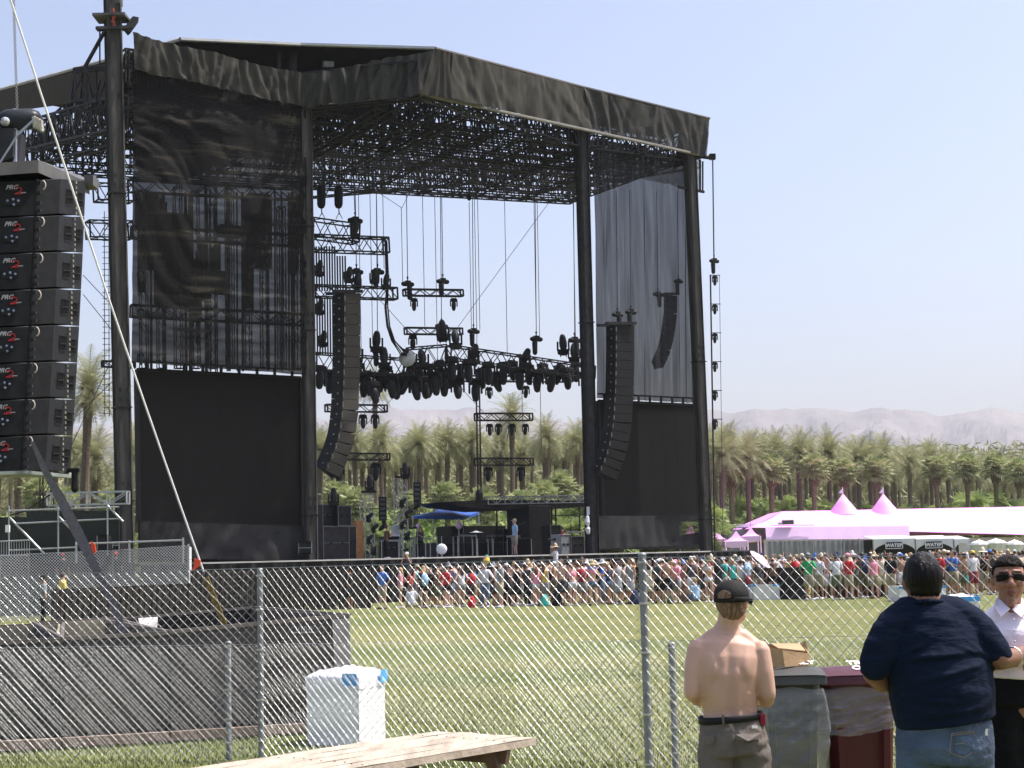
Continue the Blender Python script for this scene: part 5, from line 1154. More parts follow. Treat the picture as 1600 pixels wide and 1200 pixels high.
def getmesh(key,fn,smooth=True):
    if key not in MESH:
        g=fn(); me=bpy.data.meshes.new(key); me.from_pydata(g.v,[],g.f); me.polygons.foreach_set('use_smooth',[smooth]*len(me.polygons)); me.materials.append(BLK); me.update(); MESH[key]=me
    return MESH[key]
def mobj(name,me,m,parent):
    o=bpy.data.objects.new(name,me); col.objects.link(o); o.parent=parent; o.material_slots[0].link='OBJECT'; o.material_slots[0].material=m; return o
def person(loc,yaw,pose,fem,sk,shirt,scol,pant,pcol,hair,hcol,label,group,h=1.0,pack=None,extra=None):
    s=h; t=bpy.data.objects.new('person',None); col.objects.link(t); t.location=loc; t.rotation_euler=(0,0,yaw); t.scale=(s*(1.0),s,s); tag(t,label,'person',group)
    b=mobj('body',getmesh(f'body_{pose}_{fem}',lambda: remesh(body_geo(pose,fem)[0],.024,3)),SK[sk],t)
    if shirt: mobj('shirt' if shirt!='dress' else 'dress',getmesh(f'shirt_{pose}_{fem}_{shirt}',lambda: shirt_geo(pose,fem,shirt)),CM[scol],t)
    if pant: mobj('shorts' if pant in('shorts','hot') else 'trousers' if pant=='long' else 'briefs',getmesh(f'pant_{pose}_{fem}_{pant}',lambda: pants_geo(pose,fem,pant)),CM[pcol],t)
    if isinstance(hcol,str): hcol=(hcol,)
    if hair in('cap','hat'):
        mobj('hair',getmesh(f'hair_{pose}_short',lambda: hair_geo(pose,'short')),HM[hcol[0]],t); mobj(hair,getmesh(f'hair_{pose}_{hair}',lambda: hair_geo(pose,hair)),CM[hcol[1]],t)
    else: mobj('hair',getmesh(f'hair_{pose}_{hair}',lambda: hair_geo(pose,hair)),HM[hcol[0]],t)
    if pose!='sit':
        dyf=pose=='step'
        def sh():
            g=MB()
            for s_ in(-1,1):
                dy=.16*s_ if dyf else 0; g.chain([V3(s_*.12,-.05+dy,.045),V3(s_*.14,.17+dy,.035)],[(.05,.045),(.045,.032)],8)
            return g
        mobj('shoes',getmesh(f'shoes_{dyf}',sh),CM[R_.choice(['white','dark grey','brown'])],t)
    if pack:
        def bp():
            g=MB(); g.chain([V3(0,-.19,1.0),V3(0,-.21,1.12),V3(0,-.20,1.3),V3(0,-.16,1.4)],[(.13,.08),(.15,.10),(.14,.09),(.1,.05)],12)
            return g
        o=mobj('backpack',getmesh('backpack',bp),CM[pack],t); 
    return t
def crowd_yaw(): return R_.gauss(.15,.35)
# (px, feetY depth, pose, female, skin, shirt kind, colour, pants kind, colour, hair, (haircol,hatcol), height, backpack, text)
FR=[(546,67,'hips',0,2,'tee','black','shorts','black','short','dark',1.02,None,'man all in black standing alone at the left end of the crowd'),
(597,66,'hips',0,0,'tee','blue','shorts','khaki','short','brown',1.04,None,'man in blue tee and khaki shorts, apart at the crowd left end'),
(625,66.5,'down',1,0,'tank','pink','hot','khaki','long','blonde',.97,None,'blonde woman in pink top beside the blue-tee man'),
(643,66,'sit',0,0,'tee','white','shorts','khaki','short','dark',1,None,'person in white shirt sitting on the grass at the crowd left end'),
(661,66,'oneup',1,0,'tee','dark grey','hot','black','long','blonde',1.0,'light blue','blonde woman with light blue backpack and black shorts'),
(680,68,'fwd',0,1,'tank','brown','shorts','olive','short','dark',.98,None,'person in brown top between the backpack woman and red-shirt woman'),
(697,65.5,'hips',1,0,'tee','red','hot','black','bun','dark',1.0,None,'woman in bright red tee and black shorts'),
(720,66,'hips',1,0,'tank','white','hot','grey','long','brown',.98,None,'woman in white tank top right of the red-tee woman'),
(737,68,'down',1,3,'tee','grey','shorts','dark grey','long','brown',.96,'red','woman with red bag behind the white-tank woman'),
(757,65,'hips',0,0,'tee','white','long','denim','cap',('brown','cream'),1.05,None,'man in white tee, jeans and cream cap'),
(781,65,'down',0,0,'tee','grey','shorts','khaki','short','dark',1.08,None,'tall broad man in grey tee and khaki shorts'),
(806,66,'fwd',1,0,'dress','black',None,'black','bun','brown',.98,None,'woman in a black dress right of the grey-tee man'),
(823,66.5,'oneup',0,1,'tee','dark grey','long','black','short','brown',1.02,None,'man in dark grey tee with one arm raised'),
(836,66,'down',1,3,'tank','pink','hot','white','long','auburn',.95,None,'woman in pink tank and white shorts'),
(851,65.5,'down',1,0,'tank','yellow','shorts','grey','long','brown',1.0,None,'woman in yellow top at the middle of the crowd'),
(877,65,'hips',0,0,None,'','shorts','dark grey','short','brown',1.07,None,'bare-backed man in dark grey shorts right of the yellow top'),
(894,65.5,'fwd',1,3,'bikini','pink','hot','white','bun','auburn',.96,None,'woman in pink bikini top and white shorts'),
(909,66.5,'down',0,0,'tee','red','shorts','grey','short','brown',1.0,'maroon','man in red tee with maroon backpack'),
(925,65,'hips',1,0,'crop','pink','hot','denim','hat',('blonde','tan'),1.0,None,'woman in straw hat, pale pink top and denim shorts'),
(940,67,'down',1,0,'tee','light blue','hot','black','hat',('brown','cream'),1.0,None,'woman in light blue tee and cream hat'),
(950,66,'fwd',1,1,'tank','navy','hot','denim','long','blonde',.99,None,'blonde woman in navy top left of the grey-dress woman'),
(964,65,'hips',1,0,'dress','grey',None,'','bun','brown',1.0,None,'woman in long grey dress left of the fence post'),
(984,65.5,'down',0,1,'tank','grey','shorts','white','short','dark',1.06,None,'man in grey tank and white shorts just left of fence post'),
(997,66,'down',0,1,'tee','black','shorts','olive','short','dark',1.02,None,'man in black tee half behind the right fence post'),
(1013,66,'fwd',1,0,'dress','cream',None,'','long','brown',1,None,'woman in cream dress just right of the fence post'),
(1028,66,'down',0,1,'tee','dark grey','shorts','black','cap',('dark','white'),1.02,None,'man in dark tee with white cap right of the cream dress'),
(1041,65,'down',0,1,None,'','shorts','black','short','dark',1.05,None,'bare-chested tanned man in black shorts'),
(1056,65.5,'fwd',0,0,'tee','pink','shorts','grey','cap',('brown','pink'),1,None,'person bending in pink tee and pink cap'),
(1068,64.5,'sit',1,0,'tank','brown','shorts','brown','long','auburn',.98,None,'auburn-haired woman sitting on the grass'),
(1086,64.3,'sit',0,0,'tee','light blue','long','denim','short','blonde',1,None,'person in light blue shirt and jeans sitting on the grass'),
(1106,64.3,'fwd',1,0,'crop','white','brief','white','hat',('blonde','olive'),1.02,None,'woman in white crop top and white bikini with olive hat'),
(1122,66,'fwd',1,1,'tee','black','hot','dark grey','long','dark',.97,None,'woman in black tee beside the white bikini woman'),
(1145,64.6,'down',1,1,'tank','teal','long','black','bun','dark',1.0,None,'woman in teal tank and black trousers'),
(1167,68,'hips',0,0,'tee','light blue','shorts','maroon','short','brown',1.06,None,'man in light blue tee and maroon shorts next to the painted parasol'),
(1233,70,'down',0,1,'tee','yellow','long','black','short','brown',1.02,None,'man in yellow tee behind the black barrier'),
(1250,70.5,'down',0,2,'tee','red','long','black','short','dark',.98,None,'man in red tee just right of the yellow tee'),
(1262,64,'hips',0,1,'tee','green','shorts','khaki','cap',('dark','grey'),1.08,None,'man in bright green tee and khaki shorts'),
(1278,66,'down',0,1,'tee','white','shorts','khaki','short','dark',1.05,None,'man in white tee right of the green tee'),
(1294,67,'fwd',0,2,'tank','lime','shorts','khaki','short','dark',1.0,'black','person in lime top with black backpack'),
(1305,64.5,'down',0,2,'tee','white','shorts','olive','short','dark',1.05,None,'man in long white tee and olive shorts facing away'),
(1324,65,'hips',0,0,'tee','red','shorts','khaki','cap',('brown','pink'),1.05,None,'man in coral red tee and khaki shorts'),
(1334,67,'down',0,0,'tee','grey','shorts','olive','short','brown',1.0,'navy','man in grey tee with navy backpack'),
(1347,64.8,'fwd',0,2,'tee','brown','shorts','olive','short','dark',1.06,'navy','man in brown tee with a dark backpack, olive shorts'),
(1364,65.5,'down',0,3,'tank','pink','shorts','khaki','cap',('brown','cream'),1.0,None,'person in pale pink tank and cream cap'),
(1376,66,'down',1,1,'tee','cream','shorts','cream','short','dark',1.02,None,'person in cream top and cream shorts'),
(1390,65,'down',0,1,'tee','black','shorts','khaki','short','dark',1.04,'red','man in black tee with a bright red backpack'),
(1404,67,'fwd',1,0,'tank','white','hot','khaki','long','blonde',.98,None,'blonde woman in white tank near the dark-haired man'),
(1468,66,'down',0,0,'tee','red','long','black','short','brown',1.05,None,'man in red tee just right of the dark-haired man head'),
(1488,65,'fwd',0,1,'tee','blue','shorts','khaki','short','dark',1.06,None,'man in blue tee striding with khaki shorts'),
(1505,67,'down',1,0,'tank','cream','shorts','teal','long','blonde',1.0,None,'woman in cream tank and teal shorts'),
(1519,65,'down',0,0,'tee','white','shorts','maroon','cap',('brown','yellow'),1.04,None,'man in white tee and maroon shorts'),
(1535,66,'fwd',1,1,'tank','black','shorts','khaki','long','dark',1.0,None,'dark-haired woman in black top and khaki shorts'),
(1550,65.5,'down',1,1,'dress','dark grey',None,'','long','brown',1.0,None,'woman in dark grey dress beside the man in sunglasses'),
(1592,66,'down',0,0,'tee','tan','shorts','olive','short','brown',1.0,None,'man in tan tee at the right edge of the picture')]
GRP='people standing in the festival crowd'
for f in FR:
    px,Y,pose,fem,sk,sh,scl,pk,pc,hr,hc,h,bp_,lb=f; hc=(hc,) if isinstance(hc,str) else hc
    Y=Y+(R_.uniform(-.6,1.1) if pose!='sit' else 0)
    person(ground(px,Y),crowd_yaw()+R_.choice([0,0,0,.9,-1.1,2.4]) if px!=1106 else PI-.2,pose,fem,sk,sh,scl or 'white',pk,pc or 'black',hr,hc,lb,GRP,h*1.0,bp_)
# the rest of the crowd
shortn=[(f[0],f[13].split(' in ')[0] if False else f[13]) for f in FR]
def nearest(px):
    f=min(FR,key=lambda f:abs(f[0]-px)); 
    who='woman' if f[3] else 'man'
    c=f[6] or 'bare'; k={'tee':'tee','tank':'tank top','dress':'dress','crop':'crop top','bikini':'bikini top',None:'back'}[f[5]]
    return f'{c}-{k} {who}'.replace('bare-back','bare-backed')
seen=set(); cols=['black']*6+['white']*7+['grey']*3+['dark grey']*4+['red']*3+['blue']*2+['light blue']*2+['navy','pink','pink','yellow','green','teal','brown','brown','cream','cream','orange','tan','olive','maroon','purple']
def rnd_person(px,Y):
    for _ in range(300):
        fem=R_.random()<.42; sh=R_.choice(['tee','tee','tank'] if fem else ['tee','tee','tee','tank',None]); sc_=R_.choice(cols); hr=R_.choice(['long','long','bun','hat','short'] if fem else ['short','short','short','cap','hat']); hcol=R_.choice(['dark','dark','brown','brown','blonde','auburn']); hat=R_.choice(['white','cream','cream','tan','tan','black','grey','navy','white','brown','blue'])
        who='woman' if fem else 'man'; head=(f'{hat} {hr}' if hr in('cap','hat') else f'{hcol} {"hair" if hr!="bun" else "hair in a bun"}'); top=f'{sc_} {"tee" if sh=="tee" else "tank top"}' if sh else 'no shirt'
        dpt='just behind' if Y<70 else 'well behind' if Y<75 else 'far behind'
        lb=f'{who}, {head}, {top}, {dpt} the {nearest(px)}'
        if lb not in LABELS and len(lb.split())<=16: break
    person(ground(px,Y),crowd_yaw()*1.3+R_.choice([0,0,0,0,1.2,-1.3,2.8]),R_.choice(['down','down','down','fwd','hips','oneup','armsup','step'] if R_.random()<.5 else ['down','fwd','hips','step']),int(fem),R_.choice([0,0,0,1,1,2,3]),sh,sc_,R_.choice(['shorts','shorts','long','hot'] if fem else ['shorts','shorts','long']),R_.choice(['khaki','black','denim','grey','olive','white','dark grey','khaki']),hr,(hcol,hat),lb,GRP,R_.uniform(.93,1.06)*(.97 if fem else 1.02),R_.choice([None]*6+['black','navy','red']))
n=0
for row,(Yr,step,x0) in enumerate(((67.5,22,650),(69,23,640),(71,24,690),(73,26,740),(75.5,27,800),(78.5,29,850),(82,32,900))):
    px=x0+R_.uniform(0,15)
    while px<1625:
        Y=Yr+R_.uniform(-.7,.7)
        # keep out of the stage
        p=ground(px,Y); wdd=(p-SO).dot(SN); uu=(p-SO).dot(SE)
        if not(uu<us(1172,-1.2)+.6 and wdd>-2.3): rnd_person(px,Y); n+=1
        px+=step*R_.choice([.45,.5,.7,1.0,1.3,1.7])*R_.uniform(.9,1.1)
print('crowd',n+len(FR))
# named others
person(ground(68,58),-1.1,'down',0,2,'tee','grey','long','black','cap',('dark','black'),'man in pale grey shirt and black cap by the wire mesh at far left','staff by the platform',1.0)
person(ground(98,61),-.9,'down',0,0,'tee','yellow','shorts','khaki','short','brown','man in yellow shirt and sunglasses behind the low dark barrier','staff by the platform',1.06)
p=S(805,857,3); p.z=dz; person(p,PI/2+.4,'down',0,0,'tee','light blue','shorts','khaki','cap',('grey','tan'),'crew man in pale shirt and khaki shorts standing on stage','crew on the stage',1.12)
p=S(636,878,-3); p.z=.55; person(p,2.9,'camera',0,0,'tee','dark grey','long','black','cap',('brown','white'),'camera man in white cap at the stage front left','crew on the stage',1.05)
p=S(868,866,-3.2); p.z=.75; person(p,1.2,'camera',1,1,'tee','white','shorts','khaki','hat',('dark','tan'),'photographer in white tee and sun hat above the crowd, aiming left','crew on the stage',1.05)
for i,(px,py,wd,c,sk,hr,lb) in enumerate(((603,845,5,'brown',0,'short','shirtless-looking crew man bending in brown at stage left'),(657,840,9,'dark grey',1,'long','crew member in dark top by the right light tower'),(740,838,15,'red',1,'short','crew member in red below the blue canopy'),(783,838,16,'white',0,'short','crew member in white seated far back right of canopy'),(822,836,14,'pink',0,'long','crew member in pink at the back next to the black block'),(880,838,12,'red',2,'short','crew member in red behind the pale rack'),(535,845,6,'black',0,'short','crew member in black by the subwoofers'))):
    p=S(px,py,wd); p.z=dz; person(p,R_.uniform(0,6),'fwd' if i else 'fwd',0,sk,'tee',c,'long','black',hr,('brown',),lb,'crew on the stage',1.0)
for i,(x,Y,lb) in enumerate(((98,69,'person in dark clothes with red cap behind the scaffold, left one'),(181,69,'person in dark clothes with red cap behind the scaffold, right one'))):
    p=ground(x,Y); p.z=.9; person(p,0,'down',0,1,'tee','black','long','black','cap',('dark','red'),lb,'crew behind the scaffold')
g=MB(); g.box(S(636,868,-3.4)+Vector((0,-.1,.25)),(.18,.3,.16)); g.chain([S(633,868,-3.4)+Vector((0,-.25,.25)),S(633,868,-3.4)+Vector((0,-.42,.25))],[.05,.06],10); tag(g.build('camera_body',BLK2,origin=S(636,868,-3.4)),'black video camera held by the man at stage front','camera')
g=MB(); c=S(866,843,-3.6); g.box(c,(.16,.1,.11)); g.chain([c+Vector((-.08,-.05,0)),c+Vector((-.3,-.12,0))],[.045,.055],10); tag(g.build('photo_camera',BLK2,origin=c),'black photo camera raised by the woman above the crowd','camera')
# painted parasol, striped hat, bags, big pale sheet
t=thing('parasol',at(1186,872,67),'round pinkish paper parasol with painted flowers tilted over the crowd','parasol'); c=at(1188,874,66.5); ax_=Vector((.62,-.30,.72)).normalized(); x=ax_.orthogonal().normalized(); y=ax_.cross(x)
g=MB(); n=24; ap=c+ax_*.18
g.add([ap]+[c+(x*math.cos(2*PI*k/n)+y*math.sin(2*PI*k/n))*.52 for k in range(n)],[(0,1+k,1+(k+1)%n) for k in range(n)]); g.build('canopy',PINK,t)
g=MB()
for k,(a,b,cc) in enumerate(((.3,.2,0),(-.2,.3,0),(.1,-.35,0),(-.35,-.1,0),(.4,-.1,0))):
    p=c+x*a+y*b+ax_*(.18*(1-math.hypot(a,b)/.62)+.01)
    for j in range(4): q=p+(x*math.cos(j*1.57)+y*math.sin(j*1.57))*.045; g.add([q-x*.03,q+y*.03,q+x*.03,q-y*.03],[(0,1,2,3)])
g.build('painted_flowers',mat('petal',(.55,.35,.25),.7,.4,9),t); g=MB(); g.beam(ap,c-ax_*.7,.015,6); g.build('handle',mat('cane',(.4,.3,.15),.6),t)
t=thing('striped_sun_hat',at(762,874,65.6),'tall sun hat with rainbow stripes above the white-tee man','hat'); c=at(760,876,65.6)
for k,(m_) in enumerate(('yellow','red','light blue','green')): g=MB(); g.chain([c+Vector((0,0,.05*k)),c+Vector((0.01,0,.05*k+.045))],[.14-.025*k,.13-.025*k],12); g.build('stripe_band',CM[m_],t)
for i,(x,Y,m_,s,lb) in enumerate(((849,65.2,'teal',.2,'teal bag lying on the grass at the crowd edge'),(868,65.3,'black',.26,'black backpack on the grass by the bare-backed man'),(990,65,'navy',.24,'navy bag on the grass left of the fence post'),(1045,64.6,'olive',.17,'olive bag on the grass by the seated woman'),(735,66,'red',.2,'red bag on the grass behind the white-tee man'))):
    p=ground(x,Y); g=MB(); g.chain([p+Vector((0,0,.06)),p+Vector((0,0,s)),p+Vector((.02,0,s*2))],[(s*.8,s*.6),(s*.85,s*.6),(s*.5,s*.4)],10); g.beam(p+Vector((-.08,0,s*2)),p+Vector((.08,0,s*2.3)),.015); tag(g.build('bag',CM[m_],origin=p,smooth=True),lb,'bag','bags on the grass')
bwall('black barrier panels to the right of the two touching cardboard bins',1168,1262,888,886,69,66,DKW,4); bwall('black barrier panels behind the group with khaki shorts',1268,1420,915,912,67.5,67.5,DKW,5)
# ================================================================= FOREGROUND: BINS
def wheelie(label,x0,x1,yl,Y,cm,lidm,txt,taper=.12,yaw=0,group='wheeled rubbish bins'):
    a=at(x0,yl,Y);b=at(x1,yl,Y); w_=b.x-a.x; cx=(a.x+b.x)/2; H=a.z; t=thing('wheelie_bin',(cx,Y+.3,0),label,'bin',group); d=.62
    rot=Matrix.Rotation(yaw,3,'Z'); c=Vector((cx,Y+d/2,0))
    def P(x,y,z): return c+rot@Vector((x,y,0))+Vector((0,0,z))
    g=MB(); lv=[(.06,.74),(.10,.76),(.72,.86),(H-.14,.93),(H-.12,1.0),(H-.05,1.0)]
    ring=[]
    for z,k in lv:
        hw=w_/2*k; hd=d/2*k; r_=.05; pts=[]
        for sx_,sy in ((-1,-1),(1,-1),(1,1),(-1,1)):
            for q in ((0,1),(1,0)) if sx_*sy<0 else ((1,0),(0,1)): pts.append(P(sx_*(hw-r_*q[1]),sy*(hd-r_*q[0]),z))
        ring.append(pts)
    n=8; vs_=[v for r in ring for v in r]; g.add(vs_,[(i*n+k,i*n+(k+1)%n,(i+1)*n+(k+1)%n,(i+1)*n+k) for i in range(len(lv)-1) for k in range(n)]+[tuple(range(n))]); body=g.build('bin_body',cm,t,bevel=.008)
    g=MB(); hw=w_/2*.83
    for sx_ in(-.78,.78): g.prism([P(sx_*hw*.8-.02,-d/2*.9-.01,.15),P(sx_*hw*.8+.02,-d/2*.9-.01,.15),P(sx_*hw*.95+.02,-d/2*.95-.01,H-.3),P(sx_*hw*.95-.02,-d/2*.95-.01,H-.3)],rot@Vector((0,-.02,0)))
    g.box(P(0,-d/2*.87,.34),(w_*.42,.03,.02),rot); g.build('front_ribs',cm,body)
    g=MB(); N=8
    g.grid(lambda s,tt: P(lerp(-w_/2-.025,w_/2+.025,s),lerp(-d/2-.05,d/2+.03,tt),H-.035+.07*math.sin(PI*min(1,tt*1.2+.12))*(1-.25*(2*s-1)**4)),N,8)
    g.prism([P(-w_/2-.025,-d/2-.05,H-.07),P(w_/2+.025,-d/2-.05,H-.07),P(w_/2+.025,-d/2-.04,H-.012),P(-w_/2-.025,-d/2-.04,H-.012)],rot@Vector((0,.03,0)))
    lid=g.build('lid',lidm,t,smooth=False,bevel=.006); o=P(.07,-d/2+.07,H+.012)
    g=MB()
    for k,s_ in enumerate(txt): textmb(g,s_,.075,P(.06,-d/2+.10-.09*k+.05,H+.02+.025*(1-k)),rot@Vector((1,0,0)),(rot@Vector((0,1,.38))).normalized(),bold=.003,thick=.01)
    g.build('lid_lettering',WHITE,lid)
    for sx_ in(-1,1):
        g=MB(); g.chain([P(sx_*(w_/2-.02),d/2-.02,.13),P(sx_*(w_/2+.04),d/2-.02,.13)],[.13,.13],16,side=Vector((0,1,0))); g.build('wheel',mat('rubber',(.02,.02,.02),.8),t)
    return t,P,w_,d,H
BINY=10.0
MAR=mat('maroon_plastic',(.07,.008,.014),.38,.15,3,.06,30,spec=.5); GRYP=mat('grey_plastic',(.075,.077,.074),.45,.15,3,.06,30); GRYD=mat('grey_green_plastic',(.05,.053,.045),.5,.15,3)
t1,Pg,wg,dg_,Hg=wheelie('grey wheelie bin wrapped in a clear bag with a cardboard box on top',1196,1283,1053,BINY,GRYD,GRYP,['ONLY'])
t2,Pm,wm,dm,Hm=wheelie('maroon wheelie bin with white lettering on its lid',1286,1404,1053,BINY+.1,MAR,MAR,['TRASH','ONLY'])
def filmmat():
    m=bpy.data.materials.new('clear_film'); m.use_nodes=True; n=m.node_tree.nodes; L=m.node_tree.links; b=n['Principled BSDF']; b.inputs['Base Color'].default_value=(.5,.52,.53,1); b.inputs['Roughness'].default_value=.24; b.inputs['Specular IOR Level'].default_value=.6
    tc=n.new('ShaderNodeTexCoord'); mp=n.new('ShaderNodeMapping'); mp.inputs['Scale'].default_value=(1,1,2.6); L.new(tc.outputs['Object'],mp.inputs[0]); t=n.new('ShaderNodeTexNoise'); t.inputs['Scale'].default_value=4; t.inputs['Detail'].default_value=3; t.inputs['Distortion'].default_value=.6; L.new(mp.outputs[0],t.inputs[0])
    bp=n.new('ShaderNodeBump'); bp.inputs['Strength'].default_value=.5; bp.inputs['Distance'].default_value=.04; L.new(t.outputs[0],bp.inputs['Height']); L.new(bp.outputs[0],b.inputs['Normal'])
    tp=n.new('ShaderNodeBsdfTransparent'); mx=n.new('ShaderNodeMixShader'); cr=n.new('ShaderNodeMapRange'); cr.inputs[1].default_value=.35; cr.inputs[2].default_value=.7; cr.inputs[3].default_value=.80; cr.inputs[4].default_value=.66; L.new(t.outputs[0],cr.inputs[0]); L.new(cr.outputs[0],mx.inputs[0]); L.new(b.outputs[0],mx.inputs[1]); L.new(tp.outputs[0],mx.inputs[2]); L.new(mx.outputs[0],n['Material Output'].inputs[0]); return m
FILM=filmmat()
def liner(P,w_,d,H,prof,label,seed):
    g=MB()
    def fn(u,v):
        a=u*2*PI; cx=math.cos(a); cy=math.sin(a); m_=max(abs(cx),abs(cy)); bx=cx/m_*w_/2; by=cy/m_*d/2
        bulge,z=prof(u,v); k=1+bulge+.075*fbm(u*12+v*3,v*7+u*6,seed,5)*min(1,v*3)+.004*math.sin(u*160)*(1-v)
        return P(bx*k,by*k,z+.02*fbm(u*9,v*3,seed+3))
    g.grid(fn,160,40); o=g.build('bin_liner',FILM,origin=P(0,0,H),smooth=True); tag(o,label,'bin liner','clear bin liners'); return o
liner(Pg,wg,dg_,Hg,lambda u,v:(.04+.13*math.sin(PI*min(1,v*1.05))**.9*(.4+.9*max(0,math.cos((u-.80)*2*PI))),Hg-.09-v*(.42+.14*math.cos((u-.70)*2*PI))),'cloudy clear liner bulging over the sides of the grey bin',1)
liner(Pm,wm,dm,Hm,lambda u,v:(.03+.05*v,Hm-.09-v*(.24+.05*math.cos((u-.66)*2*PI))),'tight clear liner folded over the rim of the maroon bin',2)
# cardboard box
CB=mat('brown_cardboard',(.42,.28,.15),.8,.12,3,.1,20)
t=thing('cardboard_box',Pg(.02,0,Hg+.03),'opened brown cardboard box with a white label on the grey bin','box')
x0,x1=at(1186,1013,BINY+.1).x,at(1268,1013,BINY+.1).x; zb=Hg+.035; zt=at(1200,1011,BINY+.1).z; y0_,y1_=BINY+.08,BINY+.42; xm=at(1228,1020,BINY).x
g=MB(); g.prism([V3(x0,y0_,zb),V3(xm,y0_-.02,zb),V3(xm-.01,y0_-.02,zt-.02),V3(x0,y0_,zt)],(0,.006,0)); g.prism([V3(xm,y0_-.02,zb),V3(x1,y0_+.10,zb),V3(x1,y0_+.10,zt-.05),V3(xm-.01,y0_-.02,zt-.02)],(0,.006,0)); g.prism([V3(x1,y0_+.1,zb),V3(x1,y1_,zb),V3(x1+.0,y1_,zt-.0),V3(x1,y0_+.1,zt-.05)],(-.006,0,0)); g.prism([V3(x0,y1_,zb),V3(x1,y1_,zb),V3(x1,y1_,zt),V3(x0,y1_,zt)],(0,.006,0)); g.prism([V3(x0,y0_+.01,zb),V3(x1-.01,y0_+.12,zb),V3(x1-.01,y1_-.01,zb),V3(x0,y1_-.01,zb)],(0,0,.006))
g.build('box_walls',CB,t)
g=MB(); g.prism([V3(x0,y0_+.01,zt),V3(xm-.02,y0_,zt-.02),V3(xm-.05,y0_+.17,zt-.03),V3(x0,y0_+.17,zt+.01)],(0,0,.006)); g.build('flap',CB,t)
g=MB(); g.prism([V3(xm-.03,y0_+.02,zt-.012),V3(x1-.02,y0_+.12,zt-.04),V3(x1-.02,y1_-.02,zt-.005),V3(xm-.03,y1_-.02,zt-.0)],(0,0,.006)); g.build('flap',CB,t)
g=MB(); g.prism([V3(x1-.0,y0_+.12,zt-.05),V3(x1-.0,y1_,zt),V3(x1+.01,y1_-.06,zt+.015),V3(x1+.02,y0_+.2,zt-.06)],(0,0,.005)); g.build('flap',CB,t)
g=MB(); g.prism([V3(xm+.035,y0_+.0+.3,zt-.055),V3(xm+.10,y0_+.3,zt-.055),V3(xm+.10,y0_+.3,zt+.0),V3(xm+.035,y0_+.3,zt+.0)],(0,-.004,0)); g.build('paper_label',WHITE,t)
# ================================================================= FOREGROUND MEN
def hero(D):
    k=D/F
    def m(px,py,d=0): return at(px,py,D+d)
    return m,k
def hand(g,wr,d,palm_n,side,s=1.0,curl=.5):
    """wrist, pointing dir, palm normal, thumb side"""
    d=d.normalized(); side=side.normalized(); n=palm_n.normalized()
    g.chain([wr,wr+d*.045*s,wr+d*.09*s],[(.028*s,.02*s),(.04*s,.019*s),(.041*s,.016*s)],10,side)
    for i,(o,L) in enumerate(((.030,.070),(.010,.080),(-.010,.074),(-.029,.058))):
        b=wr+d*.088*s+side*o*s; p=[b]; dd=d
        for j,f in enumerate((.45,.32,.23)): dd=(dd*math.cos(curl*.8)+n*math.sin(curl*.8)).normalized() if j else (dd*math.cos(curl*.5)+n*math.sin(curl*.5)).normalized(); p.append(p[-1]+dd*L*f*s)
        g.chain(p,[.0095*s,.0088*s,.008*s,.007*s],8,side)
    b=wr+d*.025*s+side*.028*s; e=(d*.6+side*.8+n*.35).normalized(); g.chain([b,b+e*.035*s,b+e*.035*s+(d*.9+side*.2+n*.3).normalized()*.035*s],[.013*s,.011*s,.009*s],8)
def done(g,vox,name,m_,t,sm=3,fn=None,mats=None,mf=None):
    r=remesh(g,vox,sm)
    if fn: r.v=[fn(v) for v in r.v]
    if mf: r.mi=[mf(sum((r.v[i] for i in f),Vector())/len(f)) for f in r.f]
    return r.build(name,mats or m_,t,smooth=True)
# ---- man 1, shirtless, back to the camera
m,k=hero(8.6); t=thing('person',ground(1143,8.6),'shirtless young man seen from behind in black cap and grey-brown trousers','person')
g=MB(); 
T=[(1148,1160,.15,.10,.02),(1141,1128,.145,.105,.02),(1141,1108,.145,.105,.03),(1137,1080,.158,.112,.022),(1136,1055,.176,.120,.018),(1136,1032,.190,.122,.032),(1135,1012,.182,.112,.052),(1136,997,.135,.090,.07),(1137,984,.08,.07,.065)]
g.chain([m(x,y,d) for x,y,a,b,d in T],[(a,b) for x,y,a,b,d in T],24)
g.chain([m(1094,1012,.045),m(1115,999,.055),m(1137,990,.06),m(1160,999,.055),m(1183,1014,.045)],[(.045,.055),(.058,.055),(.06,.055),(.058,.055),(.045,.055)],14,side=Vector((0,0,1)))
g.chain([m(1137,992,.06),m(1138,972,.05),m(1140,955,.03)],[.066,.059,.058],16)
HD=m(1143,940,.05); g.ball(HD,(.078,.098,.112),20,16); HR=Matrix.Rotation(-.62,3,'Z')
g.ball(HD+HR@V3(0,.05,-.058),(.055,.062,.062),14,10,HR); g.ball(HD+HR@V3(0,.112,-.03),(.014,.02,.022),8,6,HR)
for s in(-1,1): g.ball(HD+HR@V3(s*.083,.0,-.014),(.012,.022,.034),10,8,HR)
# arms
g.chain([m(1090,1014,.02),m(1084,1045,.0),m(1081,1083,-.02)],[.056,.051,.043],14); g.chain([m(1081,1083,-.02),m(1090,1091,.08),m(1112,1085,.27)],[.042,.044,.029],12)
g.chain([m(1187,1016,.02),m(1194,1050,.0),m(1200,1085,-.01)],[.056,.051,.043],14); g.chain([m(1200,1085,-.01),m(1197,1094,.08),m(1178,1090,.28)],[.042,.044,.029],12)
hand(g,m(1113,1085,.28),V3(.6,.8,.1),V3(.2,0,-1),V3(.5,-.5,.6),1,.8); hand(g,m(1177,1090,.29),V3(-.6,.8,.1),V3(-.2,0,-1),V3(-.5,-.5,.6),1,.8)
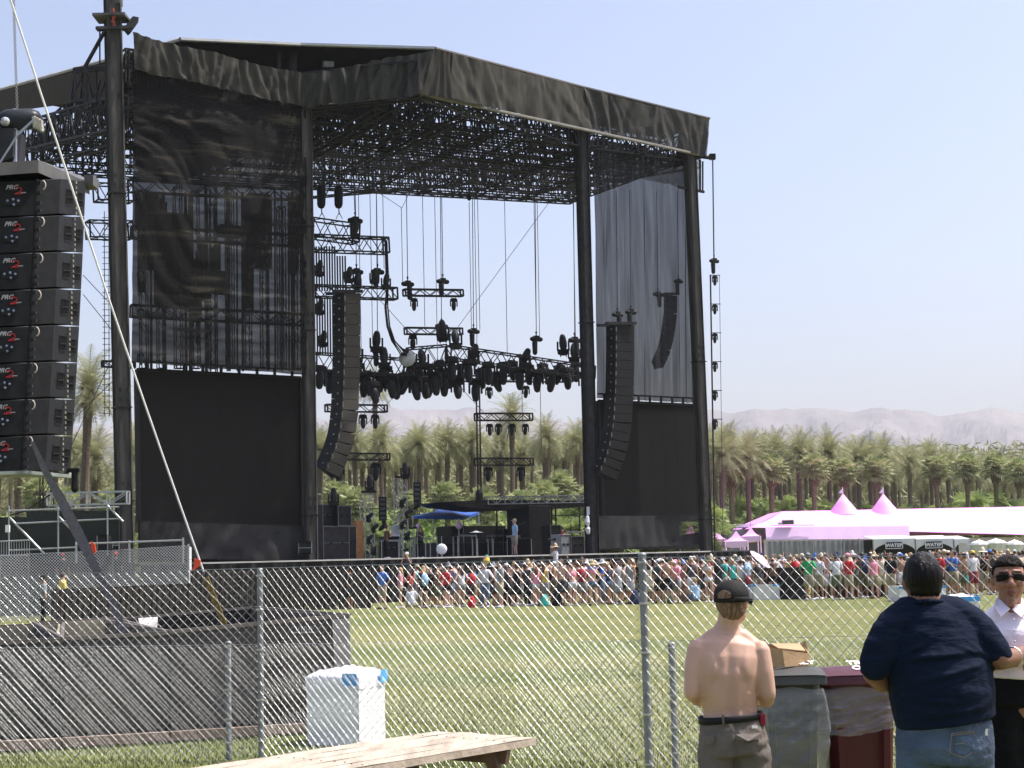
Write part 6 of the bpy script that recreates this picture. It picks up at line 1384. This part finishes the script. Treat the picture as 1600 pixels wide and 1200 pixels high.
# legs
for s,x in ((-1,1118),(1,1172)):
    b=ground(1143,8.6); hx=m(x,1175,.03); g.chain([hx,V3(hx.x+s*.02,hx.y+.02,.50),V3(hx.x+s*.03,hx.y-.01,.08)],[.075,.055,.042],14); g.chain([V3(hx.x+s*.03,hx.y-.05,.05),V3(hx.x+s*.06,hx.y+.15,.035)],[.045,.035],10)
cx=m(1137,1050,0)
def back(v):
    if v.y>cx.y+.02 or v.z>1.50 or v.z<1.0 or abs(v.x-cx.x)>.19: return v
    dx=v.x-cx.x; zz=v.z; e=0; G=lambda a,s_: math.exp(-(a/s_)**2)
    k_=min(1,max(0,(1.47-zz)/.06))
    e+=0.0062*G(dx+.0,.018)*k_; e+=.004*G(dx,.05)
    for s in(-1,1): 
        e-=0.0087*G(dx-s*.088,.042)*G(zz-1.335,.055); e+=0.0074*G(dx-s*.075,.022)*G(zz-1.255,.03)
        e+=0.0062*G(dx-s*(.05+.35*abs(zz-1.33)),.016)*G(zz-1.34,.07)
        e-=.009*G(dx-s*.038,.02)*G(zz-1.13,.12); e+=.006*G(dx-s*.045,.012)*G(zz-1.035,.02)
        for r_ in range(4): e-=.0022*G(zz-(1.22-.028*r_)+abs(dx)*.35,.009)*G(dx-s*.11,.035)
    return V3(v.x,v.y+e,v.z)
SKH=mat('skin_hero',(.56,.34,.255),.5,.07,5,.06,60,spec=.4,c2=(.60,.36,.28))
def skn(name,c,redness=.5):
    mm=mat(name,c,.48,.06,7,.10,140,spec=.4); bb=mm.node_tree.nodes['Principled BSDF']; bb.inputs['Subsurface Weight'].default_value=.12; bb.inputs['Subsurface Radius'].default_value=(.02,.008,.004); bb.inputs['Subsurface Scale'].default_value=.6; return mm
SKH=skn('skin_pale_hero',(.56,.35,.26)); SKT=skn('skin_tan_hero',(.21,.10,.062)); SKA=skn('skin_olive_hero',(.33,.165,.105))
SKR=mat('skin_reddened',(.62,.28,.22),.5,.1,7)
body=done(g,.0085,'body',SKH,t,3,back,[SKH,SKR],lambda c:1 if ((c-HD-HR@V3(.088,0,-.014)).length<.036) else 0)
g=MB()
for (x,y) in ((1117,1022),(1116,1037),(1151,1030),(1130,1060),(1158,1048),(1124,1075),(1146,1008)):
    pass
# hair
g=MB(); g.ball(HD+V3(-.002,-.012,.0),(.083,.098,.098),24,16); g.ball(HD+V3(-.004,-.045,-.045),(.070,.058,.052),20,12)
rr=random.Random(5)
def hairfn(v): d=(v-HD).normalized(); return v+d*.006*fbm(v.x*60,v.z*14,v.y*60,3)+V3(0,0,-.0)
HB=mat('hair_sandy',(.20,.115,.06),.45,.35,26,.9,60,stretch=(3,3,.5),c2=(.36,.22,.12)); done(g,.006,'hair',HB,t,1,hairfn)
# cap
CAPM=mat('cap_black',(.022,.021,.020),.75,.2,12,.15,90)
g=MB(); CPc=HD+V3(0,-.004,.028)
def capf(u,v):
    a=u*2*PI; th=v*PI*.5; r_=math.sin(th); z=math.cos(th)
    x=.093*r_**.9*math.cos(a); y=.110*r_**.9*math.sin(a); zz=.088*z-.002
    # cut-out arch at the back (-y)
    return CPc+V3(x,y,zz if True else 0)
g.grid(capf,48,14)
def capf2(u,v): a=u*2*PI; return CPc+V3(.093*math.cos(a),.110*math.sin(a),lerp(0,-.026,v) if math.sin(a+.62)>-.85 else lerp(0,0,v))
g.grid(capf2,60,2)
o=g.build('cap',CAPM,t,smooth=True); s_=o.modifiers.new('s','SOLIDIFY'); s_.thickness=.003
g=MB(); n=12
pts=[CPc+V3(.094*math.cos(a),.111*math.sin(a)-.001,-.020) for a in [PI+.35-.55+(PI-.7)*j/14 for j in range(15)]]
for p,q in zip(pts,pts[1:]): g.add([p+V3(0,0,-.010),q+V3(0,0,-.010),q+V3(0,0,.010),p+V3(0,0,.010)],[(0,1,2,3)])
s2=g.build('cap_strap',CAPM,o,smooth=True); q_=s2.modifiers.new('s','SOLIDIFY'); q_.thickness=.003
g=MB()
def arch(u,v):
    a=-PI/2-.58+lerp(-.42,.42,u); zz=lerp(-.008,.036,v)*math.sin(PI*lerp(.12,.88,u))**.6; th=math.acos(max(0,min(1,(zz+.002)/.088))) if zz>0 else PI/2; r_=math.sin(th)**.9*1.03+.02
    return CPc+V3(.093*r_*math.cos(a),.110*r_*math.sin(a),zz)
g.grid(arch,14,8); hb=g.build('hair_through_cap',HB,t,smooth=True)
g=MB(); g.grid(lambda u,v: CPc+V3(lerp(-.07,.07,u)*(1-.35*v),.085+.085*v-.05*(2*u-1)**2*(1),-.012-.028*v-.012*(2*u-1)**2),12,6)
vz=g.build('cap_brim',CAPM,o,smooth=True); vz.modifiers.new('s','SOLIDIFY').thickness=.003
for v in vz.data.vertices: 
    p=v.co+WL[o.name]-CPc; r_=Matrix.Rotation(-.75,3,'Z')@p; v.co=r_+CPc-WL[o.name]
g=MB(); g.chain([HD+HR@V3(.084,.01,.004),HD+HR@V3(.070,.10,.002)],[.004,.004],6); g.chain([HD+HR@V3(.072,.098,.0),HD+HR@V3(.03,.114,.0)],[(.004,.014),(.004,.014)],6,side=V3(0,1,0)); g.build('sunglasses',BLK2,t)
# trousers
g=MB(); TR=mat('trouser_taupe',(.135,.115,.10),.85,.12,6,.35,14,stretch=(1,1,.6))
g.chain([m(1142,1122,.02),m(1143,1138,.02),m(1146,1160,.02),m(1148,1178,.02)],[(.160,.122),(.172,.134),(.186,.150),(.180,.14)],26,ck=.1)
for s,x in ((-1,1122),(1,1172)):
    hx=m(x,1172,.02); g.chain([hx,V3(hx.x+s*.01,hx.y+.02,.5),V3(hx.x+s*.02,hx.y,.10)],[.112,.098,.09],18)
def tro(v): return v+V3(.004*fbm(v.x*9,v.z*22,1),-.009*fbm(v.x*14+3,v.z*20,v.y*6,3)+(.010*math.exp(-((v.x-m(1146,1160).x)/.012)**2) if v.z<1.03 and v.y<8.62 else 0),0)
done(g,.009,'trousers',TR,t,2,tro); 
g=MB(); bc=m(1141,1121,.02)
g.grid(lambda u,v: bc+V3(.170*math.cos(u*2*PI),.131*math.sin(u*2*PI),lerp(-.018,.018,v)+.012*math.cos(u*2*PI)),60,2)
be=g.build('belt',BLK2,t,smooth=True); be.modifiers.new('s','SOLIDIFY').thickness=.005
def surf(x,y,d): return m(x,y,d)
g=MB()
for (x0,x1,y0,y1,a) in ((1150,1189,1148,1156,-.145),(1099,1116,1151,1162,-.10)):
    g.prism([m(x0,y0,a+.0),m(x1,y0-3,a+(.05 if x1>1180 else -.01)),m(x1,y1-3,a+(.048 if x1>1180 else -.012)),m((x0+x1)/2,y1+2,a-.01),m(x0,y1,a)],(0,.012,0))
g.build('pocket_flap',TR,t)
g=MB(); g.prism([m(1175,1134,-.118),m(1184,1134,-.105),m(1184,1138,-.105),m(1175,1138,-.118)],(0,.004,0)); g.build('cloth_tag',WHITE,t)
g=MB(); g.box(m(1130,1124,-.122),(.011,.008,.048)); g.build('belt_loop',TR,t)
g=MB(); g.box(m(1191,1124,-.02),(.03,.06,.06)); tag(g.build('red_phone',mat('phone_red',(.25,.01,.03),.4,.1,5),origin=m(1191,1124,-.02),bevel=.006),'dark red phone clipped at the belt of the shirtless man','phone')
# ---- man 2, navy tee
m,k=hero(7.75); t=thing('person',ground(1462,7.75),'heavy man seen from behind in navy tee and blue jeans','person')
HD=m(1441,905,.06)
g=MB(); g.ball(HD+V3(0,0,-.005),(.086,.105,.125),22,16); g.ball(HD+V3(.02,.06,-.06),(.062,.06,.062),14,10); g.ball(HD+V3(.03,.11,-.035),(.016,.02,.024),8,6)
for s in(-1,1): g.ball(HD+V3(s*.088,.0,-.018),(.013,.022,.035),10,8)
g.chain([m(1447,960,.03),m(1444,935,.04),m(1442,915,.05)],[.085,.078,.075],16)
TT=[(1473,1150,.222,.18),(1473,1110,.238,.20),(1470,1070,.238,.205),(1463,1020,.228,.185),(1458,985,.212,.155),(1452,960,.15,.12)]
g.chain([m(x,y,.05) for x,y,a,b in TT],[(a-.02,b-.02) for x,y,a,b in TT],20)
g.chain([m(1388,985,.03),m(1374,1020,.02),m(1364,1052,.04)],[.07,.062,.054],14); g.chain([m(1364,1052,.04),m(1378,1066,.12),m(1402,1074,.30)],[.052,.050,.036],14)
g.chain([m(1527,978,.02),m(1546,1008,.0),m(1562,1030,-.02)],[.07,.064,.054],14); g.chain([m(1562,1030,-.02),m(1580,1028,.06),m(1602,1018,.18)],[.052,.047,.032],14)
hand(g,m(1402,1074,.31),V3(.4,.9,0),V3(.4,0,-.9),V3(0,-.4,1),1.05,.7); hand(g,m(1603,1017,.19),V3(.75,.6,.2),V3(.2,.3,-1),V3(0,-.3,1),1.05,.5)
for s,x in ((-1,1440),(1,1510)):
    hx=m(x,1180,.05); g.chain([hx,V3(hx.x,hx.y+.02,.5),V3(hx.x,hx.y,.09)],[.105,.075,.05],14); g.chain([V3(hx.x,hx.y-.05,.05),V3(hx.x+.02,hx.y+.18,.035)],[.05,.04],10)
done(g,.010,'body',SKT,t,3)
g=MB(); NV=mat('navy_cotton',(.0055,.011,.027),.85,.15,4,.45,9,stretch=(.7,1,1.7))
g.chain([m(x,y,.05) for x,y,a,b in [(1478,1128,0,0)]+[]]+[m(x,y,.05) for x,y in ((1475,1112),(1472,1085),(1468,1055),(1463,1020),(1459,990),(1453,966),(1447,950),(1445,942))],[(.238,.205),(.243,.215),(.252,.225),(.250,.222),(.240,.200),(.228,.172),(.175,.142),(.125,.115),(.098,.098)],30,ck=.06)
g.chain([m(1390,980,.03),m(1420,958,.035),m(1449,950,.04),m(1490,958,.035),m(1525,975,.025)],[(.075,.085),(.085,.08),(.075,.08),(.085,.08),(.075,.085)],16,side=Vector((0,0,1)))
g.chain([m(1390,988,.03),m(1376,1015,.02),m(1367,1040,.02)],[.088,.085,.078],18); g.chain([m(1525,982,.02),m(1541,1003,.01),m(1556,1020,.0)],[.088,.085,.078],18)
px_=lambda v:v
cN=m(1463,1020,.05)
def wr_(v):
    G=lambda a,s_: math.exp(-(a/s_)**2); e=0; x=v.x-cN.x; z=v.z-cN.z
    if v.y<cN.y+.06:
        for (zc,sl,amp,w_,xc,xw) in ((.0,.10,.014,.014,-.05,.16),(-.09,.25,.016,.016,.05,.15),(-.13,.32,.010,.010,.08,.12),(-.22,-.12,.012,.015,-.1,.12),(-.27,.15,.012,.013,.08,.13),(.06,-.35,.010,.012,.14,.07),(.10,.5,.010,.012,-.15,.06),(-.18,.05,.008,.010,-.12,.1),(.12,-.6,.010,.014,.18,.05),(-.33,.05,.010,.012,0,.2)):
            e-=amp*G(z-zc-sl*x,w_)*G(x-xc,xw); e+=amp*.7*G(z-zc-sl*x+w_*1.6,w_)*G(x-xc,xw)
    e-=.006*fbm(v.x*6+2,v.z*11,v.y*4,3)
    return V3(v.x,v.y+e,v.z+.004*fbm(v.x*10,v.y*8,3))
done(g,.010,'tshirt',NV,t,2,wr_)
g=MB(); n=28; nc=m(1445,944,.045)
for j in range(n):
    a0,a1=2*PI*j/n,2*PI*(j+1)/n; g.beam(nc+V3(.094*math.cos(a0),.094*math.sin(a0),.004+.012*math.sin(a0)*-1),nc+V3(.094*math.cos(a1),.094*math.sin(a1),.004-.012*math.sin(a1)),.011,6)
g.build('collar',NV,t,smooth=True)
g=MB(); g.ball(HD+V3(0,-.012,.012),(.094,.108,.122),28,20); g.ball(HD+V3(0,-.04,-.045),(.080,.068,.065),20,12)
def hf(v): d=(v-HD).normalized(); return v+d*(.0035*fbm(v.x*80,v.z*7,v.y*40,3)) if v.z>HD.z-.10 else v+d*-.004
done(g,.006,'hair',mat('hair_wet_black',(.004,.0035,.0035),.30,.3,40,.35,60,stretch=(3,3,.25),spec=.16),t,1,hf)
g=MB(); DN=mat('blue_denim',(.035,.055,.10),.8,.35,3.5,.3,60,c2=(.07,.105,.17))
g.chain([m(1476,1122,.05),m(1476,1140,.05),m(1476,1165,.05),m(1475,1190,.05)],[(.222,.185),(.228,.19),(.236,.195),(.225,.175)],28,ck=.1)
for s,x in ((-1,1440),(1,1512)):
    hx=m(x,1185,.05); g.chain([hx,V3(hx.x+s*.0,hx.y+.02,.5),V3(hx.x+s*.01,hx.y,.08)],[.125,.105,.095],18)
def dn(v): return v+V3(0,-.008*fbm(v.x*12,v.z*25,5,3)+(.012*math.exp(-((v.x-m(1476,1160).x)/.012)**2) if v.y<7.75 else 0),0)
done(g,.010,'jeans',DN,t,2,dn)
g=MB(); 
def jp(x,y): # on the back of the jeans
    v=m(x,y,0); cx=m(1476,1160,.05); dx=(v.x-cx.x)/.236; yy=cx.y-.197*math.sqrt(max(.05,1-min(.9,dx*dx)))-.006; return V3(at(x,y,yy).x,yy,at(x,y,yy).z)
ST=mat('stitching',(.26,.20,.12),.8,.1,9)
for line in (((1487,1146),(1520,1142)),((1487,1149),(1520,1145)),((1487,1146),(1484,1176)),((1520,1142),(1530,1168)),((1484,1176),(1506,1184),(1530,1168)),((1524,1125),(1546,1185)),((1492,1163),(1528,1158))):
    for a,b in zip(line,line[1:]):
        for q in range(5): g.beam(jp(lerp(a[0],b[0],q/5),lerp(a[1],b[1],q/5)),jp(lerp(a[0],b[0],(q+1)/5),lerp(a[1],b[1],(q+1)/5)),.0018)
g.build('pocket_stitching',ST,t)
g=MB(); g.box(jp(1540,1144)+V3(0,-.004,0),(.018,.006,.03)); g.box(jp(1534,1122)+V3(0,-.005,0),(.02,.006,.02)); g.build('cloth_tag',WHITE,t)
g=MB(); n=18; wc=m(1583,1026,.09); ad=(m(1602,1018,.18)-m(1580,1028,.06)).normalized(); x=ad.orthogonal().normalized(); y=ad.cross(x)
for j in range(n): a0,a1=2*PI*j/n,2*PI*(j+1)/n; g.beam(wc+(x*math.cos(a0)+y*math.sin(a0))*.046,wc+(x*math.cos(a1)+y*math.sin(a1))*.046,.005,6)
g.build('bracelet',mat('silver',(.7,.7,.72),.25,.1,5,metal=.9),t)
# ---- man 3, white shirt, sunglasses, facing the camera
m,k=hero(8.25); t=thing('person',ground(1588,8.25),'man facing the camera in white collared shirt, sunglasses and black trousers','person')
HD=m(1577,906,0); tw=Matrix.Rotation(-.22,3,'Z')   # head faces -y, turned a little
def Hh(x,y,z): return HD+tw@V3(x,y,z)
g=MB(); g.ball(Hh(0,.012,.02),(.080,.098,.098),24,18,tw); g.chain([Hh(0,-.018,.03),Hh(0,-.03,-.03),Hh(0,-.035,-.075),Hh(0,-.042,-.108)],[(.074,.070),(.071,.062),(.056,.052),(.030,.030)],20,side=tw@V3(1,0,0))
g.chain([Hh(0,-.090,.028),Hh(0,-.104,.0),Hh(0,-.112,-.018)],[.011,.013,.016],10); g.ball(Hh(0,-.108,-.022),(.021,.014,.011),12,8)
for s in(-1,1): g.ball(Hh(s*.016,-.100,-.024),(.010,.012,.009),8,6); g.ball(Hh(s*.083,.006,.0),(.012,.022,.033),12,8); g.ball(Hh(s*.042,-.066,-.022),(.026,.022,.022),12,8); g.chain([Hh(s*.015,-.088,.045),Hh(s*.05,-.074,.043)],[.011,.009],8)
g.ball(Hh(0,-.088,-.058),(.026,.014,.0075),14,8); g.ball(Hh(0,-.086,-.069),(.022,.014,.0075),14,8); g.ball(Hh(0,-.074,-.098),(.022,.018,.016),12,8)
g.chain([m(1578,965,.05),m(1578,945,.04),m(1578,925,.03)],[.064,.058,.058],16)
TT=[(1590,1110,.14,.11),(1590,1075,.155,.12),(1590,1040,.17,.13),(1590,1000,.18,.13),(1590,975,.16,.11),(1585,962,.09,.08)]
g.chain([m(x,y,.05) for x,y,a,b in TT],[(a-.015,b-.015) for x,y,a,b in TT],20)
g.chain([m(1534,985,.05),m(1530,1020,.03),m(1545,1038,-.03)],[.055,.046,.04],12); g.chain([m(1545,1038,-.03),m(1580,1028,-.12),m(1606,1020,-.16)],[.04,.036,.028],12); hand(g,m(1607,1020,-.165),V3(1,-.3,0),V3(0,-1,-.3),V3(0,0,1),1,.5)
g.chain([m(1648,985,.05),m(1660,1025,.03),m(1650,1050,-.05)],[.055,.046,.04],12); g.chain([m(1650,1050,-.05),m(1640,1034,-.2)],[.04,.03],12); hand(g,m(1640,1034,-.2),V3(-.8,-.3,.1),V3(0,.2,-1),V3(0,-.4,1),1,.6)
for s,x in ((-1,1568),(1,1620)):
    hx=m(x,1130,.05); g.chain([hx,V3(hx.x,hx.y,.5),V3(hx.x,hx.y,.09)],[.075,.055,.045],14)
inv=tw.inverted()
def lipf(c):
    q=inv@(c-HD); return 1 if (abs(q.x)<.027-abs(q.z+.063)*.8 and abs(q.z+.0635)<.013 and q.y<-.085) else 0
def facef(v):
    q=inv@(v-HD)
    if q.y<-.05: 
        G=lambda a,s_: math.exp(-(a/s_)**2)
        e=.004*G(q.z+.0635,.0025)*G(q.x,.024); 
        for s in(-1,1): e+=.006*G(q.x-s*.034,.018)*G(q.z-.022,.014); e+=.0025*G(q.x-s*(.030+.3*(-.03-q.z) if q.z<-.03 else .03),.005)*(1 if -.06<q.z<-.025 else 0)
        v=v+tw@V3(0,e,0)
    return v
done(g,.0058,'body',SKA,t,3,facef,[SKA,mat('lip_skin',(.22,.08,.06),.4,.08,9)],lipf)
g=MB(); g.ball(Hh(0,.018,.032),(.087,.104,.098),28,20,tw)
g.ball(Hh(0,-.022,.078),(.070,.062,.048),20,12,tw)
def hf3(v):
    q=inv@(v-HD); 
    if q.y<-.02 and q.z<.074+.010*noise.noise(Vector((q.x*70,3,5))): v=v+tw@V3(0,(.074-q.z)*1.6 if q.z>-.05 else .12,0)
    if abs(q.x)>.05 and q.z<-.0: v=v+tw@V3(-.02*(1 if q.x>0 else -1),0,0)
    return v
done(g,.0055,'hair',mat('hair_near_black',(.018,.013,.011),.45,.4,50,.9,80),t,0,hf3)
g=MB()
for s in(-1,1): g.chain([Hh(s*.012,-.094,.036),Hh(s*.035,-.092,.041),Hh(s*.056,-.080,.037)],[.0035,.0045,.0025],8)
g.build('eyebrows',HM['dark'],t)
g=MB()
def lens(s):
    def fn(u,v):
        x=s*lerp(.006,.070,u); y=-.106+.040*(abs(x)/.072)**2.0; z=lerp(.030,-.008,v)-(.008*(1-u)*(v)*-1 if v>.5 else 0)+(-.004 if u>.8 else 0)*(1-v); z+= .010*v*(1-u)**3*1.2; return Hh(x,y,z)
    return fn
g.grid(lens(1),12,6); g.grid(lens(-1),12,6); o=g.build('sunglasses',mat('sunglass_lens',(.004,.003,.003),.3,.1,3,spec=.18),t,smooth=True); o.modifiers.new('s','SOLIDIFY').thickness=.002
g=MB(); g.chain([Hh(-.01,-.107,.022),Hh(.01,-.107,.022)],[.004,.004],6)
for s in(-1,1): g.chain([Hh(s*.069,-.068,.022),Hh(s*.086,-.03,.018),Hh(s*.088,.012,.014)],[.004,.0035,.003],6); 
for s in (-1,1):
    q=[Hh(s*lerp(.006,.070,u),-.1075+.040*(lerp(.006,.070,u)/.072)**2,.031) for u in [j/8 for j in range(9)]]; g.path(q,.0022,6)
g.build('frame',mat('frame_brown',(.05,.02,.012),.25,.2,9,spec=.8),o)
g=MB(); WS=mat('white_shirt_cotton',(.93,.84,.94),.75,.04,4,.35,9)
g.chain([m(x,y,.05) for x,y in ((1590,1058),(1590,1035),(1590,1005),(1590,982),(1587,966),(1584,957))],[(.195,.155),(.190,.15),(.192,.145),(.190,.135),(.15,.11),(.095,.085)],28,ck=.1)
g.chain([m(1540,982,.05),m(1560,966,.05),m(1585,958,.05),m(1615,966,.05),m(1640,982,.05)],[(.06,.07),(.07,.07),(.05,.065),(.07,.07),(.06,.07)],14,side=Vector((0,0,1)))
g.chain([m(1536,986,.05),m(1531,1010,.04),m(1536,1026,.0)],[.075,.07,.066],16); g.chain([m(1646,986,.05),m(1656,1012,.04),m(1656,1028,.0)],[.075,.07,.066],16)
def ws(v): return v+V3(.003*fbm(v.x*14,v.z*14,2),.009*fbm(v.x*9+v.z*6,v.z*12,v.y*5,3),0)
sh=done(g,.009,'shirt',WS,t,2,ws)
g=MB()
for s in(-1,1):
    a=m(1578+s*19,934,.05); b=m(1580+s*2,952,-.065) ; c_=m(1580+s*16,964,-.085); d_=m(1580+s*27,948,-.02)
    g.add([a,b,c_,d_],[(0,1,2,3)]); g.add([a,d_,m(1578+s*21,944,.10),m(1578+s*16,936,.12)],[(0,1,2,3)])
o=g.build('collar',WS,sh); o.modifiers.new('s','SOLIDIFY').thickness=.005
g=MB(); 
for j in range(5): g.ball(m(1584+j*.8,968+j*17,-.105-.006*min(j,2)),(.006,.003,.006),8,6)
g.build('button',PALEV,sh)
g=MB(); g.chain([m(1528,992,-.03),m(1536,998,-.05),m(1534,1015,-.05)],[(.006,.012),(.006,.012),(.006,.012)],6); g.build('sleeve_fold',WS,sh)
g=MB(); BT=mat('black_trouser',(.008,.008,.009),.85,.3,5,.2,12)
g.chain([m(1590,1052,.05),m(1590,1075,.05),m(1590,1100,.05)],[(.178,.14),(.185,.15),(.19,.15)],24,ck=.1)
for s,x in ((-1,1566),(1,1618)): hx=m(x,1112,.05); g.chain([hx,V3(hx.x,hx.y+.01,.5),V3(hx.x,hx.y,.08)],[.115,.095,.085],18)
done(g,.012,'trousers',BT,t,2,lambda v:v+V3(0,-.006*fbm(v.x*9,v.z*14,3),0))
g=MB()
for s,x in ((-1,1568),(1,1620)): hx=m(x,1130,.05); g.chain([V3(hx.x,hx.y+.06,.05),V3(hx.x,hx.y-.2,.04)],[.05,.042],12)
g.build('shoes',BLK2,t,smooth=True)
# ================================================================= HAZE
g=MB(); g.box((0,4300,249),(11000,8900,502)); hz=g.build('haze',BLK); hz['kind']='stuff'; hz.data.materials.clear()
hm=bpy.data.materials.new('haze_air'); hm.use_nodes=True; n_=hm.node_tree.nodes; n_.remove(n_['Principled BSDF']); pv=n_.new('ShaderNodeVolumePrincipled'); pv.inputs['Color'].default_value=(.86,.88,.95,1); pv.inputs['Density'].default_value=.00014; pv.inputs['Anisotropy'].default_value=0
hm.node_tree.links.new(pv.outputs[0],n_['Material Output'].inputs['Volume']); hz.data.materials.append(hm); hz.display_type='WIRE'
